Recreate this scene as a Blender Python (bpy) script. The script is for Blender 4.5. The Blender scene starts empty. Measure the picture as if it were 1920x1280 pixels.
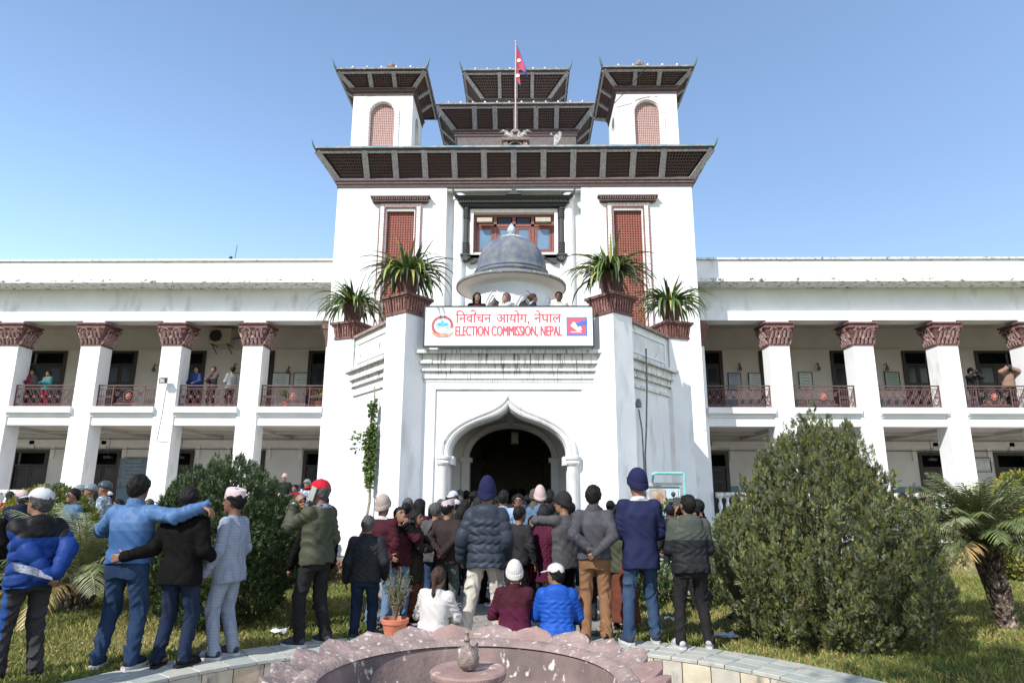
import bpy, math, random
import numpy as np
from math import pi, sin, cos, radians, sqrt, atan2

random.seed(7); rng = np.random.default_rng(7)
scene = bpy.context.scene
COL = scene.collection

# ------------------------------------------------------------------ camera, sky, sun, exposure
cd = bpy.data.cameras.new('camera'); cam = bpy.data.objects.new('camera', cd); COL.objects.link(cam)
cd.sensor_width = 36.0; cd.lens = 23.25; cd.clip_end = 3000; cd.clip_start = 0.05
from mathutils import Matrix, Vector
def cam_matrix():
    p, yw, rl = radians(12.94), radians(1.08), radians(.22)
    F = Vector((-sin(yw)*cos(p), cos(yw)*cos(p), sin(p)))
    R = Vector((cos(yw), sin(yw), 0)); U = R.cross(F)
    c, s = cos(rl), sin(rl)
    R2 = c*R+s*U; U2 = -s*R+c*U
    m = Matrix((R2, U2, -F)).transposed().to_4x4()
    m.translation = Vector((.38, 0, 1.67))
    return m
cam.matrix_world = cam_matrix()
scene.camera = cam

SUN_EL, SUN_AZ = radians(40.5), radians(41)      # sun is behind the camera, to its left
world = bpy.data.worlds.new('World'); scene.world = world; world.use_nodes = True
wt = world.node_tree; wt.nodes.clear()
wo = wt.nodes.new('ShaderNodeOutputWorld'); bg = wt.nodes.new('ShaderNodeBackground')
sk = wt.nodes.new('ShaderNodeTexSky'); sk.sky_type = 'NISHITA'; sk.sun_disc = False
sk.sun_elevation = SUN_EL
sk.sun_rotation = radians(180) - SUN_AZ
sk.altitude = 0; sk.air_density = 1.15; sk.dust_density = 0.85; sk.ozone_density = 2.6
bg.inputs['Strength'].default_value = SKY_STRENGTH = 0.15
hs_ = wt.nodes.new('ShaderNodeHueSaturation'); hs_.inputs['Saturation'].default_value = 0.98; hs_.inputs['Value'].default_value = 1.06
wt.links.new(sk.outputs[0], hs_.inputs['Color']); wt.links.new(hs_.outputs[0], bg.inputs[0]); wt.links.new(bg.outputs[0], wo.inputs[0])
sl = bpy.data.lights.new('sun', 'SUN'); sun = bpy.data.objects.new('sun', sl); COL.objects.link(sun)
sl.energy = 4.6; sl.angle = radians(.53); sl.color = (1.0, .965, .915)
_d = Vector((sin(SUN_AZ)*cos(SUN_EL), cos(SUN_AZ)*cos(SUN_EL), -sin(SUN_EL)))
sun.rotation_euler = _d.to_track_quat('-Z', 'Y').to_euler()
scene.view_settings.view_transform = 'Standard'
scene.view_settings.look = 'None'
scene.view_settings.exposure = 0.67
scene.view_settings.gamma = 1
scene.view_settings.use_curve_mapping = False

# ------------------------------------------------------------------ materials
_mc = {}
def srgb(r, g, b):
    f = lambda c: (c/12.92 if c <= .04045 else ((c+.055)/1.055)**2.4)
    return (f(r/255), f(g/255), f(b/255))
def M(name, c1, c2=None, scale=4., rough=.85, bump=0., bscale=40., stretch=(1, 1, 1), metal=0., lo=.35, hi=.65,
      c3=None, s3=1., lo3=.55, hi3=.7, stretch3=(1, 1, 1), detail=6, spec=.5, sheen=0., kind=None, bstretch=(1, 1, 1), trans=0.):
    if name in _mc: return _mc[name]
    m = bpy.data.materials.new(name); m.use_nodes = True; t = m.node_tree; N = t.nodes; L = t.links
    b = N['Principled BSDF']; b.inputs['Roughness'].default_value = rough; b.inputs['Metallic'].default_value = metal
    b.inputs['Specular IOR Level'].default_value = spec
    if sheen: b.inputs['Sheen Weight'].default_value = sheen
    c2 = c2 or tuple(x*.82 for x in c1)
    tc = N.new('ShaderNodeTexCoord')
    def noise(sc, st, det=detail, off=(0, 0, 0)):
        mp = N.new('ShaderNodeMapping'); mp.inputs['Scale'].default_value = st; mp.inputs['Location'].default_value = off
        L.new(tc.outputs['Object'], mp.inputs[0])
        n = N.new('ShaderNodeTexNoise'); n.inputs['Scale'].default_value = sc; n.inputs['Detail'].default_value = det
        L.new(mp.outputs[0], n.inputs['Vector']); return n
    def mix(fac, a, bb):
        mx = N.new('ShaderNodeMix'); mx.data_type = 'RGBA'
        if isinstance(fac, float): mx.inputs[0].default_value = fac
        else: L.new(fac, mx.inputs[0])
        for i, v in ((6, a), (7, bb)):
            if isinstance(v, tuple): mx.inputs[i].default_value = (*v, 1)
            else: L.new(v, mx.inputs[i])
        return mx.outputs[2]
    def ramp(src, lo, hi):
        r = N.new('ShaderNodeMapRange'); r.inputs[1].default_value = lo; r.inputs[2].default_value = hi
        L.new(src, r.inputs[0]); return r.outputs[0]
    n = noise(scale, stretch)
    col = mix(ramp(n.outputs[0], lo, hi), tuple(c1), tuple(c2))
    if c3 is not None:
        n3 = noise(s3, stretch3, off=(3.1, 7.7, 1.9)); col = mix(ramp(n3.outputs[0], lo3, hi3), col, tuple(c3))
    if kind == 'check':      # woven check of the suit
        w1 = N.new('ShaderNodeTexWave'); w1.bands_direction = 'Z'; w1.inputs['Scale'].default_value = 11; L.new(tc.outputs['Object'], w1.inputs[0])
        w2 = N.new('ShaderNodeTexWave'); w2.bands_direction = 'DIAGONAL'; w2.inputs['Scale'].default_value = 9
        mp = N.new('ShaderNodeMapping'); mp.inputs['Scale'].default_value = (1, 1, 0); L.new(tc.outputs['Object'], mp.inputs[0]); L.new(mp.outputs[0], w2.inputs[0])
        a = N.new('ShaderNodeMath'); a.operation = 'MAXIMUM'
        L.new(ramp(w1.outputs[1], .72, .9), a.inputs[0]); L.new(ramp(w2.outputs[1], .72, .9), a.inputs[1])
        sc = N.new('ShaderNodeMath'); sc.operation = 'MULTIPLY'; sc.inputs[1].default_value = .40; L.new(a.outputs[0], sc.inputs[0])
        col = mix(sc.outputs[0], col, (c1[0]*.45, c1[1]*.48, c1[2]*.62))
    if kind == 'dots':
        v = N.new('ShaderNodeTexVoronoi'); v.inputs['Scale'].default_value = 55; L.new(tc.outputs['Object'], v.inputs[0])
        r = N.new('ShaderNodeMapRange'); r.inputs[1].default_value = .32; r.inputs[2].default_value = .22; L.new(v.outputs[0], r.inputs[0])
        col = mix(r.outputs[0], col, (.55, .12, .14))
    if kind == 'camo':
        v = noise(16, (1, 1, 1.6), 2); col = mix(ramp(v.outputs[0], .5, .52), col, (.10, .14, .2))
        v = noise(13, (1, 1, 1.6), 2, (9, 2, 4)); col = mix(ramp(v.outputs[0], .56, .58), col, (.5, .55, .6))
    if kind == 'ribs':
        w = N.new('ShaderNodeTexWave'); w.bands_direction = 'Z'; w.inputs['Scale'].default_value = 1.0
        L.new(tc.outputs['Object'], w.inputs[0])
    L.new(col, b.inputs['Base Color'])
    if bump:
        nb = noise(bscale, bstretch, 5, (1, 2, 3)); bp = N.new('ShaderNodeBump'); bp.inputs['Strength'].default_value = bump
        bp.inputs['Distance'].default_value = .02
        L.new(nb.outputs[0], bp.inputs['Height']); L.new(bp.outputs[0], b.inputs['Normal'])
    if trans:
        tr = N.new('ShaderNodeBsdfTranslucent'); L.new(col, tr.inputs[0])
        ms = N.new('ShaderNodeMixShader'); ms.inputs[0].default_value = trans
        L.new(b.outputs[0], ms.inputs[1]); L.new(tr.outputs[0], ms.inputs[2]); L.new(ms.outputs[0], N['Material Output'].inputs[0])
    _mc[name] = m
    return m

WHITE = M('white_plaster', (.68, .685, .685), (.62, .625, .63), 1.3, .88, .12, 9, c3=(.42, .42, .405), s3=2.4, lo3=.565, hi3=.80, stretch3=(1, 1, .35))
WHITE2 = M('white_plaster_trim', (.70, .705, .705), (.64, .645, .65), 2, .85, .08, 14)
STAIN = M('stained_plaster', (.80, .80, .78), (.62, .61, .58), 3, .9, .15, 12, c3=(.07, .065, .055), s3=2.2, lo3=.53, hi3=.72, stretch3=(9, 9, .8))
STAIN2 = M('weathered_coping', (.70, .69, .66), (.42, .40, .37), 6, .9, .2, 20, c3=(.10, .095, .085), s3=7, lo3=.52, hi3=.7, stretch3=(1, 1, 1))
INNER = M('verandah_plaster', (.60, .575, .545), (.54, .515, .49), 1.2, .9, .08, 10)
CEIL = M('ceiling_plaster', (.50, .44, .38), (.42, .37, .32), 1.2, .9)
BLUE_DADO = M('blue_dado_paint', (.13, .21, .27), (.11, .18, .23), 2, .6)
TERRA = M('brick_red_paint', (.145, .062, .053), (.09, .038, .034), 9, .75, .35, 40, c3=(.30, .22, .19), s3=14, lo3=.62, hi3=.75)
TERRA_B = M('capital_red_paint', (.17, .070, .062), (.075, .034, .032), 14, .8, .5, 60, c3=(.38, .33, .30), s3=22, lo3=.60, hi3=.72)
LATT = M('dark_lattice_wood', (.085, .050, .047), (.055, .035, .034), 12, .8, .2, 60)
LATT_R = M('red_lattice_wood', (.25, .075, .052), (.19, .058, .042), 10, .75, .2, 60)
LATT_P = M('pink_lattice_brick', (.42, .27, .245), (.35, .225, .205), 10, .8, .2, 60)
STRUT = M('grey_strut_plaster', (.34, .33, .34), (.21, .20, .21), 14, .85, .5, 50, c3=(.10, .095, .09), s3=10, lo3=.6, hi3=.75)
EAVE_DK = M('dark_eave_timber', (.075, .05, .048), (.05, .035, .034), 8, .8, .2, 30)
EAVE_RED = M('red_brown_moulding', (.125, .080, .075), (.08, .052, .05), 9, .8, .25, 30)
ROOF_EDGE = M('blue_grey_roof_edge', (.30, .33, .34), (.17, .18, .18), 5, .85, .4, 25, c3=(.10, .22, .30), s3=1.6, lo3=.5, hi3=.62)
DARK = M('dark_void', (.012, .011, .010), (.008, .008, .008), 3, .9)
DOOR = M('dark_door_wood', (.030, .022, .020), (.020, .016, .015), 6, .55, .1, 30)
GLASS = M('window_glass', (.018, .022, .028), (.012, .015, .02), 2, .2, spec=.35)
GLASSB = M('reflecting_window_glass', (.12, .19, .27), (.09, .14, .21), 1.5, .1, spec=1.)
BLACKW = M('black_carved_wood', (.040, .042, .040), (.022, .024, .023), 20, .6, .6, 60)
REDW = M('red_window_wood', (.21, .068, .045), (.15, .05, .035), 8, .5, .1, 30)
DOME = M('blue_grey_dome_paint', (.080, .100, .135), (.15, .155, .15), 4.5, .85, .5, 18, c3=(.035, .055, .12), s3=2.6, lo3=.5, hi3=.72, stretch3=(1, 1, .35))
IRON = M('red_oxide_iron', (.15, .058, .050), (.075, .034, .032), 12, .6, .2, 50)
BLACKM = M('black_metal', (.02, .02, .02), (.03, .03, .03), 8, .45)
STEEL = M('galvanised_steel', (.42, .43, .44), (.33, .34, .35), 6, .4, metal=.6)
TURQ = M('turquoise_pipe_paint', (.18, .45, .43), (.14, .38, .37), 8, .45)
RUSTY = M('rusty_painted_wood', (.42, .36, .28), (.22, .10, .05), 5, .8, .3, 20, c3=(.20, .33, .40), s3=3, lo3=.5, hi3=.6)
POT = M('terracotta_pot', (.45, .14, .075), (.36, .11, .06), 7, .75, .2, 30)
BROWNPOT = M('brown_planter', (.13, .062, .052), (.075, .038, .034), 10, .7, .4, 30, c3=(.22, .18, .16), s3=9, lo3=.62, hi3=.75)
SANDSTONE = M('pink_sandstone', (.27, .190, .170), (.15, .112, .102), 5, .88, .7, 26, c3=(.42, .385, .35), s3=26, lo3=.58, hi3=.68)
SANDRED = M('red_sandstone', (.27, .17, .145), (.18, .12, .105), 5, .85, .4, 26, c3=(.50, .38, .34), s3=9, lo3=.6, hi3=.72)
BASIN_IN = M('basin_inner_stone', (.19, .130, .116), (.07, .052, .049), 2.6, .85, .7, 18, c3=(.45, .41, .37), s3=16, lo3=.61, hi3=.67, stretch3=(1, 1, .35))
TILE_G = [M('green_paver_%s' % w, c, tuple(x*.86 for x in c), 9, .7, .25, 40, c3=tuple(x*.6 for x in c), s3=5, lo3=.6, hi3=.75) for w, c in
          (('pale', (.34, .35, .31)), ('mid', (.285, .305, .275)), ('dull', (.35, .345, .30)))]
TILE_F = [M('face_tile_%s' % w, c, tuple(x*.8 for x in c), 7, .75, .2, 40, c3=(.16, .15, .13), s3=4, lo3=.56, hi3=.7, stretch3=(2, 2, .7)) for w, c in
          (('cream', (.46, .40, .29)), ('sand', (.42, .33, .23)), ('grey', (.38, .35, .29)))]
MORTAR = M('mortar', (.36, .36, .33), (.26, .26, .24), 12, .9, .3, 40)
SOIL = M('soil', (.10, .075, .05), (.06, .045, .03), 12, .95, .6, 30)
PAVE = M('paving', (.25, .235, .21), (.18, .17, .155), 2, .85, .3, 20, c3=(.20, .19, .17), s3=3, lo3=.55, hi3=.7)

# ------------------------------------------------------------------ mesh helpers
WL = {}      # world location of each root, so that children can be built in world coordinates
def raw_mesh(name, V, F, mats, smooth=False, midx=None):
    me = bpy.data.meshes.new(name)
    V = np.asarray(V, dtype=np.float32)
    me.vertices.add(len(V)); me.vertices.foreach_set('co', V.ravel())
    if isinstance(F, np.ndarray):
        n, k = F.shape; me.loops.add(n*k); me.loops.foreach_set('vertex_index', F.astype(np.int32).ravel())
        me.polygons.add(n); me.polygons.foreach_set('loop_start', np.arange(0, n*k, k, dtype=np.int32))
    else:
        n = len(F); lens = np.fromiter((len(f) for f in F), dtype=np.int32, count=n)
        flat = np.fromiter((i for f in F for i in f), dtype=np.int32)
        me.loops.add(len(flat)); me.loops.foreach_set('vertex_index', flat)
        me.polygons.add(n); me.polygons.foreach_set('loop_start', np.concatenate(([0], np.cumsum(lens)[:-1])).astype(np.int32))
    for m in (mats if isinstance(mats, (list, tuple)) else [mats]): me.materials.append(m)
    if midx is not None: me.polygons.foreach_set('material_index', np.asarray(midx, dtype=np.int32))
    me.update(calc_edges=True); me.validate()
    me.polygons.foreach_set('use_smooth', np.full(len(me.polygons), bool(smooth)))
    return me
def link(name, data, parent=None, loc=(0, 0, 0), rz=0.):
    o = bpy.data.objects.new(name, data); COL.objects.link(o)
    o.location = loc; o.rotation_euler = (0, 0, rz)
    if parent is not None: o.parent = parent
    return o
def tag(o, label=None, cat=None, group=None, kind=None):
    if label: o['label'] = label
    if cat: o['category'] = cat
    if group: o['group'] = group
    if kind: o['kind'] = kind
    return o
def thing(name, label, cat, loc=(0, 0, 0), rz=0., group=None):
    o = link(name, None, None, loc, rz); WL[o.name] = np.array(loc, dtype=float) if rz == 0 else None
    o.empty_display_size = .2
    return tag(o, label, cat, group)

class MB:
    def __init__(s): s.V = []; s.F = []; s.n = 0; s.mi = []; s.cur = 0
    def add(s, V, F):
        V = np.asarray(V, dtype=float).reshape(-1, 3); n = s.n
        s.V.append(V); s.F += [tuple(i+n for i in f) for f in F]; s.mi += [s.cur]*len(F); s.n += len(V); return s
    def box(s, x0, x1, y0, y1, z0, z1):
        if x1 < x0: x0, x1 = x1, x0
        return s.add([(x0, y0, z0), (x1, y0, z0), (x1, y1, z0), (x0, y1, z0), (x0, y0, z1), (x1, y0, z1), (x1, y1, z1), (x0, y1, z1)],
                     [(0, 3, 2, 1), (4, 5, 6, 7), (0, 1, 5, 4), (1, 2, 6, 5), (2, 3, 7, 6), (3, 0, 4, 7)])
    def hexa(s, P):      # eight points, bottom ring then top ring
        return s.add(P, [(0, 3, 2, 1), (4, 5, 6, 7), (0, 1, 5, 4), (1, 2, 6, 5), (2, 3, 7, 6), (3, 0, 4, 7)])
    def rbox(s, cx, cy, hx, hy, z0, z1, a=0., t=1.):      # box turned about z; t scales the top
        ca, sa = cos(a), sin(a); P = []
        for z, k in ((z0, 1.), (z1, t)):
            for u, v in ((-1, -1), (1, -1), (1, 1), (-1, 1)):
                x, y = u*hx*k, v*hy*k; P.append((cx+x*ca-y*sa, cy+x*sa+y*ca, z))
        return s.hexa(P)
    def beam(s, p, q, w, h, up=(0, 0, 1)):
        p = np.array(p, float); q = np.array(q, float); d = q-p; d /= np.linalg.norm(d)
        r = np.cross(d, up); r /= (np.linalg.norm(r)+1e-9); u = np.cross(r, d)
        P = [c+r*a*w/2+u*b*h/2 for c in (p, q) for a, b in ((-1, -1), (1, -1), (1, 1), (-1, 1))]
        return s.add(P, [(0, 1, 2, 3), (7, 6, 5, 4), (0, 4, 5, 1), (1, 5, 6, 2), (2, 6, 7, 3), (3, 7, 4, 0)])
    def tube(s, pts, r, n=6, cap=True):
        pts = np.array(pts, float); m = len(pts); r = np.broadcast_to(np.array(r, float), (m,))
        T = np.gradient(pts, axis=0); T /= np.linalg.norm(T, axis=1)[:, None]+1e-9
        ref = np.array([0, 0, 1.]) if abs(T[0][2]) < .9 else np.array([0, 1., 0]); V = []
        A = np.cross(T[0], ref)
        for i in range(m):
            A = A-T[i]*(A@T[i]); A /= np.linalg.norm(A)+1e-9; B = np.cross(T[i], A)
            for k in range(n):
                a = 2*pi*k/n; V.append(pts[i]+r[i]*(cos(a)*A+sin(a)*B))
        F = [(i*n+k, i*n+(k+1) % n, (i+1)*n+(k+1) % n, (i+1)*n+k) for i in range(m-1) for k in range(n)]
        if cap: F += [tuple(range(n))[::-1], tuple((m-1)*n+k for k in range(n))]
        return s.add(V, F)
    def cyl(s, p, q, r0, r1=None, n=12): return s.tube([p, q], [r0, r0 if r1 is None else r1], n)
    def lathe(s, prof, c=(0, 0), n=24, a0=0., a1=2*pi, rot=0.):
        full = abs(a1-a0-2*pi) < 1e-6; k = n if full else n+1; V = []
        for r, z in prof:
            for i in range(k):
                a = a0+(a1-a0)*i/n+rot; V.append((c[0]+r*cos(a), c[1]+r*sin(a), z))
        F = []
        for j in range(len(prof)-1):
            for i in range(n):
                i2 = (i+1) % k; F.append((j*k+i, j*k+i2, (j+1)*k+i2, (j+1)*k+i))
        return s.add(V, F)
    def prism(s, poly, f0, f1):    # poly: 2-D outline; f0, f1 map (u, v) to 3-D for the two faces
        n = len(poly); V = [f0(*p) for p in poly]+[f1(*p) for p in poly]
        F = [tuple(range(n))[::-1], tuple(range(n, 2*n))]+[(i, (i+1) % n, n+(i+1) % n, n+i) for i in range(n)]
        return s.add(V, F)
    def strip(s, A, B):            # ruled sheet between two polylines
        n = len(A); return s.add(list(A)+list(B), [(i, i+1, n+i+1, n+i) for i in range(n-1)])
    def build(s, name, mat, parent=None, smooth=False, local=False, base=None, **kw):
        V = np.concatenate(s.V) if s.V else np.zeros((0, 3))
        o = None
        if parent is None:
            if base is None:
                mn, mx = V.min(0), V.max(0); base = ((mn[0]+mx[0])/2, (mn[1]+mx[1])/2, mn[2])
            V = V-np.array(base)
        elif not local:
            base = WL.get(parent.name); V = V-base
        me = raw_mesh(name, V, s.F, mat, smooth, s.mi if isinstance(mat, (list, tuple)) else None)
        o = link(name, me, parent, base if parent is None else (0, 0, 0))
        WL[o.name] = np.array(base, float) if base is not None else None
        return tag(o, **kw) if kw else o
    def autosmooth(s, o, ang=35):
        me = o.data
        import bmesh
        bm = bmesh.new(); bm.from_mesh(me)
        for f in bm.faces: f.smooth = True
        for e in bm.edges:
            if len(e.link_faces) == 2 and e.calc_face_angle(0) > radians(ang): e.smooth = False
        bm.to_mesh(me); bm.free(); return o
def asm(o, ang=35):
    MB().autosmooth(o, ang); return o
# ------------------------------------------------------------------ ground
def struct(name, mb, mat, **kw): return mb.build(name, mat, None, kind='structure', base=(0, 0, 0), **kw)
GRASSM = M('lawn_soil', (.155, .145, .035), (.10, .115, .028), 2.2, .95, .6, 60, c3=(.22, .17, .07), s3=3, lo3=.52, hi3=.68)
# one sheet with finer cells near the camera
xs = np.concatenate(([-900, -200, -60, -30], np.arange(-20, 20.1, .25), [30, 60, 200, 900]))
ys = np.concatenate(([-900, -100, -20, -5], np.arange(0, 22, .25), [30, 60, 200, 900]))
X, Y = np.meshgrid(xs, ys, indexing='ij'); Z = np.zeros_like(X)
R_ = np.hypot(X-.04, Y-4.35); Z[:] = 0
mb = MB(); nx, ny = X.shape; ids = np.arange(nx*ny).reshape(nx, ny)
HOLE_C, R_IN, R_OUT = (.04, 4.35), 3.55, 4.13
F = []
for i in range(nx-1):
    for j in range(ny-1):
        cx, cy = (xs[i]+xs[i+1])/2, (ys[j]+ys[j+1])/2
        if min(math.hypot(xx-.04, yy-4.35) for xx in (xs[i], xs[i+1]) for yy in (ys[j], ys[j+1])) < 3.62: continue
        F.append((ids[i, j], ids[i+1, j], ids[i+1, j+1], ids[i, j+1]))
mb.add(np.stack([X.ravel(), Y.ravel(), Z.ravel()], 1), F)
struct('ground', mb, GRASSM)
mb = MB(); mb.lathe([(0.01, -.62), (3.6, -.62)], HOLE_C, 64); struct('basin_floor', mb, PAVE)
# paved approach to the porch, where the crowd stands
mb = MB()
pp = [(-1.6, 8.7), (1.7, 8.7), (2.0, 11.0), (3.0, 13.6), (5.4, 15.5), (5.4, 30), (-5.6, 30), (-5.6, 15.5), (-3.2, 13.6), (-2.0, 11.0)]
mb.add([(x, y, .006) for x, y in pp], [tuple(range(len(pp)))]); struct('paved_path', mb, PAVE)
mb = MB(); mb.box(-40, -6.7, 20.3, 22.6, 0, .04); mb.box(6.7, 40, 20.3, 22.6, 0, .04); struct('side_path', mb, PAVE)

# ------------------------------------------------------------------ the palace
B = thing('government_palace', 'white palace with pagoda roofed central tower, arched porch and two columned wings', 'building', (0, 22.6, 0))
def P(mb, name, mat=None, parent=None, **kw): return mb.build(name, mat, parent or B, **kw)

WALL_TOP = 12.9
# --- tower body
def wall_with_holes(x0, x1, z0, z1, holes, y, th):
    """front wall as boxes round rectangular holes (all with the same axis-aligned grid)"""
    m = MB(); xs_ = sorted({x0, x1, *[h[0] for h in holes], *[h[1] for h in holes]}); zs_ = sorted({z0, z1, *[h[2] for h in holes], *[h[3] for h in holes]})
    for a, b in zip(xs_[:-1], xs_[1:]):
        run = None
        for c, d in zip(zs_[:-1], zs_[1:]):
            inside = any(h[0] <= (a+b)/2 <= h[1] and h[2] <= (c+d)/2 <= h[3] for h in holes)
            if inside:
                if run: m.box(a, b, y, y+th, *run); run = None
            else: run = (run[0], d) if run else (c, d)
        if run: m.box(a, b, y, y+th, *run)
    return m
TH = .45
for s in (-1, 1):
    xa, xb = sorted((s*2.48, s*6.55)); ha, hb = sorted((s*3.66, s*4.68))
    m = wall_with_holes(xa, xb, 0, WALL_TOP, [(ha, hb, 6.35, 11.8)], 22.6, TH)
    xi = s*6.10; m.box(min(s*6.55, xi), max(s*6.55, xi), 22.6+TH, 29.6, 0, WALL_TOP)
    P(m, 'wall', WHITE)
m = wall_with_holes(-2.48, 2.48, 0, WALL_TOP, [(-1.5, 1.5, 10.3, 11.84), (-1.4, 1.4, 0, 3.9)], 22.95, TH)
P(m, 'wall', WHITE)
m = MB(); m.box(-2.48, 2.48, 22.64, 22.95, 12.62, WALL_TOP); P(m, 'lintel', WHITE2)
m = MB(); m.box(-6.56, 6.56, 22.59, 29.6, 12.901, 12.96); P(m, 'cornice_band', WHITE2)
m = MB(); m.box(-6.1, 6.1, 23.5, 29.5, 9.9, 10.0); m.box(-6.1, 6.1, 29.3, 29.6, 0, 12.9); m.box(-6.1, 6.1, 26.5, 29.3, 4.6, 4.7); P(m, 'inner_floor', CEIL)
for s in (-1, 1):
    m = MB(); m.lathe([(.21, 6.2), (.21, 12.3), (.26, 12.34), (.28, 12.44), (.26, 12.52), (.22, 12.6)], (s*2.02, 22.95), 20); o = P(m, 'pilaster', WHITE2); asm(o)

# --- lattice helpers
def lattice(quad, nu, nv, mat, parent, w=.42, depth=.03, back=True, name='lattice_panel', arch=None):
    """bars crossing in a (bilinear) quad p00,p10,p11,p01 ; w = bar width as a share of the pitch"""
    q = [np.array(p, float) for p in quad]
    n = np.cross(q[1]-q[0], q[3]-q[0]); n /= np.linalg.norm(n)
    f = lambda u, v: q[0]*(1-u)*(1-v)+q[1]*u*(1-v)+q[2]*u*v+q[3]*(1-u)*v
    m = MB(); m.cur = 0
    def bar(u0, u1, v0, v1, d0, d1):
        a = [f(u0, v0), f(u1, v0), f(u1, v1), f(u0, v1)]
        m.add([p+n*d1 for p in a]+[p+n*d0 for p in a], [(0, 1, 2, 3), (0, 4, 5, 1), (1, 5, 6, 2), (2, 6, 7, 3), (3, 7, 4, 0)])
    inside = arch or (lambda u, v: True)
    for i in range(nu+1):
        u = i/nu; u0, u1 = max(0, u-w/nu/2*1.0), min(1, u+w/nu/2)
        if arch:
            vt = [v for v in np.linspace(0, 1, 60) if inside(u, v)]
            if not vt: continue
            bar(u0, u1, 0, max(vt), -depth, .0)
        else: bar(u0, u1, 0, 1, -depth, .0)
    for j in range(nv+1):
        v = j/nv; v0, v1 = max(0, v-w/nv/2), min(1, v+w/nv/2)
        if arch:
            ut = [u for u in np.linspace(0, 1, 60) if inside(u, v)]
            if not ut: continue
            bar(min(ut), max(ut), v0, v1, -depth, .004)
        else: bar(0, 1, v0, v1, -depth, .004)
    o = P(m, name, mat, parent)
    return o
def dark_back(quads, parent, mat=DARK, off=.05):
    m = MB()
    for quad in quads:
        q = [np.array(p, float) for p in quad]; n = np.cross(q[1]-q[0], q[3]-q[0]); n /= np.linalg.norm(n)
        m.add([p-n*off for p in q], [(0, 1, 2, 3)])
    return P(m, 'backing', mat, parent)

def curl(px, py, pz, dx, dy, size, parent, mat):
    """upturned corner horn"""
    m = MB(); d = np.array([dx, dy, 0.]); d /= np.linalg.norm(d)
    base = np.array([px, py, pz]); pts = []; rr = []
    for i in range(9):
        t = i/8; pts.append(base+d*(-.22+.42*t)*size+np.array([0, 0, (.02+.62*t**2.4)*size])); rr.append(.085*size*(1-t)**.6+.012)
    m.tube(pts, rr, 7); return P(m, 'corner_horn', mat, parent)

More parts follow.
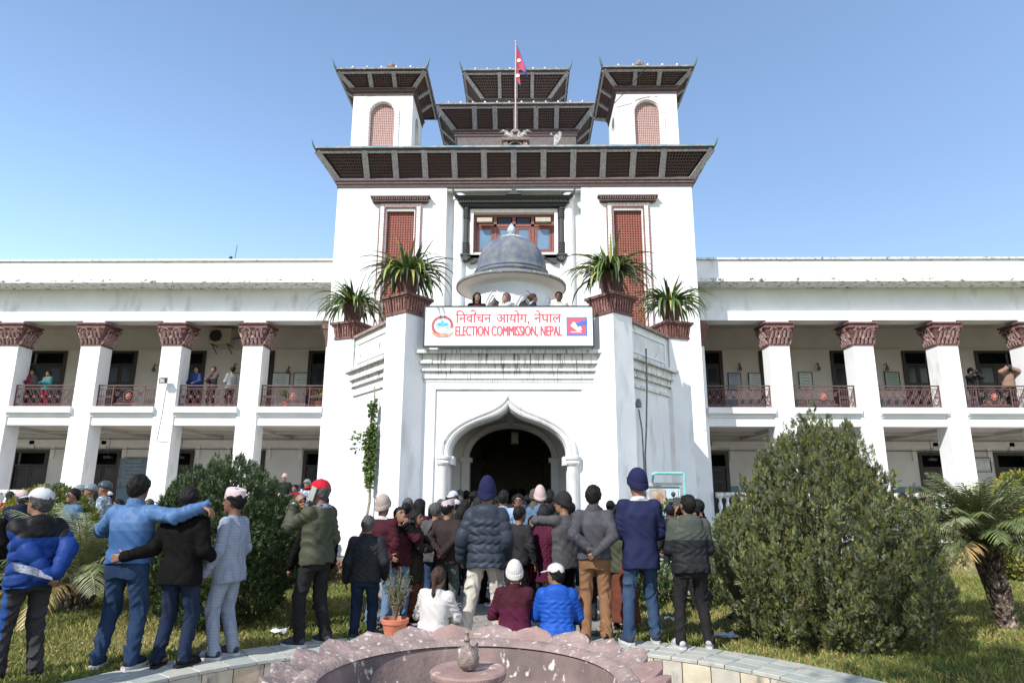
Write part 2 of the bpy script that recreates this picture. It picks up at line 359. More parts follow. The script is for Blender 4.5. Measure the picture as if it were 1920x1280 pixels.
def flare_roof(cx, yf, hwx, depth, z0, o_, rise, n_front, n_side, fr_ends, parent_name, mat_l, knobs=True, edge=None, zwall=None, latn=(11, 8), horn=1., thick=.13, flat=True):
    """Newar style eave: lattice panels between struts leaning out from the wall top to the roof edge"""
    T = link(parent_name, None, B); WL[T.name] = WL[B.name]
    x0, x1, y0, y1 = cx-hwx, cx+hwx, yf, yf+depth; X0, X1, Y0, Y1 = x0-o_, x1+o_, y0-o_, y1+o_; z1 = z0+rise
    m = MB()
    m.box(x0-.06, x1+.06, y0-.06, y1+.06, z0-.16, z0-.06); m.box(x0-.10, x1+.10, y0-.10, y1+.10, z0-.055, z0+.0); P(m, 'moulding', EAVE_RED, T)
    m = MB(); m.box(x0-.03, x1+.03, y0-.03, y1+.03, z0-.3, z0-.165); P(m, 'moulding', EAVE_DK, T)
    sides = [((x0, y0), (x1, y0), (X0, Y0), (X1, Y0), n_front), ((x1, y0), (x1, y1), (X1, Y0), (X1, Y1), n_side), ((x0, y1), (x0, y0), (X0, Y1), (X0, Y0), n_side), ((x1, y1), (x0, y1), (X1, Y1), (X0, Y1), 0)]
    backs = []
    for si, (a, b, A, Bq, n) in enumerate(sides):
        a, b, A, Bq = [np.array(v, float) for v in (a, b, A, Bq)]
        bot = lambda t: np.array([*(a+(b-a)*t), z0]); top = lambda t: np.array([*(A+(Bq-A)*t), z1])
        backs.append((bot(0), bot(1), top(1), top(0)))
        if n == 0: continue
        L = np.linalg.norm(b-a); LT = np.linalg.norm(Bq-A)
        # strut positions: a fraction along, by world length so that the inner ones stay parallel
        if isinstance(n, (list, tuple)): fr = [0, *n, 1]
        else: fr = list(np.linspace(0, 1, n+1))
        sw = .21 if L > 4 else .16
        nrm = np.cross(bot(1)-bot(0), top(0)-bot(0)); nrm /= np.linalg.norm(nrm)
        def tt(t):      # the top parameter below which a strut stands square to the wall
            s_ = t*L+o_; return s_/LT
        for i, t in enumerate(fr):
            if i in (0, len(fr)-1): p, q = bot(t), top(t)
            else: p, q = bot(t), top(tt(t))
            if i < len(fr)-1 or si == 0 or True:
                if i == len(fr)-1 and si != 0: continue
                if i == 0 and si == 1: continue
                ms = MB(); ms.beam(p+nrm*.015, q+nrm*.015, sw, .09, nrm); P(ms, 'strut', STRUT, T)
        m = MB(); m.beam(bot(0)+nrm*.02+(top(0)-bot(0))*.03, bot(1)+nrm*.02+(top(1)-bot(1))*.03, .07, .07, nrm); m.beam(bot(0)+(top(0)-bot(0))*.95+nrm*.02, bot(1)+(top(1)-bot(1))*.95+nrm*.02, .07, .07, nrm); P(m, 'rail', STRUT, T)
        for i in range(len(fr)-1):
            ta, tb = fr[i], fr[i+1]
            g = sw/2+.02
            ea = g/L*(1.7 if i == 0 else 1); eb = g/L*(1.7 if i == len(fr)-2 else 1)
            Ta = (ta if i == 0 else tt(ta)); Tb = (tb if i == len(fr)-2 else tt(tb))
            k = lambda p, q, f_: p+(q-p)*f_
            b0, b1 = bot(ta+ea), bot(tb-eb); t0, t1 = top(Ta+ea*L/LT), top(Tb-eb*L/LT)
            quad = (k(b0, t0, .08), k(b1, t1, .08), k(b1, t1, .92), k(b0, t0, .92))
            w_ = np.linalg.norm(quad[1]-quad[0])*.5+np.linalg.norm(quad[2]-quad[3])*.5
            lattice(quad, max(4, int(round(w_/latn[0]))), latn[1], mat_l, T, w=.46)
    dark_back(backs, T)
    e = edge or ROOF_EDGE
    m = MB(); m.box(X0-.05, X1+.05, Y0-.05, Y1+.05, z1+.0, z1+thick*.45); P(m, 'fascia', EAVE_DK, T)
    m = MB(); m.box(X0-.10, X1+.10, Y0-.10, Y1+.10, z1+thick*.45+.003, z1+thick); P(m, 'roof_edge', e, T)
    # the low roof above
    m = MB(); zr = z1+thick+.002
    if flat: m.box(X0, X1, Y0, Y1, zr, zr+.03)
    else:
        hx, hy = (X1-X0)/2, (Y1-Y0)/2; mx, my = (X0+X1)/2, (Y0+Y1)/2
        m.hexa([(X0, Y0, zr), (X1, Y0, zr), (X1, Y1, zr), (X0, Y1, zr), (mx-hx*.3, my-hy*.3, zr+.35), (mx+hx*.3, my-hy*.3, zr+.35), (mx+hx*.3, my+hy*.3, zr+.35), (mx-hx*.3, my+hy*.3, zr+.35)])
    P(m, 'roof', STAIN2, T)
    # drip tiles along the fascia
    m = MB()
    for (ax, ay, bx, by) in ((X0, Y0, X1, Y0), (X1, Y0, X1, Y1), (X0, Y0, X0, Y1)):
        L = math.hypot(bx-ax, by-ay); nn = int(L/.11)
        for i in range(nn):
            t = (i+.5)/nn; x, y = ax+(bx-ax)*t, ay+(by-ay)*t
            m.box(x-.03, x+.03, y-.03, y+.03, z1-.05, z1+.0)
    P(m, 'drip_tiles', EAVE_DK, T, kind='stuff')
    for ux, uy in ((-1, -1), (1, -1), (1, 1), (-1, 1)):
        curl(X0-.1 if ux < 0 else X1+.1, Y0-.1 if uy < 0 else Y1+.1, z1+thick*.5, ux, uy, horn, T, M('blue_green_horn', (.06, .11, .13), (.10, .13, .13), 9, .6))
    if knobs:
        for (ax, ay, bx, by) in ((X0, Y0, X1, Y0), (X1, Y0, X1, Y1), (X0, Y0, X0, Y1)):
            L = math.hypot(bx-ax, by-ay); nn = max(3, int(round(L/.52)))
            for i in range(1, nn):
                t = i/nn; mk = MB(); mk.lathe([(.001, z1+thick+.14), (.035, z1+thick+.11), (.045, z1+thick+.06), (.03, z1+thick+.0)], (ax+(bx-ax)*t, ay+(by-ay)*t), 7); P(mk, 'ridge_knob', STAIN2, T, smooth=True)
    return T
def finial(x, y, z, parent, s=1.):
    m = MB(); m.lathe([(0.001, z+.62*s), (.03*s, z+.58*s), (.05*s, z+.52*s), (.10*s, z+.5*s), (.16*s, z+.42*s), (.15*s, z+.36*s), (.08*s, z+.33*s), (.13*s, z+.28*s), (.14*s, z+.22*s), (.08*s, z+.18*s), (.11*s, z+.02*s), (.15*s, z)], (x, y), 14)
    o = P(m, 'finial', M('weathered_finial', (.22, .15, .14), (.12, .11, .11), 9, .8, .3, 30, c3=(.4, .42, .42), s3=6), parent); asm(o)

EDGEG = M('grey_roof_edge', (.26, .26, .25), (.14, .14, .135), 8, .9, .4, 30, c3=(.42, .42, .40), s3=9, lo3=.6, hi3=.7)
main = flare_roof(0, 22.6, 6.55, 7.0, 13.02, .66, .86, 12, 7, 0, 'main_eave', LATT, knobs=False, latn=(.088, 8), horn=.48)
# turrets
for s in (-1, 1):
    cx = s*5.13; hw = 1.165; yf = 23.0
    tur = link('turret', None, B); WL[tur.name] = WL[B.name]
    # front wall with arched opening
    def arch_wall(cx, y, hw, z0, z1, ow, oz0, ozs, th, axis='x'):
        """wall panel with a round-headed opening of half width ow, sill oz0, springing ozs"""
        m = MB(); n = 14
        arc = [(ow*cos(pi*i/n), ozs+ow*sin(pi*i/n)) for i in range(n+1)]          # right to left
        def pt(u, z, d): return (cx+u, y+d, z) if axis == 'x' else (cx+d, y+u, z)
        def q(pts):
            P_ = [pt(u, z, 0) for u, z in pts]+[pt(u, z, th) for u, z in pts]; k = len(pts)
            m.add(P_, [tuple(range(k)), tuple(range(k, 2*k))[::-1]]+[(i, k+i, k+(i+1) % k, (i+1) % k) for i in range(k)])
        q([(-hw, z0), (hw, z0), (hw, oz0), (-hw, oz0)])
        q([(-hw, oz0), (-ow, oz0), (-ow, ozs), (-hw, ozs)]); q([(ow, oz0), (hw, oz0), (hw, ozs), (ow, ozs)])
        for i in range(n):
            (ua, za), (ub, zb) = arc[i], arc[i+1]
            # connect to the top edge
            ta = hw*(1-2*i/n); tb = hw*(1-2*(i+1)/n)
            q([(ub, zb), (ua, za), (ta, z1), (tb, z1)])
        q([(ow, ozs), (hw, ozs), (hw, z1)]); q([(-hw, ozs), (-ow, ozs), (-hw, z1)])
        return m
    z0, z1 = 13.9, 16.95
    m = arch_wall(cx, yf, hw, z0, z1, .475, 14.62, 16.05, .25)
    P(m, 'wall', WHITE, tur); m = MB(); m.box(cx-hw, cx+hw, yf+2.1, yf+2.33, z0, z1); P(m, 'wall', WHITE, tur)
    for q_ in (-1, 1):
        m = arch_wall(cx+q_*(hw-.25) if q_ > 0 else cx-hw, yf+1.165, .9, z0, z1, .42, 14.62, 16.05, .25, 'y')
        xa = cx+q_*(hw-.25) if q_ > 0 else cx-hw
        m.box(xa, xa+.25, yf+.251, yf+.266, z0, z1); m.box(xa, xa+.25, yf+2.06, yf+2.098, z0, z1)
        P(m, 'wall', WHITE, tur)
    # surrounds of small painted bricks
    win = link('window', None, tur); WL[win.name] = WL[B.name]
    def surround(cx, y, r0, r1, ozs, oz0, parent, matb):
        n = 15; m = MB()
        for i in range(n):
            a0, a1 = pi*i/n+.012, pi*(i+1)/n-.012
            m.hexa([(cx+r*cos(a), yy, ozs+r*sin(a)) for yy in (y+.02, y-.045) for r, a in ((r0, a0), (r1, a0), (r1, a1), (r0, a1))])
        zz = oz0; k = 0
        while zz < ozs-.02:
            z2 = min(ozs, zz+.135)
            for q_ in (-1, 1):
                a, b = sorted((cx+q_*r0, cx+q_*r1)); m.box(a, b, y-.045, y+.02, zz+.008, z2-.008)
            zz = z2; k += 1
        P(m, 'brick_surround', matb, parent)
    BRW = M('whitewashed_brick', (.70, .66, .64), (.60, .52, .50), 9, .85, .2, 30)
    surround(cx, yf, .50, .66, 16.05, 14.62, win, BRW)
    m = MB(); m.box(cx-.78, cx+.78, yf-.07, yf+.0, 14.5, 14.62); P(m, 'sill', BRW, win)
    ar = lambda u, v: (lambda x, z: z <= 16.05 or x*x+(z-16.05)**2 <= .475**2)((u-.5)*.95, 14.62+v*1.905)
    lattice(((cx-.475, yf+.12, 14.62), (cx+.475, yf+.12, 14.62), (cx+.475, yf+.12, 16.525), (cx-.475, yf+.12, 16.525)), 13, 26, LATT_P, win, w=.5, arch=ar)
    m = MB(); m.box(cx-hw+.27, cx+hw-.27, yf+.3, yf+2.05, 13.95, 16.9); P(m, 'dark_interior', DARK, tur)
    T = flare_roof(cx, yf, hw, 2.33, 17.13, .52, .40, (.30, .70), (.3, .7), 0, 'turret_roof', LATT, latn=(.088, 6), horn=.62, thick=.12, flat=False, edge=EDGEG)
    m = MB(); m.hexa([(cx-.75, yf+.4, 17.9), (cx+.75, yf+.4, 17.9), (cx+.75, yf+1.9, 17.9), (cx-.75, yf+1.9, 17.9), (cx-.12, yf+1.05, 18.38), (cx+.12, yf+1.05, 18.38), (cx+.12, yf+1.27, 18.38), (cx-.12, yf+1.27, 18.38)]); P(m, 'roof', STAIN2, T)
    finial(cx, yf+1.16, 18.38, T, 1.3)
# central tiers
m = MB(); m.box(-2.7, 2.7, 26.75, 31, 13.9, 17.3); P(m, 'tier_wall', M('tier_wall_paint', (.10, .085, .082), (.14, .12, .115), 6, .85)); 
t1 = flare_roof(0, 26.75, 2.72, 4.2, 17.5, .76, .74, (.045, .235, .43, .62, .81, .955)[0:6] and tuple(np.linspace(0, 1, 7)[1:-1]), 4, 0, 'pagoda_tier_roof', LATT, latn=(.10, 8), horn=.55, thick=.12, flat=False, edge=EDGEG)
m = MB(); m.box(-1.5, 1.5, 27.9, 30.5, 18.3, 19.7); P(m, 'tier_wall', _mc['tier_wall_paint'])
t2 = flare_roof(0, 27.85, 1.52, 2.6, 19.75, .88, .86, 4, 3, 0, 'pagoda_tier_roof', LATT, latn=(.10, 8), horn=.7, thick=.12, flat=False, edge=EDGEG)
finial(-.32, 28.6, 21.1, t2, 1.0); finial(.42, 28.6, 21.1, t2, 1.0)
# low terrace wall between turrets
m = MB(); m.box(-3.6, 3.7, 24.2, 24.5, 13.9, 14.85); P(m, 'terrace_wall', M('pink_terrace_brick', (.36, .25, .23), (.26, .18, .17), 12, .85, .3, 30))
m = MB(); m.box(-3.9, 3.95, 23.6, 24.6, 14.86, 14.98); P(m, 'terrace_coping', STAIN2)
m = MB(); m.box(-6.3, 6.3, 22.4, 29, 13.9, 14.2); P(m, 'roof_slab', STAIN2)

# --- tower side windows (red lattice) with patterned surround and carved lintel
BRICKW = M('painted_brick_border', (.74, .70, .68), (.66, .58, .56), 8, .85, .2, 30)
LINE = M('maroon_line_paint', (.22, .10, .09), (.17, .07, .065), 8, .8)
for s in (-1, 1):
    cx = s*4.17
    w = link('window', None, B); WL[w.name] = WL[B.name]
    lattice(((cx-.51, 22.72, 6.35), (cx+.51, 22.72, 6.35), (cx+.51, 22.72, 11.8), (cx-.51, 22.72, 11.8)), 11, 58, LATT_R, w, w=.5)
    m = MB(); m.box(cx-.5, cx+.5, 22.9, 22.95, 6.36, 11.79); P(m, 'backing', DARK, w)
    m = MB()
    for q_ in (-1, 1):
        z = 6.35; k = 0
        while z < 11.9:
            h = .14; a = cx+q_*.60; b = cx+q_*.74
            m.box(min(a, b), max(a, b), 22.55, 22.6, z+.008, z+h-.008); z += h
    k = -.74
    while k < .74: m.box(cx+k+.006, cx+k+.134, 22.55, 22.6, 11.95, 12.06); k += .14
    P(m, 'brick_border', BRICKW, w)
    m = MB()
    for q_ in (-1, 1):
        for d in (.565, .765): m.box(cx+q_*d-.017, cx+q_*d+.017, 22.54, 22.6, 6.35, 11.94-.0 if d < .7 else 11.94)
    m.box(cx-.55, cx+.55, 22.54, 22.6, 11.9, 11.945); m.box(cx-.95, cx+.95, 22.54, 22.6, 12.065, 12.09)
    P(m, 'frame', LINE, w)
    m = MB(); m.box(cx-1.03, cx+1.03, 22.42, 22.6, 12.10, 12.15); m.box(cx-1.10, cx+1.10, 22.38, 22.6, 12.26, 12.31)
    k = -1.0
    while k < 1.0: m.box(cx+k, cx+k+.05, 22.39, 22.6, 12.155, 12.255); k += .085
    P(m, 'carved_lintel', EAVE_RED, w)
# --- central window with black carved surround
cw = link('carved_window', None, B); WL[cw.name] = WL[B.name]
m = MB()
for a, b, c, d in ((-1.5, 1.5, 11.74, 11.84), (-1.5, 1.5, 10.3, 10.38), (-1.5, -1.4, 10.38, 11.74), (1.4, 1.5, 10.38, 11.74), (-.76, -.64, 10.38, 11.74), (.64, .76, 10.38, 11.74), (-.06, .06, 10.38, 11.74), (-1.4, 1.4, 11.36, 11.46)): m.box(a, b, 23.08, 23.2, c, d)
P(m, 'frame', REDW, cw)
for x0, x1 in ((-1.4, -.76), (-.64, -.06), (.06, .64), (.76, 1.4)):
    sa = link('sash', None, cw); 
    m = MB()
    for a, b, c, d in ((x0+.01, x1-.01, 10.40, 10.48), (x0+.01, x1-.01, 11.28, 11.35), (x0+.01, x0+.09, 10.48, 11.28), (x1-.09, x1-.01, 10.48, 11.28)): m.box(a, b, 23.10, 23.16, c, d)
    o = P(m, 'sash', REDW, cw); bpy.data.objects.remove(sa)
    m = MB(); m.box(x0+.09, x1-.09, 23.13, 23.14, 10.48, 11.28); P(m, 'pane', GLASSB, cw)
    m = MB(); m.box(x0+.04, x1-.04, 23.13, 23.14, 11.47, 11.73); P(m, 'pane', GLASS, cw)
for q_ in (-1, 1):
    m = MB(); m.box(q_*1.08-.28, q_*1.08+.28, 22.78, 22.92, 11.44, 11.60); P(m, 'awning_box', M('tan_blind_box', (.42, .36, .28), (.35, .3, .24), 6, .7), cw)
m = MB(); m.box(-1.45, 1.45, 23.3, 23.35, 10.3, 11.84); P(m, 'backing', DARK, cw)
m = MB()
for a, b, c, d in ((-1.62, -1.5, 10.2, 11.84), (1.5, 1.62, 10.2, 11.84), (-1.62, 1.62, 10.16, 10.2), (-1.62, 1.62, 11.84, 11.97)): m.box(a, b, 22.86, 22.95, c, d)
P(m, 'pale_border', BRICKW, cw)
for q_ in (-1, 1):
    m = MB(); c = (q_*1.76, 22.84)
    pr = []
    z = 10.17
    for k in range(6): pr += [(.12, z), (.12, z+.05), (.09, z+.06), (.09, z+.08)]; z += .085
    pr += [(.085, z), (.085, 11.6)]; z = 11.6
    for k in range(4): pr += [(.12, z), (.12, z+.045), (.09, z+.055), (.09, z+.075)]; z += .08
    pr += [(.13, z), (.13, 12.02)]
    m.lathe(pr, c, 10); P(m, 'carved_post', BLACKW, cw)
    m = MB(); m.box(q_*1.76-.19, q_*1.76+.19, 22.68, 22.95, 10.10, 10.165); P(m, 'post_shelf', BLACKW, cw)
    m = MB(); m.prism([(.17*cos(a), .19*sin(a)) for a in np.linspace(pi, 2*pi, 12)], lambda u, v: (q_*1.76+u, 22.72, 10.095+v), lambda u, v: (q_*1.76+u, 22.94, 10.095+v)); P(m, 'rosette_bracket', BLACKW, cw)
    m = MB(); m.tube([(q_*1.76+.09*cos(a), 22.70, 10.0+.07*sin(a)) for a in np.linspace(0, 2*pi, 13)], .015, 5); m.box(q_*1.76-.03, q_*1.76+.03, 22.69, 22.72, 9.97, 10.03); P(m, 'rosette', M('grey_carved_wood', (.16, .16, .15), (.08, .08, .08), 20, .6), cw)  # rosette in a greyer tone than the black carving
    m = MB(); m.prism([(1.57, 10.16), (1.05, 10.16), (1.15, 10.06), (1.35, 9.90), (1.5, 9.83), (1.57, 9.85)], lambda u, v: (q_*u, 22.8, v), lambda u, v: (q_*u, 22.94, v)); P(m, 'carved_wing', BLACKW, cw)
m = MB(); m.box(-1.62, 1.62, 22.80, 22.95, 10.03, 10.155); P(m, 'sill', BLACKW, cw)
m = MB(); m.box(-1.95, 1.95, 22.68, 22.95, 12.03, 12.12); m.box(-2.05, 2.05, 22.60, 22.95, 12.125, 12.2)
for k in np.arange(-1.98, 1.98, .09): m.box(k, k+.045, 22.57, 22.62, 12.13, 12.30)
m.hexa([(-1.98, 22.66, 12.205), (1.98, 22.66, 12.205), (1.98, 22.95, 12.205), (-1.98, 22.95, 12.205), (-2.2, 22.44, 12.34), (2.2, 22.44, 12.34), (2.2, 22.95, 12.42), (-2.2, 22.95, 12.42)])
P(m, 'carved_canopy', BLACKW, cw)
m = MB(); m.prism([(-.28, 12.4), (-.12, 12.5), (-.04, 12.64), (0, 12.74), (.04, 12.64), (.12, 12.5), (.28, 12.4)], lambda u, v: (u, 22.5, v), lambda u, v: (u, 22.62, v)); P(m, 'canopy_crest', BLACKW, cw)
for q_ in (-1, 1): curl(q_*2.18, 22.5, 12.36, q_, -.35, .55, cw, BLACKW)

# ------------------------------------------------------------------ wings
COLX = [6.85, 9.95, 13.07, 16.2, 19.38, 22.5, 25.6]
XE = 28.0; YC = 24.4; YB = 29.2
def dd(name): o = link(name, None, B); WL[o.name] = WL[B.name]; return o
for s in (-1, 1):
    X = lambda a, b: (min(s*a, s*b), max(s*a, s*b))
    m = MB(); m.box(*X(6.55, XE), 24.0, 24.3, 9.60, 10.36); m.box(*X(6.55, XE), 24.3, YB+.6, 10.1, 10.3); P(m, 'parapet', STAIN if False else WHITE)
    m = MB(); m.box(*X(6.55, XE), 23.93, 24.36, 10.365, 10.44); P(m, 'parapet_coping', STAIN2 if s > 0 else M('white_weathered_coping', (.66, .65, .63), (.52, .51, .48), 6, .9, .2, 20, c3=(.2, .19, .17), s3=7, lo3=.56, hi3=.72))
    m = MB(); m.box(*X(6.55, XE), 23.85, 24.72, 9.46, 9.60); P(m, 'cornice', M('cornice_stained', (.66, .65, .635), (.56, .55, .53), 5, .9, .2, 20, c3=(.10, .095, .09), s3=6, lo3=.54, hi3=.66))
    m = MB(); m.box(*X(6.55, XE), 24.7, 25.0, 8.46, 9.455); P(m, 'frieze', WHITE)
    m = MB(); m.box(*X(6.55, XE), 24.4, 25.08, 8.10, 8.455); P(m, 'beam', WHITE2)
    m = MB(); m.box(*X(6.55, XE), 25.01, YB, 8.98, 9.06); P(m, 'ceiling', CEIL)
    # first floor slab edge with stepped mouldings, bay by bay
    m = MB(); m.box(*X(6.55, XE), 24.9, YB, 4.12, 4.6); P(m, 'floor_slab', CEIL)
    doors_up = {-1: [(-22.13, -20.53), (-18.68, -17.3), (-15.6, -14.14), (-12.1, -11.01), (-9.3, -7.9)], 1: [(7.8, 9.17), (10.95, 12.0), (14.11, 15.4), (17.27, 18.45), (20.49, 22.04)]}[s]
    doors_dn = {-1: [(-22.1, -20.66), (-18.87, -17.45), (-15.6, -14.19), (-12.4, -11.05), (-9.21, -7.8)], 1: [(7.7, 9.14), (11.2, 12.5), (14.3, 15.6), (17.42, 18.8), (20.63, 22.1)]}[s]
    holes = [(a, b, 4.6, 7.9) for a, b in doors_up]+[(a, b, .85, 3.4) for a, b in doors_dn]
    xw = X(6.10, XE)
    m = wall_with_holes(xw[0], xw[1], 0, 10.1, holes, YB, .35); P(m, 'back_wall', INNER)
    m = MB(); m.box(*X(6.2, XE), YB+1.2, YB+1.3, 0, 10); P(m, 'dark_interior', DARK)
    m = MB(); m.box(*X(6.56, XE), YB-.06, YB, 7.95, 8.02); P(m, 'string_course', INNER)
    m = MB(); m.box(*X(6.56, XE), YB-.10, YB, 3.72, 3.92); m.box(*X(6.56, XE), YB-.05, YB, 3.62, 3.717); P(m, 'string_course', M('verandah_moulding', (.66, .63, .6), (.6, .57, .54), 3, .9))
    # dado painted between the doors
    for lvl, ds, za, zb in ((1, doors_up, 4.6, 5.75), (0, doors_dn, .85, 2.02)):
        if lvl == 1 and s < 0: continue
        m = MB(); e = sorted([xw[0], xw[1]]+[v for d in ds for v in d])
        cur = xw[0]
        for a, b in sorted(ds)+[(xw[1]+.1, 0)]:
            if a-.1-cur > .05: m = MB(); m.box(cur, a-.1, YB-.012, YB, za, zb); P(m, 'dado', BLUE_DADO)
            cur = b+.1
    # doors
    for za, zb, ds in ((4.6, 7.9, doors_up), (.85, 3.4, doors_dn)):
        for i, (a, b) in enumerate(ds):
            d = dd('door'); m = MB()
            for c in ((a-.08, a+.07, za, zb+.08), (b-.07, b+.08, za, zb+.08), (a+.07, b-.07, zb-.06, zb+.08), (a+.07, b-.07, zb-.62, zb-.55)): m.box(c[0], c[1], YB-.05, YB+.12, c[2], c[3])
            P(m, 'door_frame', DOOR, d)
            mid = (a+b)/2
            for (p, q) in ((a+.08, mid-.01), (mid+.01, b-.08)):
                m = MB(); zt = zb-.63
                m.box(p, p+.09, YB+.03, YB+.08, za+.02, zt); m.box(q-.09, q, YB+.03, YB+.08, za+.02, zt)
                for zc in (za+.02, za+(zt-za)*.36, za+(zt-za)*.68, zt-.1): m.box(p+.09, q-.09, YB+.03, YB+.08, zc, zc+.1)
                m.box(p+.09, q-.09, YB+.05, YB+.06, za+.1, za+(zt-za)*.36); P(m, 'door_leaf', DOOR, d)
                m = MB(); m.box(p+.09, q-.09, YB+.05, YB+.056, za+(zt-za)*.36+.1, zt-.1); P(m, 'pane', GLASS, d)
            if zb < 5:       # hood moulding above the ground-floor doors
                m = MB()
                for c in ((a-.32, a-.14, zb-.3, zb+.24), (b+.14, b+.32, zb-.3, zb+.24)): m.box(c[0], c[1], YB-.06, YB, c[2], c[3])
                m.prism([(a-.32, zb+.24), (b+.32, zb+.24), (b+.32, zb+.30), (mid+.2, zb+.40), (mid-.2, zb+.40), (a-.32, zb+.30)], lambda u, v: (u, YB-.06, v), lambda u, v: (u, YB, v)); m.box(mid-.11, mid+.11, YB-.1, YB, zb+.16, zb+.48)
                P(m, 'door_hood', _mc['verandah_moulding'], d)
    # ground floor plinth
    m = MB(); m.box(*X(6.55, XE), 24.1, YB, 0, .85); P(m, 'plinth', WHITE)
    m = MB(); m.box(*X(6.55, XE), 23.95, 24.5, .85, .93); P(m, 'plinth_edge', STAIN2)
    # conduit and small lamps on the inner wall
    m = MB(); m.tube([(s*7, YB-.06, 3.52), (s*XE, YB-.06, 3.52)], .015, 5); P(m, 'conduit', BLACKM)
    # columns
    for i, cx in enumerate(COLX):
        if i == 0:
            cx0 = s*6.85; hw = .3; co = dd('column')
            m = MB(); m.rbox(cx0, 24.78, .3, .37, .93, 7.1); P(m, 'shaft', WHITE, co)
            # capital on the half column
            m = MB(); m.rbox(cx0, 24.78, .33, .40, 7.1, 7.18); m.rbox(cx0, 24.78, .32, .39, 7.18, 7.75, 0, 1.35); m.rbox(cx0, 24.78, .46, .55, 7.75, 7.95); P(m, 'capital', TERRA_B, co); continue
        c0 = s*cx; co = dd('column')
        m = MB(); m.rbox(c0, 24.78, .38, .37, .93, 7.12)
        P(m, 'shaft', WHITE, co)
        m = MB(); m.rbox(c0, 24.78, .44, .43, .93, 1.1); m.rbox(c0, 24.78, .41, .40, 1.1, 1.2); P(m, 'base', WHITE2, co)
        cap = MB()
        cap.rbox(c0, 24.78, .41, .40, 7.12, 7.18); cap.rbox(c0, 24.78, .385, .375, 7.18, 7.5, 0, 1.12); cap.rbox(c0, 24.78, .43, .42, 7.5, 7.78, 0, 1.2); cap.rbox(c0, 24.78, .55, .54, 7.78, 7.86); cap.rbox(c0, 24.78, .52, .51, 7.86, 7.93); cap.rbox(c0, 24.78, .58, .57, 7.93, 7.99)
        capo = P(cap, 'capital', TERRA_B, co)
        # carved leaves and scrolls, one joined relief
        m = MB()
        for (nx_, ny_) in ((0, -1), (-1, 0), (1, 0)):
            tx, ty = -ny_, nx_
            def pt(u, z, d):
                k = .385+ (z-7.18)*.24; return (c0+nx_*(k+d)+tx*u, 24.78+ny_*(k+d-.01)+ty*u, z)
            for u0 in (-.3, -.15, 0, .15, .3):
                for row in (0, 1):
                    zb_ = 7.19+row*.23; pts = [pt(u0+(row*.07-.035), zb_, .01), pt(u0+(row*.07-.035), zb_+.12, .035), pt(u0+(row*.07-.035), zb_+.2, .075), pt(u0+(row*.07-.035), zb_+.19, .10)]
                    m.tube(pts, [.055, .05, .035, .012], 6)
            for q_ in (-1, 1):      # volutes
                cxu, cz = q_*.33, 7.70
                pts = [pt(cxu+.075*(1-t*.75)*cos(q_*t*9+1), cz+.075*(1-t*.75)*sin(t*9+1), .09) for t in np.linspace(0, 1, 12)]
                m.tube(pts, .018, 5)
                m.tube([pt(q_*.06, 7.62, .05), pt(q_*.12, 7.73, .08), pt(q_*.22, 7.76, .09), pt(q_*.31, 7.78, .1)], .02, 5)
            m.add(*(lambda V, F_: (V, F_))([pt(.09*cos(a)*r, 7.40+.11*sin(a)*r, .04+.06*(1-r)) for r in (1, .6, .15) for a in np.linspace(0, 2*pi, 9)[:-1]], [(i, (i+1) % 8, 8+(i+1) % 8, 8+i) for i in range(8)]+[(8+i, 8+(i+1) % 8, 16+(i+1) % 8, 16+i) for i in range(8)]+[tuple(range(16, 24))]))
        P(m, 'carved_relief', kind='stuff', mat=M('capital_relief', (.20, .085, .078), (.26, .19, .175), 12, .8, .4, 50, c3=(.50, .45, .42), s3=16, lo3=.58, hi3=.68), parent=capo)
        m = MB(); m.box(c0-.42, c0+.42, 24.38, 25.1, 7.992, 8.098); P(m, 'impost', WHITE2, co)
    # bays: slab edge, railing
    for i in range(len(COLX)-1):
        a, b = COLX[i]+(.30 if i == 0 else .38), COLX[i+1]-.38
        xa, xb = X(a, b)
        m = MB(); m.box(xa-.02, xb+.02, 24.46, 24.9, 4.10, 4.42); m.box(xa-.02, xb+.02, 24.41, 24.9, 4.42, 4.50); m.box(xa-.02, xb+.02, 24.36, 24.9, 4.50, 4.56); m.box(xa-.02, xb+.02, 24.28, 25.2, 4.56, 4.78); P(m, 'floor_edge', WHITE2)
        # railing
        r = dd('railing'); yr = 24.66; zb_, zt_ = 4.80, 5.60; kind = (i+(0 if s < 0 else 1)) % 2
        m = MB(); m.box(xa, xb, yr-.03, yr+.03, zt_, zt_+.045); P(m, 'handrail', BLACKM if False else M('dark_handrail', (.09, .05, .045), (.06, .035, .03), 8, .5), r)
        m = MB(); m.box(xa, xb, yr-.015, yr+.015, zb_, zb_+.03); m.box(xa, xb, yr-.015, yr+.015, zt_-.10, zt_-.075); m.box(xa, xb, yr-.012, yr+.012, zb_+.09, zb_+.11)
        for e in (xa+.02, xb-.02): m.box(e-.02, e+.02, yr-.02, yr+.02, zb_-.02, zt_)
        W = xb-xa
        if kind == 1 or (s > 0 and i == 0 and False):      # interlaced rings
            nn = max(4, int(round(W/.30)))
            for k in range(nn):
                cx_ = xa+(k+.5)*W/nn; rr = W/nn*.46
                for cz in (zb_+.26, zb_+.53):
                    m.tube([(cx_+rr*cos(t), yr, cz+.14*sin(t)) for t in np.linspace(0, 2*pi, 11)], .013, 4, cap=False)
                m.tube([(cx_-rr, yr, zb_+.12), (cx_, yr, zb_+.40), (cx_+rr, yr, zt_-.1)], .011, 4); m.tube([(cx_+rr, yr, zb_+.12), (cx_, yr, zb_+.40), (cx_-rr, yr, zt_-.1)], .011, 4)
                m.rbox(cx_, yr, .035, .02, zb_+.36, zb_+.44)
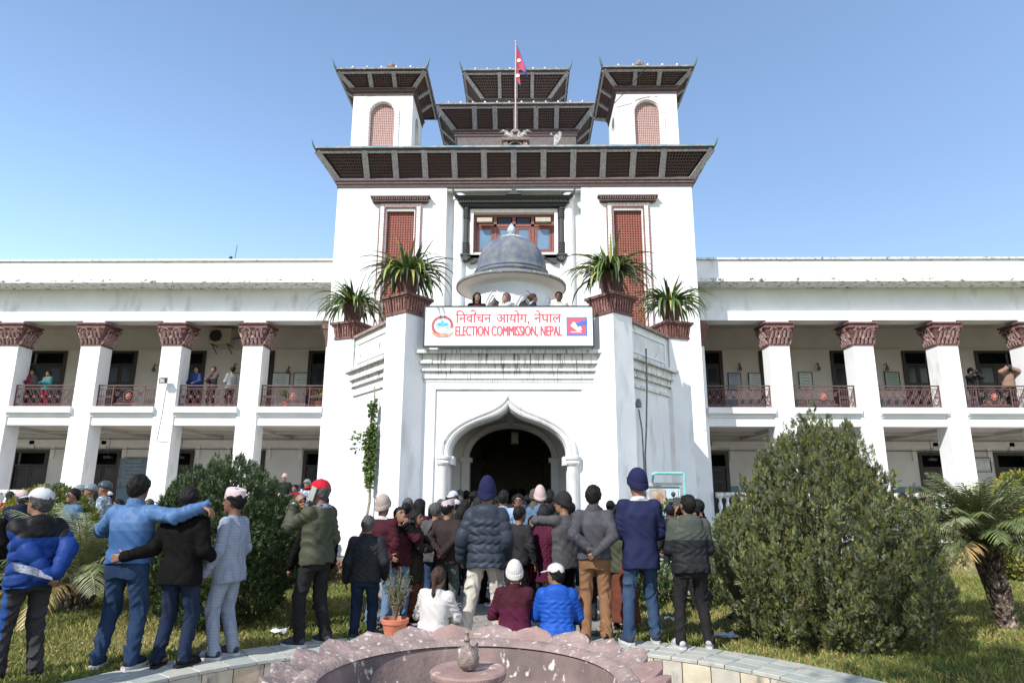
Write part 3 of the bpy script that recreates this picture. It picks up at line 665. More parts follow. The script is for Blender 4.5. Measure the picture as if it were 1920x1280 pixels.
            for k in np.arange(xa, xb, .06): m.box(k, k+.02, yr-.008, yr+.008, zb_+.03, zb_+.09)
            P(m, 'ironwork', IRON, r)
        else:                # hoops at the ends, scrolls and a medallion in the middle
            mid = (xa+xb)/2
            for q_ in (-1, 1):
                e = xa if q_ < 0 else xb
                for k in range(6):
                    x_ = e-q_*(.05+k*.085)
                    m.tube([(x_, yr, zb_+.1), (x_, yr, zt_-.18), (x_-q_*.04, yr, zt_-.11), (x_-q_*.085, yr, zt_-.18), (x_-q_*.085, yr, zb_+.25)], .010, 4)
                    m.tube([(x_, yr, zb_+.3), (x_-q_*.04, yr, zb_+.14), (x_-q_*.085, yr, zb_+.3)], .010, 4)
                m.box(min(e, e-q_*.56), max(e, e-q_*.56), yr-.014, yr+.014, zb_+.36, zb_+.385); m.box(min(e, e-q_*.56), max(e, e-q_*.56), yr-.014, yr+.014, zb_+.42, zb_+.445)
                m.box(e-q_*.58-.015, e-q_*.58+.015, yr-.015, yr+.015, zb_, zt_)
                for (cx_, cz, r0, dr) in ((mid+q_*.34, zb_+.25, .12, 1), (mid+q_*.42, zb_+.5, .09, -1), (mid+q_*.16, zb_+.20, .07, -1)):
                    m.tube([(cx_+r0*(1-t*.8)*cos(dr*q_*t*10+1.5), yr, cz+r0*(1-t*.8)*sin(dr*t*10+1.5)) for t in np.linspace(0, 1, 18)], .017, 4)
                m.tube([(mid+q_*.56, yr, zb_+.62), (mid+q_*.4, yr, zb_+.5), (mid+q_*.32, yr, zb_+.66), (mid+q_*.18, yr, zb_+.64)], .012, 4)
            m.tube([(mid+.2*cos(t), yr, zb_+.42+.22*sin(t)) for t in np.linspace(0, 2*pi, 17)], .016, 5, cap=False)
            m.box(mid-.5, mid+.5, yr-.01, yr+.01, zb_+.115, zb_+.15)
            P(m, 'ironwork', IRON, r)
            m = MB()
            for t in np.linspace(0, 2*pi, 9)[:-1]:
                m.tube([(mid, yr-.015, zb_+.42), (mid+.10*cos(t), yr-.02, zb_+.42+.12*sin(t)), (mid+.14*cos(t+.4), yr, zb_+.42+.16*sin(t+.4))], [.03, .022, .008], 5)
            m.lathe([(.05, zb_+.38), (.05, zb_+.46)], (mid, yr-.03), 8); P(m, 'medallion', M('medallion_red', (.42, .14, .12), (.30, .10, .08), 10, .6), r)
        if s > 0 and i < 3 or (s < 0 and False):
            pass
    # small ceiling ribs of the ground-floor verandah
    m = MB()
    for i, cx in enumerate(COLX): m.box(s*cx-.15, s*cx+.15, 25.2, YB, 3.98, 4.118)
    m.box(*X(6.56, XE), 27.0, 27.2, 4.02, 4.118); P(m, 'ceiling_beam', CEIL)
    m = MB()
    for cx in (11.5, 14.6, 17.8): m.box(s*cx-.17, s*cx+.17, YB-.3, YB-.16, 3.10, 3.2); m.tube([(s*cx, YB-.23, 3.2), (s*cx, YB-.23, 3.98)], .012, 4)
    P(m, 'hanging_sign_bracket', BLACKM)
# ground-floor balustrades between columns
def balustrade(x0, x1, label):
    b = thing('balustrade', label, 'balustrade', ((x0+x1)/2, 24.2, .93)); b_ = b
    m = MB(); m.box(x0, x1, 24.1, 24.36, 1.62, 1.74); m.box(x0, x1, 24.14, 24.32, 1.56, 1.617); P(m, 'rail', STAIN2, b_); m = MB(); m.box(x0, x1, 24.12, 24.34, .935, 1.02); P(m, 'base_rail', WHITE2, b_)
    n = int((x1-x0)/.24)
    for i in range(n):
        x = x0+(i+.5)*(x1-x0)/n; m = MB(); m.lathe([(.07, 1.02), (.07, 1.06), (.045, 1.1), (.075, 1.22), (.08, 1.3), (.045, 1.42), (.04, 1.48), (.065, 1.52), (.065, 1.56)], (x, 24.23), 9); P(m, 'baluster', WHITE2, b_, smooth=True)
balustrade(7.2, 9.5, 'white balustrade of the right verandah in the bay beside the tower')
balustrade(10.4, 12.6, 'white balustrade behind the big conifer bush on the right')
balustrade(-19.0, -16.65, 'white balustrade at the far left end of the verandah')
balustrade(13.5, 15.75, 'white balustrade behind the right palm top')
# tiled hip of a roof behind the right parapet
m = MB(); m.hexa([(6.6, 25.5, 10.45), (8.6, 25.5, 10.45), (8.6, 28, 10.45), (6.6, 28, 10.45), (6.6, 25.9, 10.95), (8.1, 25.9, 10.95), (8.1, 27.5, 10.95), (6.6, 27.5, 10.95)])
P(m, 'tiled_roof_hip', M('orange_roof_tile', (.45, .16, .07), (.35, .24, .16), 30, .8, .4, 40))
# ------------------------------------------------------------------ arched porch (part of the palace)
YP = 15.9
ogee_o = [(-1.66, 2.5), (-1.62, 2.78), (-1.54, 2.99), (-1.38, 3.17), (-1.14, 3.34), (-.83, 3.49), (-.51, 3.62), (-.26, 3.76), (-.10, 3.9), (0, 4.06)]
ogee_i = [(-1.40, 2.5), (-1.35, 2.76), (-1.2, 3.0), (-.95, 3.2), (-.68, 3.32), (-.42, 3.41), (-.26, 3.47), (-.14, 3.54), (-.05, 3.61), (0, 3.68)]
def dens(c, n=4):
    c = np.array(c); t = np.arange(len(c)); tt = np.linspace(0, len(c)-1, (len(c)-1)*n+1)
    # catmull-rom
    out = []
    for x in tt:
        i = min(int(x), len(c)-2); f = x-i; p0 = c[max(i-1, 0)]; p1 = c[i]; p2 = c[i+1]; p3 = c[min(i+2, len(c)-1)]
        out.append(.5*((2*p1)+(-p0+p2)*f+(2*p0-5*p1+4*p2-p3)*f*f+(-p0+3*p1-3*p2+p3)*f**3))
    return np.array(out)
oo, oi = dens(ogee_o), dens(ogee_i)
m = MB(); m.box(-2.3, -1.40, YP, YP+.55, 0, 4.4); m.box(1.40, 2.3, YP, YP+.55, 0, 4.4)
for sgn in (1, -1):
    c = [(sgn*a, b) for a, b in oi]
    for (xa, za), (xb, zb) in zip(c[:-1], c[1:]):
        if abs(xa-xb) < 1e-4: continue
        if xa > xb: xa, za, xb, zb = xb, zb, xa, za
        m.hexa([(xa, YP, za), (xb, YP, zb), (xb, YP+.55, zb), (xa, YP+.55, za), (xa, YP, 4.4), (xb, YP, 4.4), (xb, YP+.55, 4.4), (xa, YP+.55, 4.4)])
P(m, 'porch_wall', WHITE)
m = MB()
for sgn in (1, -1):
    prof = []
    for k, (w_, d_) in enumerate(((0, 0), (.06, .07), (.22, .13), (.40, .10), (.45, .06), (.62, .12), (.85, .09), (1, -.02))):
        prof.append([(sgn*(a[0]*(1-w_)+b[0]*w_), YP-d_, a[1]*(1-w_)+b[1]*w_) for a, b in zip(oo, oi)])
    for A, B_ in zip(prof[:-1], prof[1:]):
        m.strip(A, B_) if sgn > 0 else m.strip(B_, A)
o = P(m, 'arch_moulding', STAIN if False else M('arch_moulding_plaster', (.67, .67, .66), (.56, .555, .54), 3, .8, .1, 14, c3=(.16, .15, .14), s3=4, lo3=.62, hi3=.76, stretch3=(2, 2, 1)), smooth=True)
for q_ in (-1, 1):
    m = MB(); m.lathe([(.115, 0), (.115, 2.3), (.12, 2.31), (.15, 2.33), (.17, 2.38), (.15, 2.43), (.18, 2.46), (.19, 2.52), (.1, 2.54)], (q_*1.53, YP-.02), 18); o = P(m, 'arch_column', _mc['arch_moulding_plaster']); asm(o)
    m = MB(); m.box(min(q_*1.30, q_*1.41), max(q_*1.30, q_*1.41), YP+.0, YP+.6, 2.33, 2.53); P(m, 'impost', WHITE2)
# raised frame round the arch panel
m = MB()
m.box(-2.3, -1.77, YP-.045, YP, .0, 4.3); m.box(1.77, 2.3, YP-.045, YP, 0, 4.3); m.box(-1.77, 1.77, YP-.045, YP, 4.13, 4.3); P(m, 'raised_frame', WHITE)
# cornice bands
def bands(m, x0, x1):
    for z0, z1, d in ((4.30, 4.38, .06), (4.38, 4.55, .09), (4.56, 4.62, .15), (4.62, 4.74, .10), (4.74, 4.80, .2), (4.80, 4.97, .17), (4.975, 5.06, .30)): m.box(x0, x1, YP-d, YP+.3, z0, z1)
m = MB(); bands(m, -2.3, 2.3); P(m, 'porch_cornice', M('streaked_cornice', (.66, .655, .64), (.55, .54, .52), 3, .9, .15, 12, c3=(.05, .045, .04), s3=2.4, lo3=.53, hi3=.70, stretch3=(14, 2, .9)))
m = MB(); m.box(-2.3, 2.3, YP, YP+.25, 5.0, 6.0); P(m, 'porch_parapet', WHITE); m = MB(); m.box(-2.3, 2.3, YP-.05, YP+.3, 6.0, 6.06); P(m, 'parapet_coping', STAIN2)
m = MB(); m.add([(-2.3, YP+.3, 5.08), (2.3, YP+.3, 5.08), (4.6, 18.4, 5.08), (4.9, 22.5, 5.08), (-4.9, 22.5, 5.08), (-4.6, 18.4, 5.08)], [(0, 1, 2, 3, 4, 5)])
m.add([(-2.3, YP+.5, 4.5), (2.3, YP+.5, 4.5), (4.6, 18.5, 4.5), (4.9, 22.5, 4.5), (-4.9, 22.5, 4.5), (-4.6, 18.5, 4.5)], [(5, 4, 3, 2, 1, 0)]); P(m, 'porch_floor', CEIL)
TER_LIP = TERRA
for s in (-1, 1):
    # inner pier turned 45 degrees
    a = radians(45+(9 if s < 0 else -4)); pc = (s*2.54, 15.80)
    pier = dd('pier'); m = MB(); m.rbox(pc[0], pc[1], .345, .345, 0, 5.93, a); P(m, 'shaft', WHITE, pier)
    def cap(parent, pc, a, hs, z, zt):
        m = MB(); m.rbox(pc[0], pc[1], hs+.03, hs+.03, z-.02, z+.05, a); m.rbox(pc[0], pc[1], hs+.01, hs+.01, z+.05, zt-.1, a, 1.13); m.rbox(pc[0], pc[1], (hs+.01)*1.13+.03, (hs+.01)*1.13+.03, zt-.1, zt-.05, a); m.rbox(pc[0], pc[1], (hs+.01)*1.13+.07, (hs+.01)*1.13+.07, zt-.05, zt+.02, a)
        o = P(m, 'pier_cap', TERRA, parent)
        m = MB(); n = 8
        for f in range(4):
            ca, sa = cos(a+f*pi/2), sin(a+f*pi/2)
            for i in range(n):
                u = (i+.5)/n*2-1
                p0 = (hs+.02, u*(hs)); p1 = ((hs+.02)*1.13, u*(hs)*1.13)
                m.beam((pc[0]+p0[0]*ca-p0[1]*sa, pc[1]+p0[0]*sa+p0[1]*ca, z+.06), (pc[0]+p1[0]*ca-p1[1]*sa, pc[1]+p1[0]*sa+p1[1]*ca, zt-.11), .05, .035, (ca, sa, 0))
        P(m, 'cap_flutes', M('cap_flute_red', (.22, .092, .075), (.14, .06, .052), 12, .75, .3, 40, c3=(.45, .40, .36), s3=13, lo3=.6, hi3=.72), o)
    cap(pier, pc, a, .345, 5.93, 6.38)
    # outer pier
    pc2 = (s*4.66, 18.75); a2 = radians(-22 if s < 0 else 22)
    pier2 = dd('pier'); m = MB(); m.rbox(pc2[0], pc2[1], .33, .33, 0, 6.0, a2); P(m, 'shaft', WHITE, pier2)
    cap(pier2, pc2, a2, .33, 6.0, 6.46)
    # angled side wall between them with cornice and coping
    A = np.array([s*2.75, 16.05]); Z2 = np.array([s*4.55, 18.55]); d = (Z2-A)/np.linalg.norm(Z2-A); n = np.array([d[1], -d[0]])*s
    def sidebox(m, z0, z1, off, th=.35, tr=(0, 1)):
        p, q = A+(Z2-A)*tr[0], A+(Z2-A)*tr[1]
        a_, b_, c_, e_ = p+n*off, q+n*off, q-n*th, p-n*th
        m.hexa([(*a_, z0), (*b_, z0), (*c_, z0), (*e_, z0), (*a_, z1), (*b_, z1), (*c_, z1), (*e_, z1)])
    m = MB(); sidebox(m, 0, 5.0, 0); P(m, 'side_wall', WHITE)
    m = MB()
    for z0, z1, o_ in ((4.30, 4.38, .05), (4.56, 4.62, .08), (4.62, 4.74, .05), (4.74, 4.80, .14), (4.80, 4.97, .11), (4.975, 5.06, .22)): sidebox(m, z0, z1, o_)
    P(m, 'side_cornice', _mc['streaked_cornice'])
    m = MB(); sidebox(m, 5.0, 5.95, .02, .2); P(m, 'side_parapet', M('mouldy_parapet', (.65, .65, .64), (.55, .55, .54), 3, .9, .2, 12, c3=(.05, .05, .045), s3=2.2, lo3=.56 if s > 0 else .6, hi3=.72, stretch3=(3, 3, 1.2)))
    m = MB()
    for tr, z0, z1 in (((.12, .86), 5.2, 5.24), ((.12, .86), 5.74, 5.78), ((.12, .14), 5.24, 5.74), ((.84, .86), 5.24, 5.74)): sidebox(m, z0, z1, .05, 0, tr)
    P(m, 'parapet_panel', WHITE2)
    m = MB(); sidebox(m, 5.955, 6.03, .10, .28); P(m, 'side_coping', M('red_stained_coping', (.30, .20, .17), (.18, .13, .115), 8, .85, .4, 30, c3=(.5, .47, .43), s3=7, lo3=.58, hi3=.7))
    m = MB(); m.box(min(s*4.6, s*4.85), max(s*4.6, s*4.85), 18.9, 22.6, 0, 5.06); P(m, 'return_wall', WHITE)
# inner arches of the porch passage
def rarch(y, hw, zs, rise, X_, ztop, th, mat, name):
    m = MB(); n = 16; m.box(-X_, -hw, y, y+th, 0, ztop); m.box(hw, X_, y, y+th, 0, ztop)
    for i in range(n):
        a0, a1 = pi*i/n, pi*(i+1)/n; xa, xb = hw*cos(a1), hw*cos(a0); za, zb = zs+rise*sin(a1), zs+rise*sin(a0)
        m.hexa([(xa, y, za), (xb, y, zb), (xb, y+th, zb), (xa, y+th, za), (xa, y, ztop), (xb, y, ztop), (xb, y+th, ztop), (xa, y+th, ztop)])
    P(m, name, mat)
    m = MB()
    for q_ in (-1, 1):
        m.box(min(q_*(hw-.09), q_*(hw+.22)), max(q_*(hw-.09), q_*(hw+.22)), y-.09, y+th+.05, zs-.12, zs); m.box(min(q_*(hw-.03), q_*(hw+.18)), max(q_*(hw-.03), q_*(hw+.18)), y-.06, y+th+.03, 0, zs-.122)
    pts = [(hw+.10)*cos(a) for a in np.linspace(0, pi, 21)]
    m.tube([((hw+.12)*cos(a), y-.02, zs+(rise+.12)*sin(a)) for a in np.linspace(0, pi, 25)], .045, 6)
    m.box(-.1, .1, y-.06, y, zs+rise+.02, zs+rise+.4)
    P(m, 'arch_trim', mat)
PORCH_IN = M('porch_inner_plaster', (.62, .60, .57), (.54, .52, .5), 2, .9)
rarch(18.3, 1.14, 2.62, .82, 4.5, 4.5, .35, PORCH_IN, 'inner_arch')
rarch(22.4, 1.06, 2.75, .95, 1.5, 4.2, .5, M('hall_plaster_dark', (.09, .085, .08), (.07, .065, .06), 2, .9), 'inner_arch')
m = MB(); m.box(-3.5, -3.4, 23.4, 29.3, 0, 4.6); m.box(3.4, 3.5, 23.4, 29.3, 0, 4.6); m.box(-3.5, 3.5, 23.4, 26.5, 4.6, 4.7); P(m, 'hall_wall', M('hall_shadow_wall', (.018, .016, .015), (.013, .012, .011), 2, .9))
m = MB()
for q_ in (-1, 1): m.box(q_*1.7-.02 if q_ > 0 else q_*1.7-.02, q_*1.7+.02, 16.5, 18.3, 0, 3.0)
P(m, 'passage_wall', PORCH_IN)

# ------------------------------------------------------------------ kiosk with ribbed dome
K = thing('domed_kiosk', 'round white kiosk with weathered blue dome on the porch terrace', 'kiosk', (0, 18.6, 5.08))
kc = (0.0, 18.6)
m = MB(); n_ = 8; R = 1.08
for i in range(n_):
    a = 2*pi*(i+.5)/n_+pi/8; m.lathe([(.13, 5.08), (.13, 6.7), (.17, 6.75)], (kc[0]+R*cos(a), kc[1]+R*sin(a)), 10)
o = m.build('kiosk_column', WHITE2, K); asm(o)
# upper ring wall with scalloped openings cut as strips
m = MB()
for i in range(n_):
    ac = 2*pi*i/n_+pi/8; nn = 12
    for j in range(nn):
        t0, t1 = j/nn*2-1, (j+1)/nn*2-1
        def zt(t):
            base = 6.35+.62*max(0, 1-abs(t)/.86)**.55; return (base-.05*abs(sin(t*9))) if abs(t) < .86 else 6.3
        a0, a1 = ac+t0*pi/n_, ac+t1*pi/n_
        z0, z1 = zt(t0), zt(t1)
        P_ = [(kc[0]+r*cos(a), kc[1]+r*sin(a), z) for z, r in ((None, 1.0), (None, 1.14)) for a in ()]
        pts = []
        for (aa, zz) in ((a0, z0), (a1, z1)): pts.append((aa, zz))
        m.hexa([(kc[0]+1.16*cos(a0), kc[1]+1.16*sin(a0), z0), (kc[0]+1.16*cos(a1), kc[1]+1.16*sin(a1), z1), (kc[0]+1.0*cos(a1), kc[1]+1.0*sin(a1), z1), (kc[0]+1.0*cos(a0), kc[1]+1.0*sin(a0), z0),
                (kc[0]+1.16*cos(a0), kc[1]+1.16*sin(a0), 7.4), (kc[0]+1.16*cos(a1), kc[1]+1.16*sin(a1), 7.4), (kc[0]+1.0*cos(a1), kc[1]+1.0*sin(a1), 7.4), (kc[0]+1.0*cos(a0), kc[1]+1.0*sin(a0), 7.4)])
m.build('scalloped_wall', WHITE2, K)
m = MB()
for i in range(n_):
    ac = 2*pi*i/n_+pi/8
    for rr, w_ in ((.62, .02), (.5, .015)):
        m.tube([(kc[0]+(1.175)*cos(ac+t*pi/n_*rr*1.5), kc[1]+1.175*sin(ac+t*pi/n_*rr*1.5), 6.45+rr*1.15*(1-abs(t)**1.7)) for t in np.linspace(-1, 1, 13)], w_, 5)
m.build('arch_relief', WHITE2, K)
m = MB(); m.lathe([(1.16, 7.38), (1.20, 7.42), (1.26, 7.44)], kc, 40); m.build('ring_moulding', WHITE2, K, smooth=True)
m = MB(); m.lathe([(1.2, 7.60), (1.57, 7.50), (1.60, 7.53), (1.60, 7.57), (1.12, 7.64)], kc, 48); m.lathe([(1.22, 7.44), (1.57, 7.498)], kc, 48); m.build('brim', M('brim_underside', (.74, .70, .65), (.68, .64, .6), 2, .9), K, smooth=True)
m = MB(); m.lathe([(1.585, 7.49), (1.615, 7.50), (1.615, 7.585), (1.4, 7.615), (1.10, 7.65)], kc, 48); m.build('brim_edge', M('mossy_edge', (.19, .19, .18), (.11, .11, .105), 9, .9, .5, 25, c3=(.35, .35, .33), s3=12, lo3=.6, hi3=.7), K, smooth=True)
prof = [(1.10, 7.63), (1.14, 7.68), (1.145, 7.76), (1.09, 7.79), (1.085, 7.82), (1.12, 7.84), (1.12, 7.89), (1.08, 7.91), (1.075, 7.94), (1.10, 7.955), (1.10, 7.99), (1.06, 8.01)]
for t in np.linspace(0, 1, 14): prof.append((1.04*cos(t*pi/2*.80)**.85, 8.03+1.02*sin(t*pi/2*.80)/sin(pi/2*.80)))
m = MB(); m.lathe(prof, kc, 56); o = m.build('dome', DOME, K, smooth=True)
m = MB()       # petals at the crown
for i in range(14):
    a = 2*pi*i/14; r0 = .34
    pts = [(kc[0]+r*cos(a), kc[1]+r*sin(a), z) for r, z in ((.12, 9.12), (.25, 9.08), (.37, 9.0), (.47, 8.93), (.50, 8.95))]
    m.tube(pts, [.04, .07, .09, .07, .02], 6)
m.build('crown_petals', M('dome_crown', (.42, .43, .42), (.26, .28, .29), 8, .85, .5, 22), K, smooth=True)
m = MB(); m.lathe([(.17, 9.08), (.10, 9.16), (.06, 9.22), (.10, 9.26), (.125, 9.33), (.12, 9.40), (.08, 9.49), (.03, 9.56), (.001, 9.60)], kc, 16); m.build('finial', M('dome_finial', (.42, .5, .5), (.2, .3, .36), 12, .7, .4, 40), K, smooth=True)

# ------------------------------------------------------------------ banner with lettering
BN = thing('banner', 'white banner over the arch with red lettering, round emblem and ballot logo', 'banner', (0, 15.52, 5.08))
bx0, bx1, bz0, bz1, by = -2.03, 2.03, 5.13, 6.10, 15.50
m = MB()
for a, b, c, d in ((bx0-.03, bx1+.03, bz0-.045, bz0), (bx0-.03, bx1+.03, bz1, bz1+.02), (bx0-.03, bx0, bz0, bz1), (bx1, bx1+.035, bz0, bz1)): m.box(a, b, by-.02, by+.04, c, d)
m.box(-.03, .03, by+.012, by+.04, bz0, bz1)
m.build('frame', BLACKM, BN)
nxx, nzz = 40, 10; m = MB(); V = []
m.box(bx0, bx1, by, by+.01, bz0, bz1)
m.build('sheet', M('banner_vinyl', (.86, .86, .87), (.83, .835, .85), .9, .45), BN)
RED = M('banner_red_print', (.70, .075, .10), (.64, .08, .10), 9, .5); BLU = M('banner_blue_print', (.05, .16, .55), (.04, .13, .5), 9, .5)
def text_mesh(*a):
    wd = a[9] if len(a) > 9 else .008
    for k, dx in enumerate((-wd, -wd*.5, .0, wd*.5, wd)): r = text_mesh1(a[0], a[1]+dx, a[2]+dx, a[3], a[4], a[5], a[6], a[7], a[8]-.0006*k, 0.)
    return r
def text_mesh1(body, x0, x1, z0, z1, name, mat, parent, y, off=.0):
    c = bpy.data.curves.new('lettering', 'FONT'); c.body = body; c.offset = off; c.extrude = .002
    t = bpy.data.objects.new('lettering_source', c); COL.objects.link(t)
    dg = bpy.context.evaluated_depsgraph_get(); me = bpy.data.meshes.new_from_object(t.evaluated_get(dg))
    co = np.empty(len(me.vertices)*3, dtype=np.float32); me.vertices.foreach_get('co', co); co = co.reshape(-1, 3)
    mn, mx = co.min(0), co.max(0); k = ((x1-x0)/(mx[0]-mn[0]), (z1-z0)/(mx[1]-mn[1]))
    out = np.stack([x0+(co[:, 0]-mn[0])*k[0], y-co[:, 2], z0+(co[:, 1]-mn[1])*k[1]], 1)-WL[parent.name]
    me.vertices.foreach_set('co', out.astype(np.float32).ravel()); me.materials.clear(); me.materials.append(mat); me.update()
    bpy.data.objects.remove(t); bpy.data.curves.remove(c)
    return link(name, me, parent)
yt = by-.005
# Devanagari line: glyphs in visual order, the reph hook drawn by hand
text_mesh('\u093f\u0928\u0935\u093e\u091a\u0928', -1.28, -.42, 5.70, 6.01, 'lettering', RED, BN, yt, .006)
text_mesh('\u0906\u092f\u094b\u0917,', -.29, .50, 5.66, 6.01, 'lettering', RED, BN, yt, .006)
text_mesh('\u0928\u0947\u092a\u093e\u0932', .62, 1.28, 5.70, 6.01, 'lettering', RED, BN, yt, .006)
m = MB(); hook = [(-.86+.075*cos(a)*.8, 5.965+.05*sin(a)) for a in np.linspace(-.4*pi, .9*pi, 9)]
m.tube([(x, yt-.001, z) for x, z in hook], .013, 6); m.build('lettering', RED, BN)
text_mesh('ELECTION COMMISSION, NEPAL', -1.28, 1.29, 5.33, 5.62, 'lettering', RED, BN, yt, .008)
# ballot logo
m = MB(); m.box(1.40, 1.90, yt-.001, yt+.004, 5.37, 5.84); m.build('logo_border', BLU, BN)
m = MB(); m.box(1.435, 1.865, yt-.004, yt-.001, 5.405, 5.805); m.build('logo_field', M('logo_red', (.70, .08, .12), (.66, .08, .12), 5, .5), BN)
def poly(pts, y, name, mat):
    m = MB(); m.prism(pts, lambda u, v: (u, y, v), lambda u, v: (u, y-.002, v)); return m.build(name, mat, BN)
WP = M('logo_white', (.85, .85, .86), (.82, .82, .84), 5, .5)
poly([(1.50, 5.62), (1.57, 5.72), (1.74, 5.60), (1.77, 5.52), (1.68, 5.47)], yt-.006, 'ballot_paper', WP)
poly([(1.50, 5.455), (1.50, 5.475), (1.76, 5.47), (1.76, 5.45)], yt-.006, 'ballot_slot', WP)
poly([(1.865, 5.745), (1.865, 5.64), (1.80, 5.645), (1.75, 5.63), (1.70, 5.585), (1.665, 5.585), (1.66, 5.62), (1.62, 5.66), (1.64, 5.69), (1.70, 5.71), (1.76, 5.745)], yt-.009, 'blue_hand', BLU)
# round emblem: wreath, mountain, hill, ribbon
EC = (-1.60, 5.62)
m = MB()
for i in range(30):
    a = radians(-50)+radians(280)*i/29
    for rr, sz in ((.225, .030), (.255, .024)):
        x, z = EC[0]+rr*cos(a+rr*3), EC[1]+rr*sin(a+rr*3)*.95
        m.prism([(x+sz*cos(t)*(1.0), z+sz*sin(t)) for t in np.linspace(0, 2*pi, 7)[:-1]], lambda u, v: (u, yt, v), lambda u, v: (u, yt-.002, v))
m.build('emblem_wreath', M('emblem_red', (.66, .12, .13), (.80, .35, .34), 30, .5), BN)
poly([(EC[0]+.19*cos(t), EC[1]+.18*sin(t)) for t in np.linspace(0, 2*pi, 24)[:-1]], yt-.0035, 'emblem_disc', M('emblem_sky', (.55, .74, .85), (.45, .68, .82), 6, .5))
poly([(EC[0]-.17, EC[1]+.02), (EC[0]-.09, EC[1]+.08), (EC[0]-.05, EC[1]+.06), (EC[0], EC[1]+.14), (EC[0]+.06, EC[1]+.07), (EC[0]+.10, EC[1]+.09), (EC[0]+.17, EC[1]+.02), (EC[0], EC[1]-.03)], yt-.006, 'emblem_mountain', M('emblem_blue', (.04, .25, .50), (.2, .5, .7), 12, .5))
poly([(EC[0]-.16, EC[1]-.03), (EC[0]-.05, EC[1]+.0), (EC[0]+.05, EC[1]-.03), (EC[0]+.17, EC[1]-.01), (EC[0]+.12, EC[1]-.09), (EC[0]-.10, EC[1]-.09)], yt-.008, 'emblem_hill', M('emblem_green', (.25, .50, .30), (.35, .55, .35), 12, .5))
poly([(EC[0]-.12, EC[1]-.07), (EC[0]+.02, EC[1]-.055), (EC[0]+.12, EC[1]-.075), (EC[0]+.06, EC[1]-.14), (EC[0]-.06, EC[1]-.14)], yt-.010, 'emblem_hands', WP)
poly([(EC[0]-.28, EC[1]-.13), (EC[0]-.14, EC[1]-.19), (EC[0]+.14, EC[1]-.19), (EC[0]+.28, EC[1]-.13), (EC[0]+.25, EC[1]-.19), (EC[0]+.14, EC[1]-.265), (EC[0]-.14, EC[1]-.265), (EC[0]-.25, EC[1]-.19)], yt-.012, 'emblem_ribbon', M('emblem_ribbon_red', (.75, .16, .12), (.80, .38, .25), 9, .5))

# ------------------------------------------------------------------ planters on the piers (pot + strap-leaved plant)
LEAF_S = [M('strap_leaf_%s' % n, a, b, 5, .42, .1, 20, trans=.2) for n, a, b in (('green', (.13, .19, .045), (.06, .10, .028)), ('yellow', (.36, .37, .09), (.20, .25, .06)), ('dark', (.03, .045, .02), (.05, .07, .03)))]
def strap_plant(x, y, z, label, seed, n=85, L=.95, up=6, potr=.335, poth=.62, prz=.3):
    rg = np.random.default_rng(seed)
    pt = thing('planter_pot', 'fluted brown pot '+label, 'flower pot', (x, y, z))
    m = MB(); k = 12
    prof = [(potr*.78, 0, 0), (potr*.78, .05, 0), (potr*.60, .07, 0), (potr*.64, .12, 1), (potr*.98, poth-.1, 1), (potr*1.08, poth-.07, 0), (potr*1.08, poth, 0), (potr*.93, poth, 0), (potr*.9, poth-.08, 0)]
    V = []; nn = 48
    for r, zz, fl in prof:
        for i in range(nn):
            a = 2*pi*i/nn; rr = r*(1+(.05*cos(a*k) if fl else 0)); V.append((rr*cos(a), rr*sin(a), zz))
    m.add(V, [(j*nn+i, j*nn+(i+1) % nn, (j+1)*nn+(i+1) % nn, (j+1)*nn+i) for j in range(len(prof)-1) for i in range(nn)])
    asm(m.build('pot', BROWNPOT, pt, local=True), 40)
    m = MB(); m.lathe([(.001, poth-.05), (potr*.92, poth-.07)], (0, 0), 20); m.build('soil', SOIL, pt, local=True)
    pl = thing('strap_leaf_plant', 'drooping strap leaved plant '+label, 'plant', (x, y, z+poth-.06))
    for mi in range(3):
        m = MB()
        for i in range(n):
            if rg.choice(3, p=(.5, .2, .3)) != mi: continue
            a = rg.uniform(0, 2*pi); ln = L*rg.uniform(.55, 1.15); upk = i < up
            el = rg.uniform(1.15, 1.5) if upk else rg.uniform(.15, 1.1)
            dr = rg.uniform(.2, .7) if upk else rg.uniform(1.7, 3.0)
            if upk: ln *= .8
            p = np.array([rg.uniform(0, potr*.5)*cos(a), rg.uniform(0, potr*.5)*sin(a), 0.]); ns = 8; e = el; V = []
            w0 = rg.uniform(.034, .058); ca, sa = cos(a), sin(a); side = np.array([-sa, ca, 0]); tw = rg.uniform(-.6, .6)
            for j in range(ns+1):
                t = j/ns; w = w0*(sin(pi*min(1, t*.9+.12))**.6)*(1.05-t*.5)+.002
                dvec = np.array([ca*cos(e), sa*cos(e), sin(e)]); nrm = np.cross(side, dvec); sd = side*cos(tw*t)+nrm*sin(tw*t)
                V += [p-sd*w, p+nrm*w*.35, p+sd*w]
                p = p+dvec*ln/ns; e -= dr/ns*(.7+.6*t)
                if e < -1.5: e = -1.5
            F = [(j*3+c, j*3+c+1, (j+1)*3+c+1, (j+1)*3+c) for j in range(ns) for c in range(2)]
            m.add(V, F)
        if m.n: m.build('leaves', LEAF_S[mi], pl, local=True, smooth=True)
    return pt, pl
strap_plant(-2.54, 15.80, 6.41, 'on the left pier beside the banner', 3, 150, 1.32, 8)
strap_plant(2.54, 15.80, 6.41, 'on the right pier beside the banner', 4, 150, 1.32, 14)
strap_plant(-4.66, 18.75, 6.49, 'on the outer left pier', 5, 140, 1.32, 6)
strap_plant(4.66, 18.75, 6.49, 'on the outer right pier', 6, 140, 1.36, 9)

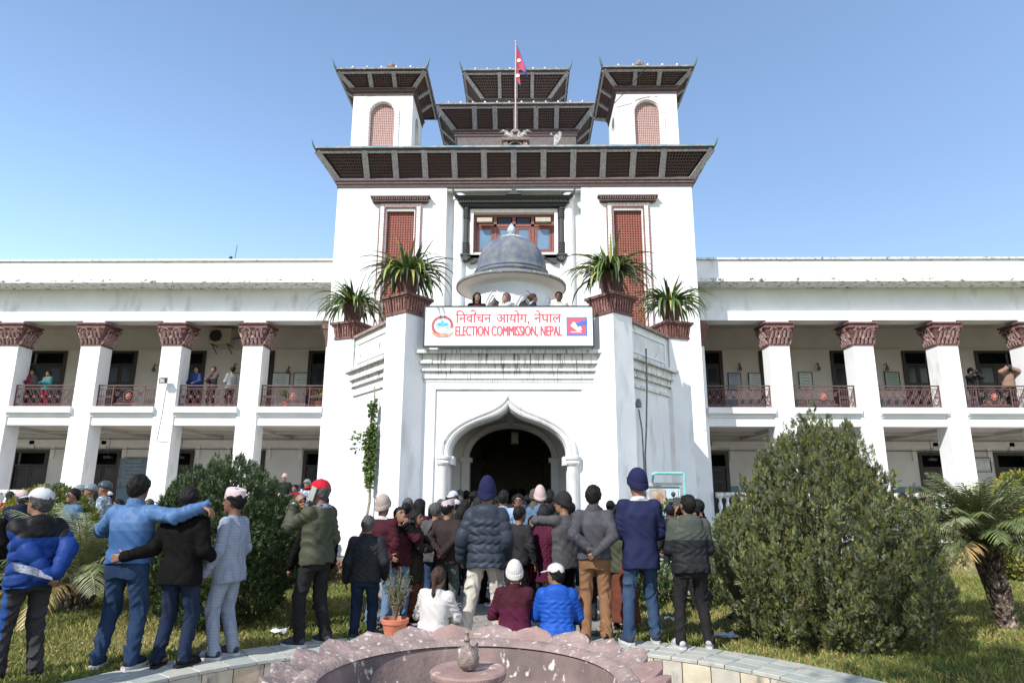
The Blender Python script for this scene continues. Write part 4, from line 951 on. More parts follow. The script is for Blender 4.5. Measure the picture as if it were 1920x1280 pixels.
# ------------------------------------------------------------------ flag, dish, small fittings
FG = thing('flagpole', 'flagpole with red double-pennant flag on a carved pedestal over the main eave', 'flagpole', (.06, 22.3, 14.0))
PED = M('carved_pedestal', (.20, .14, .13), (.12, .09, .085), 14, .85, .5, 40, c3=(.42, .38, .35), s3=12, lo3=.6, hi3=.7)
m = MB(); m.box(-.42, .55, 22.1, 22.5, 14.0, 14.08); m.box(-.38, -.22, 22.12, 22.45, 14.08, 14.35); m.box(.34, .50, 22.12, 22.45, 14.08, 14.35); m.box(-.45, .58, 22.05, 22.5, 14.35, 14.46)
m.tube([(.06+.26*cos(a), 22.15, 14.1+.22*sin(a)) for a in np.linspace(0, pi, 12)], .04, 6); m.box(-.22, .34, 22.3, 22.4, 14.08, 14.35); m.lathe([(.2, 14.46), (.12, 14.58), (.10, 14.7), (.13, 14.74), (.10, 14.85), (.05, 14.95)], (.06, 22.3), 12)
m.build('pedestal', PED, FG)
for q_ in (-1, 1):
    m = MB(); m.tube([(.06+q_*.10, 22.25, 14.48), (.06+q_*.22, 22.22, 14.60), (.06+q_*.34, 22.2, 14.66), (.06+q_*.42, 22.2, 14.62)], [.07, .09, .06, .02], 7)
    for k in range(5): m.tube([(.06+q_*(.16+.03*k), 22.22, 14.62), (.06+q_*(.26+.05*k), 22.18, 14.70+.03*k), (.06+q_*(.34+.06*k), 22.16, 14.80-.02*k)], [.035, .028, .008], 5)
    m.tube([(.06+q_*.1, 22.22, 14.55), (.06+q_*.14, 22.16, 14.72), (.06+q_*.05, 22.1, 14.78)], [.06, .05, .03], 6)
    m.build('carved_beast', M('pale_carving', (.45, .42, .39), (.3, .28, .26), 14, .8, .4, 40), FG)
m = MB(); m.cyl((.06, 22.3, 14.9), (.06, 22.3, 18.62), .032, .02, 8); m.lathe([(.001, 18.72), (.04, 18.68), (.04, 18.63), (.02, 18.6)], (.06, 22.3), 8); m.build('pole', M('pink_pole_paint', (.42, .26, .24), (.35, .22, .2), 5, .5), FG)
FR = M('crimson_flag', (.62, .035, .055), (.5, .03, .05), 3, .7, trans=.3); FB = M('flag_blue_border', (.03, .06, .30), (.03, .05, .25), 3, .7); FW = M('flag_white', (.75, .75, .75))
def flagpt(u, v):      # u away from the pole, v down
    return (.09+.62*u*(1-.15*v)-.06*v*u, 22.3+.10*sin(u*7+v*2)*u*1.5, 18.5-1.55*v-.75*u*(1-.2*v))
def pennant(v0, v1, um):
    n = 10; A = []; m = MB()
    V = []; 
    for i in range(n+1):
        t = i/n
        for j in range(7):
            vv = v0+(v1-v0)*j/6; lim = um*(1-abs(j/6-.5)*0)*(1-(1-j/6)*.0)
            u = t*um*(j/6)**.8 if True else 0
            V.append(flagpt(u, vv))
    m.add(V, [(i*7+j, i*7+j+1, (i+1)*7+j+1, (i+1)*7+j) for i in range(n) for j in range(6)]); return m
m = pennant(0, .55, .75); m2 = pennant(.45, 1.0, .34); m.add(np.concatenate(m2.V), m2.F); FLG = m.build('flag', FR, FG, smooth=True)
m = MB(); 
m.tube([flagpt(.75*t*1.0, .55) for t in np.linspace(0, 1, 8)], .022, 5); m.tube([flagpt(.75*(t)**.8, .55*t) for t in np.linspace(0, 1, 8)], .02, 5); m.tube([flagpt(.34*t, 1.0) for t in np.linspace(0, 1, 6)], .022, 5)
m.build('flag_border', FB, FLG)
m = MB(); 
for u, v in ((.16, .36), (.10, .82)): 
    c = np.array(flagpt(u, v)); m.lathe([(.001, 0), (.075, .0)], (0, 0), 10); 
    V = m.V[-1]; m.V[-1] = np.stack([c[0]+V[:, 0], c[1]-.03+V[:, 2], c[2]+V[:, 1]], 1)
m.build('flag_emblem', FW, FLG)
for i, (x, lbl) in enumerate(((-2.25, 'white ventilator box left of the flagpole pedestal'), (2.35, 'white ventilator box right of the satellite dish'))):
    vb = thing('ventilator_box', lbl, 'vent', (x, 24.4, 14.98)); m = MB(); m.box(x-.20, x+.20, 24.25, 24.6, 14.99, 15.22); m.box(x-.26, x+.26, 24.2, 24.65, 15.22, 15.27); m.build('housing', STAIN2, vb)
    m = MB()
    for q_ in (-1, 1): m.box(x+q_*.09-.06, x+q_*.09+.06, 24.23, 24.248, 15.04, 15.18)
    m.build('vent_opening', BLACKM, vb)
sa_ = thing('turret_aerial', 'thin dark aerial leaning from the inner side of the right turret', 'aerial', (3.9, 22.9, 16.5))
m = MB(); m.tube([(3.86, 22.9, 16.35), (4.3, 22.7, 16.75), (5.0, 22.35, 17.45)], .018, 5)
for t in (.3, .55, .75): m.tube([(3.86+1.14*t, 22.9-.55*t, 16.35+1.1*t), (3.95+1.14*t, 22.9-.55*t, 16.32+1.1*t)], .01, 4)
m.build('rod', BLACKM, sa_)
# satellite dish
SD = thing('satellite_dish', 'round grey satellite dish on the roof terrace right of the flagpole', 'satellite dish', (1.72, 23.8, 14.98))
m = MB(); m.cyl((1.72, 23.8, 14.98), (1.72, 23.8, 15.15), .03, n=6)
V = []; c = np.array([1.72, 23.7, 15.3]); ax = np.array([-.75, -.62, .25]); ax /= np.linalg.norm(ax); e1 = np.cross(ax, (0, 0, 1)); e1 /= np.linalg.norm(e1); e2 = np.cross(e1, ax)
for r in (0, .12, .24, .33):
    for i in range(18):
        a = 2*pi*i/18; V.append(c+e1*r*cos(a)*.8+e2*r*sin(a)+ax*(r*r*.6))
m.add(V, [(j*18+i, j*18+(i+1) % 18, (j+1)*18+(i+1) % 18, (j+1)*18+i) for j in range(3) for i in range(18)]); m.build('dish', M('dish_grey', (.30, .30, .29), (.22, .22, .21), 5, .6), SD, smooth=True)
m = MB(); m.tube([c, c+ax*.35], .012, 5); m.box(*(lambda p: (p[0]-.03, p[0]+.03, p[1]-.03, p[1]+.03, p[2]-.03, p[2]+.03))(c+ax*.37)); m.build('feed_arm', STEEL, SD)
# lightning aerial on the left parapet
AR = thing('roof_aerial', 'thin aerial rod with a small dark insulator on the left roof', 'aerial', (-10.9, 24.2, 10.44))
m = MB(); m.cyl((-10.9, 24.2, 10.44), (-10.85, 24.2, 11.1), .012, n=5); m.build('rod', BLACKM, AR)
m = MB(); m.lathe([(.06, 10.44), (.10, 10.47), (.05, 10.51), (.09, 10.54), (.05, 10.58), (.07, 10.61), (.001, 10.65)], (-11.05, 24.2), 10); m.build('insulator', BLACKM, AR)
# air conditioner
AC = thing('air_conditioner', 'beige air conditioner unit hung on the upper left verandah wall', 'air conditioner', (-13.2, 29.0, 8.1))
m = MB(); m.box(-13.75, -12.75, 28.55, 28.95, 8.15, 8.85); m.build('case', M('ac_beige', (.48, .44, .34), (.40, .36, .28), 5, .6), AC)
m = MB(); m.lathe([(.001, 0), (.24, .0), (.24, .03), (.27, .03), (.27, 0)], (0, 0), 20); V = m.V[-1]; m.V[-1] = np.stack([-13.42+V[:, 0], 28.54-V[:, 2], 8.5+V[:, 1]], 1)
for k in range(7): m.box(-13.68, -13.16, 28.52, 28.53, 8.28+k*.075, 8.29+k*.075)
m.build('fan_grille', BLACKM, AC)
m = MB()
for x in (-13.6, -12.9): m.box(x-.02, x+.02, 28.55, 29.2, 8.11, 8.15); m.beam((x, 28.65, 8.12), (x, 29.18, 7.8), .03, .03)
m.build('bracket', BLACKM, AC)
m = MB(); m.tube([(-12.75, 28.8, 8.4), (-12.5, 28.9, 8.5), (-12.2, 29.1, 8.35), (-12.0, 29.12, 8.0), (-11.98, 29.12, 7.1)], .03, 6); m.build('hose', BLACKM, AC)
# floodlight on the third column
FL = thing('floodlight', 'small floodlight on a bracket on the left column with its cable', 'floodlight', (-13.07, 24.35, 5.6))
m = MB(); m.hexa([(-13.22, 24.12, 5.62), (-12.98, 24.12, 5.62), (-12.98, 24.24, 5.64), (-13.22, 24.24, 5.64), (-13.22, 24.06, 5.80), (-12.98, 24.06, 5.80), (-12.98, 24.24, 5.86), (-13.22, 24.24, 5.86)]); m.build('housing', BLACKM, FL)
m = MB(); m.hexa([(-13.19, 24.105, 5.65), (-13.01, 24.105, 5.65), (-13.01, 24.11, 5.65), (-13.19, 24.11, 5.65), (-13.19, 24.05, 5.78), (-13.01, 24.05, 5.78), (-13.01, 24.06, 5.78), (-13.19, 24.06, 5.78)]); m.build('lens', M('lamp_lens', (.6, .62, .62), (.5, .5, .5), 3, .2), FL)
m = MB(); m.tube([(-13.08, 24.3, 5.6), (-13.08, 24.395, 5.5), (-13.12, 24.4, 4.5), (-13.2, 24.4, 3.5), (-12.72, 24.4, 3.46)], .008, 4); m.build('cable', BLACKM, FL)
# wall lamps, notice boards
for i, (x, z) in enumerate(((-16.3, 7.1), (-12.65, 7.15), (-10.2, 7.0), (9.95, 7.15), (13.4, 7.15), (16.4, 7.15), (19.5, 7.15))):
    lbl = ['small bulb lamp above the second left balcony bay', 'small bulb lamp on wall below the air conditioner', 'small bulb lamp above the two framed notices', 'small hanging bulb lamp above the blue poster on the right', 'small bulb lamp in the second right balcony bay', 'small bulb lamp in the third right balcony bay', 'small bulb lamp in the rightmost balcony bay'][i]
    L_ = thing('wall_lamp', lbl, 'lamp', (x, 29.1, z)); m = MB(); m.tube([(x, 29.2, z+.15), (x, 29.05, z+.2), (x, 29.0, z+.05)], .02, 5); m.build('arm', BLACKM, L_)
    m = MB(); m.lathe([(.03, z+.1), (.05, z+.02), (.09, z-.05), (.07, z-.13), (.001, z-.16)], (x, 29.0), 9); m.build('bulb_shade', M('lamp_brown', (.16, .13, .10), (.12, .09, .07), 5, .5), L_, smooth=True)
def notice(x, z, w, h, label, col, lines, y=29.16, frame=None, mat2=None, nx=1):
    n = thing('notice_board', label, 'notice board', (x, y, z-h/2)); fr = frame or BLACKM
    m = MB(); 
    for a, b, c, d in ((x-w/2-.03, x+w/2+.03, z-h/2-.03, z-h/2), (x-w/2-.03, x+w/2+.03, z+h/2, z+h/2+.03), (x-w/2-.03, x-w/2, z-h/2, z+h/2), (x+w/2, x+w/2+.03, z-h/2, z+h/2)): m.box(a, b, y-.02, y+.03, c, d)
    m.build('frame', fr, n); m = MB(); m.box(x-w/2, x+w/2, y, y+.02, z-h/2, z+h/2); m.build('sheet', col, n)
    m = MB(); rg = random.Random(int(x*100))
    for k in range(lines):
        zz = z+h*.38-k*h*.76/max(1, lines-1); l = w*rg.uniform(.25, .40); m.box(x-l, x+l, y-.004, y-.001, zz-.012, zz+.012)
    m.build('printed_lines', mat2 or M('print_grey', (.25, .27, .30), (.2, .2, .22)), n)
PAPER = M('notice_paper', (.62, .68, .66), (.55, .60, .60), 3, .6)
notice(-10.55, 6.6, .75, .62, 'left one of the two framed notices beside the upper left doorway', PAPER, 5)
notice(-9.6, 6.6, .70, .62, 'right one of the two framed notices beside the upper left doorway', PAPER, 5)
notice(-12.45, 6.62, .7, .55, 'white poster on the upper wall behind the man in the grey striped jacket', PAPER, 3)
notice(9.72, 6.55, .52, .72, 'blue headed poster in the first right balcony bay', M('poster_blue', (.25, .34, .50), (.50, .54, .58), 2.2, .6), 6)
notice(10.62, 6.55, .52, .70, 'white poster with dark picture in the first right balcony bay', PAPER, 6)
notice(12.85, 6.58, .55, .72, 'pale poster with blue print in the second right balcony bay', PAPER, 5, mat2=M('print_blue', (.12, .2, .42), (.1, .2, .4)))
notice(17.3-.55-.1, 6.58, .6, .75, 'green tinted notice in the third right balcony bay', M('poster_green', (.30, .42, .36), (.34, .45, .4), 3, .6), 6)
notice(-16.75, 2.5, 1.25, 1.25, 'wooden notice board with rows of blue papers on the ground floor left', M('board_papers', (.16, .22, .27), (.10, .12, .14), 6, .6), 7, frame=M('board_wood', (.12, .05, .03), (.09, .04, .025), 9, .6), mat2=M('board_strip', (.32, .38, .42), (.2, .25, .3)))
notice(20.0, 2.95, .7, .55, 'grey metal cabinet panel on the ground floor wall at far right', STEEL, 2)
# turquoise pipe, old hatch cabinet, downpipe
TP = thing('water_pipe', 'turquoise water pipe bent over the old cabinet by the right pier', 'pipe', (4.1, 15.6, 0))
m = MB(); m.tube([(3.35, 15.75, 1.95), (3.35, 15.6, 2.12), (3.40, 15.6, 2.14), (4.02, 15.6, 2.14), (4.06, 15.6, 2.10), (4.06, 15.6, 0)], .035, 8); m.build('pipe', TURQ, TP)
OC = thing('metal_cabinet', 'rusty pale blue cabinet with worn paint by the right pier', 'cabinet', (3.65, 15.9, 0))
m = MB(); m.box(3.25, 4.0, 15.85, 16.4, 0, 1.85); m.build('body', M('worn_blue_cabinet', (.30, .42, .50), (.45, .50, .50), 3, .7, .2, 20, c3=(.30, .15, .07), s3=2.4, lo3=.5, hi3=.6), OC)
m = MB(); m.box(3.2, 4.05, 15.8, 16.45, 1.85, 1.93); m.build('lid', M('pale_lid', (.55, .55, .5), (.3, .3, .28), 5, .8), OC)
m = MB(); m.box(3.30, 3.66, 15.825, 15.85, .3, 1.78); m.build('door', RUSTY, OC)
m = MB(); m.box(3.70, 3.95, 15.825, 15.85, .3, 1.78); m.build('door', _mc['worn_blue_cabinet'], OC)
DP = thing('downpipe', 'dark drainpipe and cables running down the shaded right side of the porch', 'pipe', (3.6, 16.9, 0))
m = MB(); m.tube([(3.5, 16.6, 5.3), (3.48, 16.62, 4.2), (3.42, 16.6, 3.2), (3.35, 16.5, 2.6), (3.35, 16.5, 0)], .022, 6); m.tube([(3.2, 16.3, 3.7), (3.28, 16.4, 3.2), (3.3, 16.4, 1.5)], .02, 5); m.lathe([(.07, 3.75), (.08, 3.85), (.05, 3.95), (.001, 3.97)], (3.2, 16.3), 8); m.build('pipe', M('weathered_pipe', (.20, .20, .20), (.12, .12, .12), 9, .7), DP)
# lantern under the porch
LN = thing('hanging_lantern', 'small glass lantern hanging inside the arch', 'lantern', (.1, 20.0, 3.2))
m = MB(); m.cyl((.1, 20, 3.5), (.1, 20, 4.5), .01, n=5); m.rbox(.1, 20, .13, .13, 3.46, 3.5); m.rbox(.1, 20, .12, .12, 3.1, 3.13); 
for u, v in ((-1, -1), (1, -1), (1, 1), (-1, 1)): m.beam((.1+u*.11, 20+v*.11, 3.13), (.1+u*.11, 20+v*.11, 3.46), .015, .015, (1, 0, 0))
m.build('lantern_frame', BLACKM, LN); m = MB(); m.rbox(.1, 20, .10, .10, 3.131, 3.459); m.build('lantern_glass', M('lantern_glass_pale', (.45, .45, .40), (.4, .4, .35), 4, .3), LN)
# pots standing on the porch terrace / verandah
# climbing plant on the left side wall
VN = thing('climbing_plant', 'leafy climber on a thin stem against the left side of the porch', 'plant', (-3.6, 16.9, 0))
m = MB(); stem = [(-3.47+.03*sin(z*5), 16.75+.02*cos(z*4), z) for z in np.linspace(0, 4.35, 16)]; m.tube(stem, [.035]*10+[.03, .028, .025, .022, .02, .012], 6); m.build('stem', M('vine_bark', (.16, .13, .10), (.3, .28, .25), 14, .9, .4, 30), VN)
m = MB(); rg = np.random.default_rng(5)
for i in range(1100):
    r = rg.random()
    if r < .80: z = 1.75+1.75*rg.beta(1.6, 1.6); w = .105*(sin(pi*(z-1.65)/1.95)**.5 if 1.66 < z < 3.59 else .2)
    elif r < .93: z = rg.uniform(3.55, 3.95); w = .07
    else: z = rg.uniform(2.7, 3.15); w = .16
    a = rg.uniform(0, 2*pi); cx = -3.47-(.32 if r >= .93 else 0)
    p = np.array([cx+w*cos(a)*1.0, 16.72+w*sin(a)*.6, z]); d = np.array([rg.normal(), rg.normal()-.6, rg.normal()*.7-.3]); d /= np.linalg.norm(d); sd = np.cross(d, rg.normal(size=3)); sd /= np.linalg.norm(sd); L = rg.uniform(.08, .14)
    m.add([p, p+d*L*.5+sd*L*.32, p+d*L, p+d*L*.5-sd*L*.32], [(0, 1, 2, 3)])
m.build('leaves', M('vine_leaf', (.13, .19, .045), (.07, .12, .03), 12, .5, trans=.2), VN)
# ------------------------------------------------------------------ tiled ring wall round the fountain
LG = thing('ring_wall', 'low curved ring wall capped with green tiles around the fountain', 'low wall', (HOLE_C[0], HOLE_C[1], -.62))
m = MB(); m.lathe([(R_IN+.012, -.62), (R_IN+.012, .018), (R_OUT-.012, .018), (R_OUT-.012, -.2)], HOLE_C, 160); m.build('wall_core', MORTAR, LG)
rg = random.Random(11)
def tile(r0, r1, a0, a1, z0, z1, mat, bev=.006, name='tile', tilt=0.):
    """one slab following the curve, with a small chamfer on top"""
    m = MB(); nseg = 2; c = HOLE_C; V = []
    for (dr, da, z) in ((0, 0, z0), (0, 0, z1-bev), (bev, bev/ r1, z1)):
        for k in range(nseg+1):
            a = a0+da+(a1-a0-2*da)*k/nseg; V.append((c[0]+(r0+dr)*cos(a), c[1]+(r0+dr)*sin(a), z+tilt*(k/nseg-.5)))
        for k in range(nseg, -1, -1):
            a = a0+da+(a1-a0-2*da)*k/nseg; V.append((c[0]+(r1-dr)*cos(a), c[1]+(r1-dr)*sin(a), z+tilt*(k/nseg-.5)))
    n = 2*(nseg+1)
    F = [(L*n+i, L*n+(i+1) % n, (L+1)*n+(i+1) % n, (L+1)*n+i) for L in range(2) for i in range(n)]+[(2*n+0, 2*n+1, 2*n+4, 2*n+5), (2*n+1, 2*n+2, 2*n+3, 2*n+4)]
    m.add(V, F); m.F = [f[::-1] for f in m.F]; return m.build(name, mat, LG)
A0, A1 = radians(18), radians(162)
rows = [(R_IN-.02, R_IN+.17), (R_IN+.175, R_IN+.375), (R_IN+.38, R_OUT+.01)]
for ri, (r0, r1) in enumerate(rows):
    step = .285/((r0+r1)/2); a = A0+ri*step*.37
    while a < A1:
        z1 = .05+rg.uniform(-.002, .002); tile(r0, r1, a+.001, a+step-.0018, .015, z1, rg.choice(TILE_G), tilt=rg.uniform(-.002, .002)); a += step
step = .30/R_IN; a = A0
while a < A1:      # facing tiles on the inner side
    tile(R_IN-.012+rg.uniform(-.002, .002), R_IN+.010, a+.0015, a+step-.0015, -.60, .010, rg.choice(TILE_F), bev=.003); a += step

# ------------------------------------------------------------------ lotus fountain
FT = thing('fountain', 'pink sandstone lotus fountain basin with petal rim and a duck spout', 'fountain', (HOLE_C[0], HOLE_C[1], -.62))
fc = HOLE_C
m = MB(); m.lathe([(.45, -.62), (.45, -.55), (.30, -.45), (.26, -.1), (.34, .05), (.62, .18), (.92, .38), (1.02, .50), (1.05, .575), (1.0, .60)], fc, 72)
asm(m.build('basin_outside', SANDSTONE, FT), 40)
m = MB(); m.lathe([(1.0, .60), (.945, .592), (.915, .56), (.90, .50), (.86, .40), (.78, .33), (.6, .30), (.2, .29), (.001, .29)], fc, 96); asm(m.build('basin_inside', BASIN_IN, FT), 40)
m = MB(); m.lathe([(.19, .29), (.19, .555), (.205, .575), (.225, .585), (.232, .60), (.232, .622), (.222, .632), (.001, .632)], fc, 48); asm(m.build('pedestal', SANDRED, FT), 40)
NP = 22
for i in range(NP*2):
    big = i % 2 == 0; a = 2*pi*(i+.35)/(NP*2)+rg.uniform(-.008, .008); L = (.19 if big else .155)*rg.uniform(.93, 1.06); hw = (.165 if big else .10)
    m = MB(); V = []; nu, nv = 7, 8
    rb = 1.005 if big else 1.03; zb = .585 if big else .565; rise = .085 if big else .06
    for side in (0, 1):
        for v in range(nv+1):
            t = v/nv
            for u in range(nu+1):
                q = u/nu*2-1
                wv = hw*(1-t**2.6)**.55 if t < 1 else 0.0
                if t < .3: wv = hw*(.90+.10*t/.3)*(1-t**2.6)**.55
                along = L*t; x = q*wv
                crown = .035*(1-q*q)*(1-.4*t)
                z = zb+rise*(t**1.25)+crown*(.6) - (0.0 if side == 0 else .055*(1-.15*t))
                r = rb+along - abs(q)*.0
                # follow the curve of the rim
                aa = a+x/rb; V.append((fc[0]+r*cos(aa), fc[1]+r*sin(aa), z))
    n1 = (nu+1)*(nv+1); F = []
    for v in range(nv):
        for u in range(nu):
            p = v*(nu+1)+u; F += [(p, p+1, p+nu+2, p+nu+1), (n1+p, n1+p+nu+1, n1+p+nu+2, n1+p+1)]
        for u in (0, nu):
            p = v*(nu+1)+u; F.append((p, p+nu+1, n1+p+nu+1, n1+p))
    for u in range(nu): F.append((u, n1+u, n1+u+1, u+1)); p = nv*(nu+1)+u; F.append((p, p+1, n1+p+1, n1+p))
    m.add(V, F); m.F = [f[::-1] for f in m.F]
    o = m.build('petal', SANDSTONE if rg.random() < .75 else SANDRED, FT); asm(o, 50)
m = MB(); m.lathe([(.90, .575), (.93, .603), (.99, .615), (1.03, .60), (1.05, .575)], fc, 96); m.build('rim', SANDSTONE, FT, smooth=True)

# ------------------------------------------------------------------ grass
GR = [M('grass_blade_%s' % n, c, c2, 3, .7, trans=.25) for n, c, c2 in (('green', (.10, .15, .025), (.16, .18, .035)), ('dry', (.40, .31, .11), (.28, .23, .08)))]
def grass(n, region, seed, mats=GR, h=(.03, .075)):
    rg = np.random.default_rng(seed); P_ = []
    x = rg.uniform(region[0], region[1], n*2); y = region[2]+(region[3]-region[2])*rg.random(n*2)**1.5
    keep = (np.hypot(x-HOLE_C[0], y-HOLE_C[1]) > R_OUT+.03); 
    path = (np.abs(x-.1) < np.interp(y, [8.55, 8.7, 11, 13.6, 15.5], [0, 1.6, 1.95, 3.05, 5.4])+rg.normal(0, .07, n*2)) & (y > 8.6); keep &= ~path
    patch = np.sin(x*1.7+np.sin(y*1.3)*1.5)+np.sin(y*2.3+1.+x*.6)*.8+rg.normal(size=n*2)*.5
    keep &= rg.random(n*2) < np.clip(.75+.25*patch, .2, 1)
    x, y, patch = x[keep][:n], y[keep][:n], patch[keep][:n]; n = len(x)
    hh = rg.uniform(*h, n)*(1+.25*np.clip(patch, -1, 1)); a = rg.uniform(0, 2*pi, n); w = rg.uniform(.003, .006, n)*(.6+y/9)
    lean = rg.uniform(.0, .9, n)*hh; la = rg.uniform(0, 2*pi, n)
    dx, dy = np.cos(a)*w, np.sin(a)*w
    V = np.stack([np.stack([x-dx, y-dy, np.zeros(n)], 1), np.stack([x+dx, y+dy, np.zeros(n)], 1), np.stack([x+lean*np.cos(la)*.4+dx*.7, y+lean*np.sin(la)*.4+dy*.7, hh*.6], 1), np.stack([x+lean*np.cos(la), y+lean*np.sin(la), hh], 1)], 1).reshape(-1, 3)
    F = np.arange(n*4).reshape(n, 4)[:, [0, 1, 2, 3]]
    mi = (rg.random(n)+.18*patch < .42).astype(int)
    me = raw_mesh('grass', V, F, mats, False, mi); o = link('lawn_grass', me); tag(o, 'short patchy green and straw coloured lawn grass', 'grass', kind='stuff'); return o
grass(150000, (-10, -.2, 5, 20), 1); grass(115000, (.2, 10, 5, 20), 2)
# dry leaf litter and scraps on the lawn
rgn = np.random.default_rng(9); n = 2600
x = rgn.uniform(-8, 8, n); y = rgn.uniform(6.4, 15, n); k = np.hypot(x-.04, y-4.35) > 4.2; x, y = x[k], y[k]; n = len(x)
a = rgn.uniform(0, 6.3, n); s_ = rgn.uniform(.012, .035, n); z = rgn.uniform(.02, .06, n)
V = np.stack([np.stack([x+s_*np.cos(a+b), y+s_*np.sin(a+b)*q, z+(.012 if i % 2 else 0)], 1) for i, (b, q) in enumerate(((0, 1), (1.3, .6), (3.14, 1), (4.5, .6)))], 1).reshape(-1, 3)
o = link('leaf_litter', raw_mesh('leaf_litter', V, np.arange(n*4).reshape(n, 4), [M('dry_leaf', (.34, .27, .17), (.18, .12, .06), 8, .8)]));
tag(o, 'dry leaves and bits of bark scattered on the lawn', 'leaf litter', kind='stuff')
def scrap(x, y, lbl, sc=.09, seed=0):
    rr = random.Random(seed); m = MB(); V = []
    for i in range(5):
        for j in range(5): V.append((x+(i-2)*sc/2+rr.uniform(-.012, .012), y+(j-2)*sc/2+rr.uniform(-.012, .012), .05+rr.uniform(0, .05)))
    m.add(V, [(i*5+j, i*5+j+1, (i+1)*5+j+1, (i+1)*5+j) for i in range(4) for j in range(4)]); m.build('paper_scrap', M('litter_white', (.66, .68, .70), (.5, .52, .56), 10, .6), None, label=lbl, category=None, cat='litter') if False else tag(m.build('paper_scrap', M('litter_white', (.66, .68, .70), (.5, .52, .56), 10, .6)), lbl, 'litter')
scrap(2.75, 8.35, 'crumpled white paper scrap on the lawn right of the white sneakers', .12, 1)
scrap(1.85, 11.9, 'small white litter scrap in the flower bed behind the blazer man', .14, 2)
scrap(-2.55, 8.35, 'pale scrap lying on the grass under the dark conifer bush', .09, 3)
scrap(2.3, 9.4, 'tiny paper scrap on the grass behind the black tracksuit trousers', .07, 4)

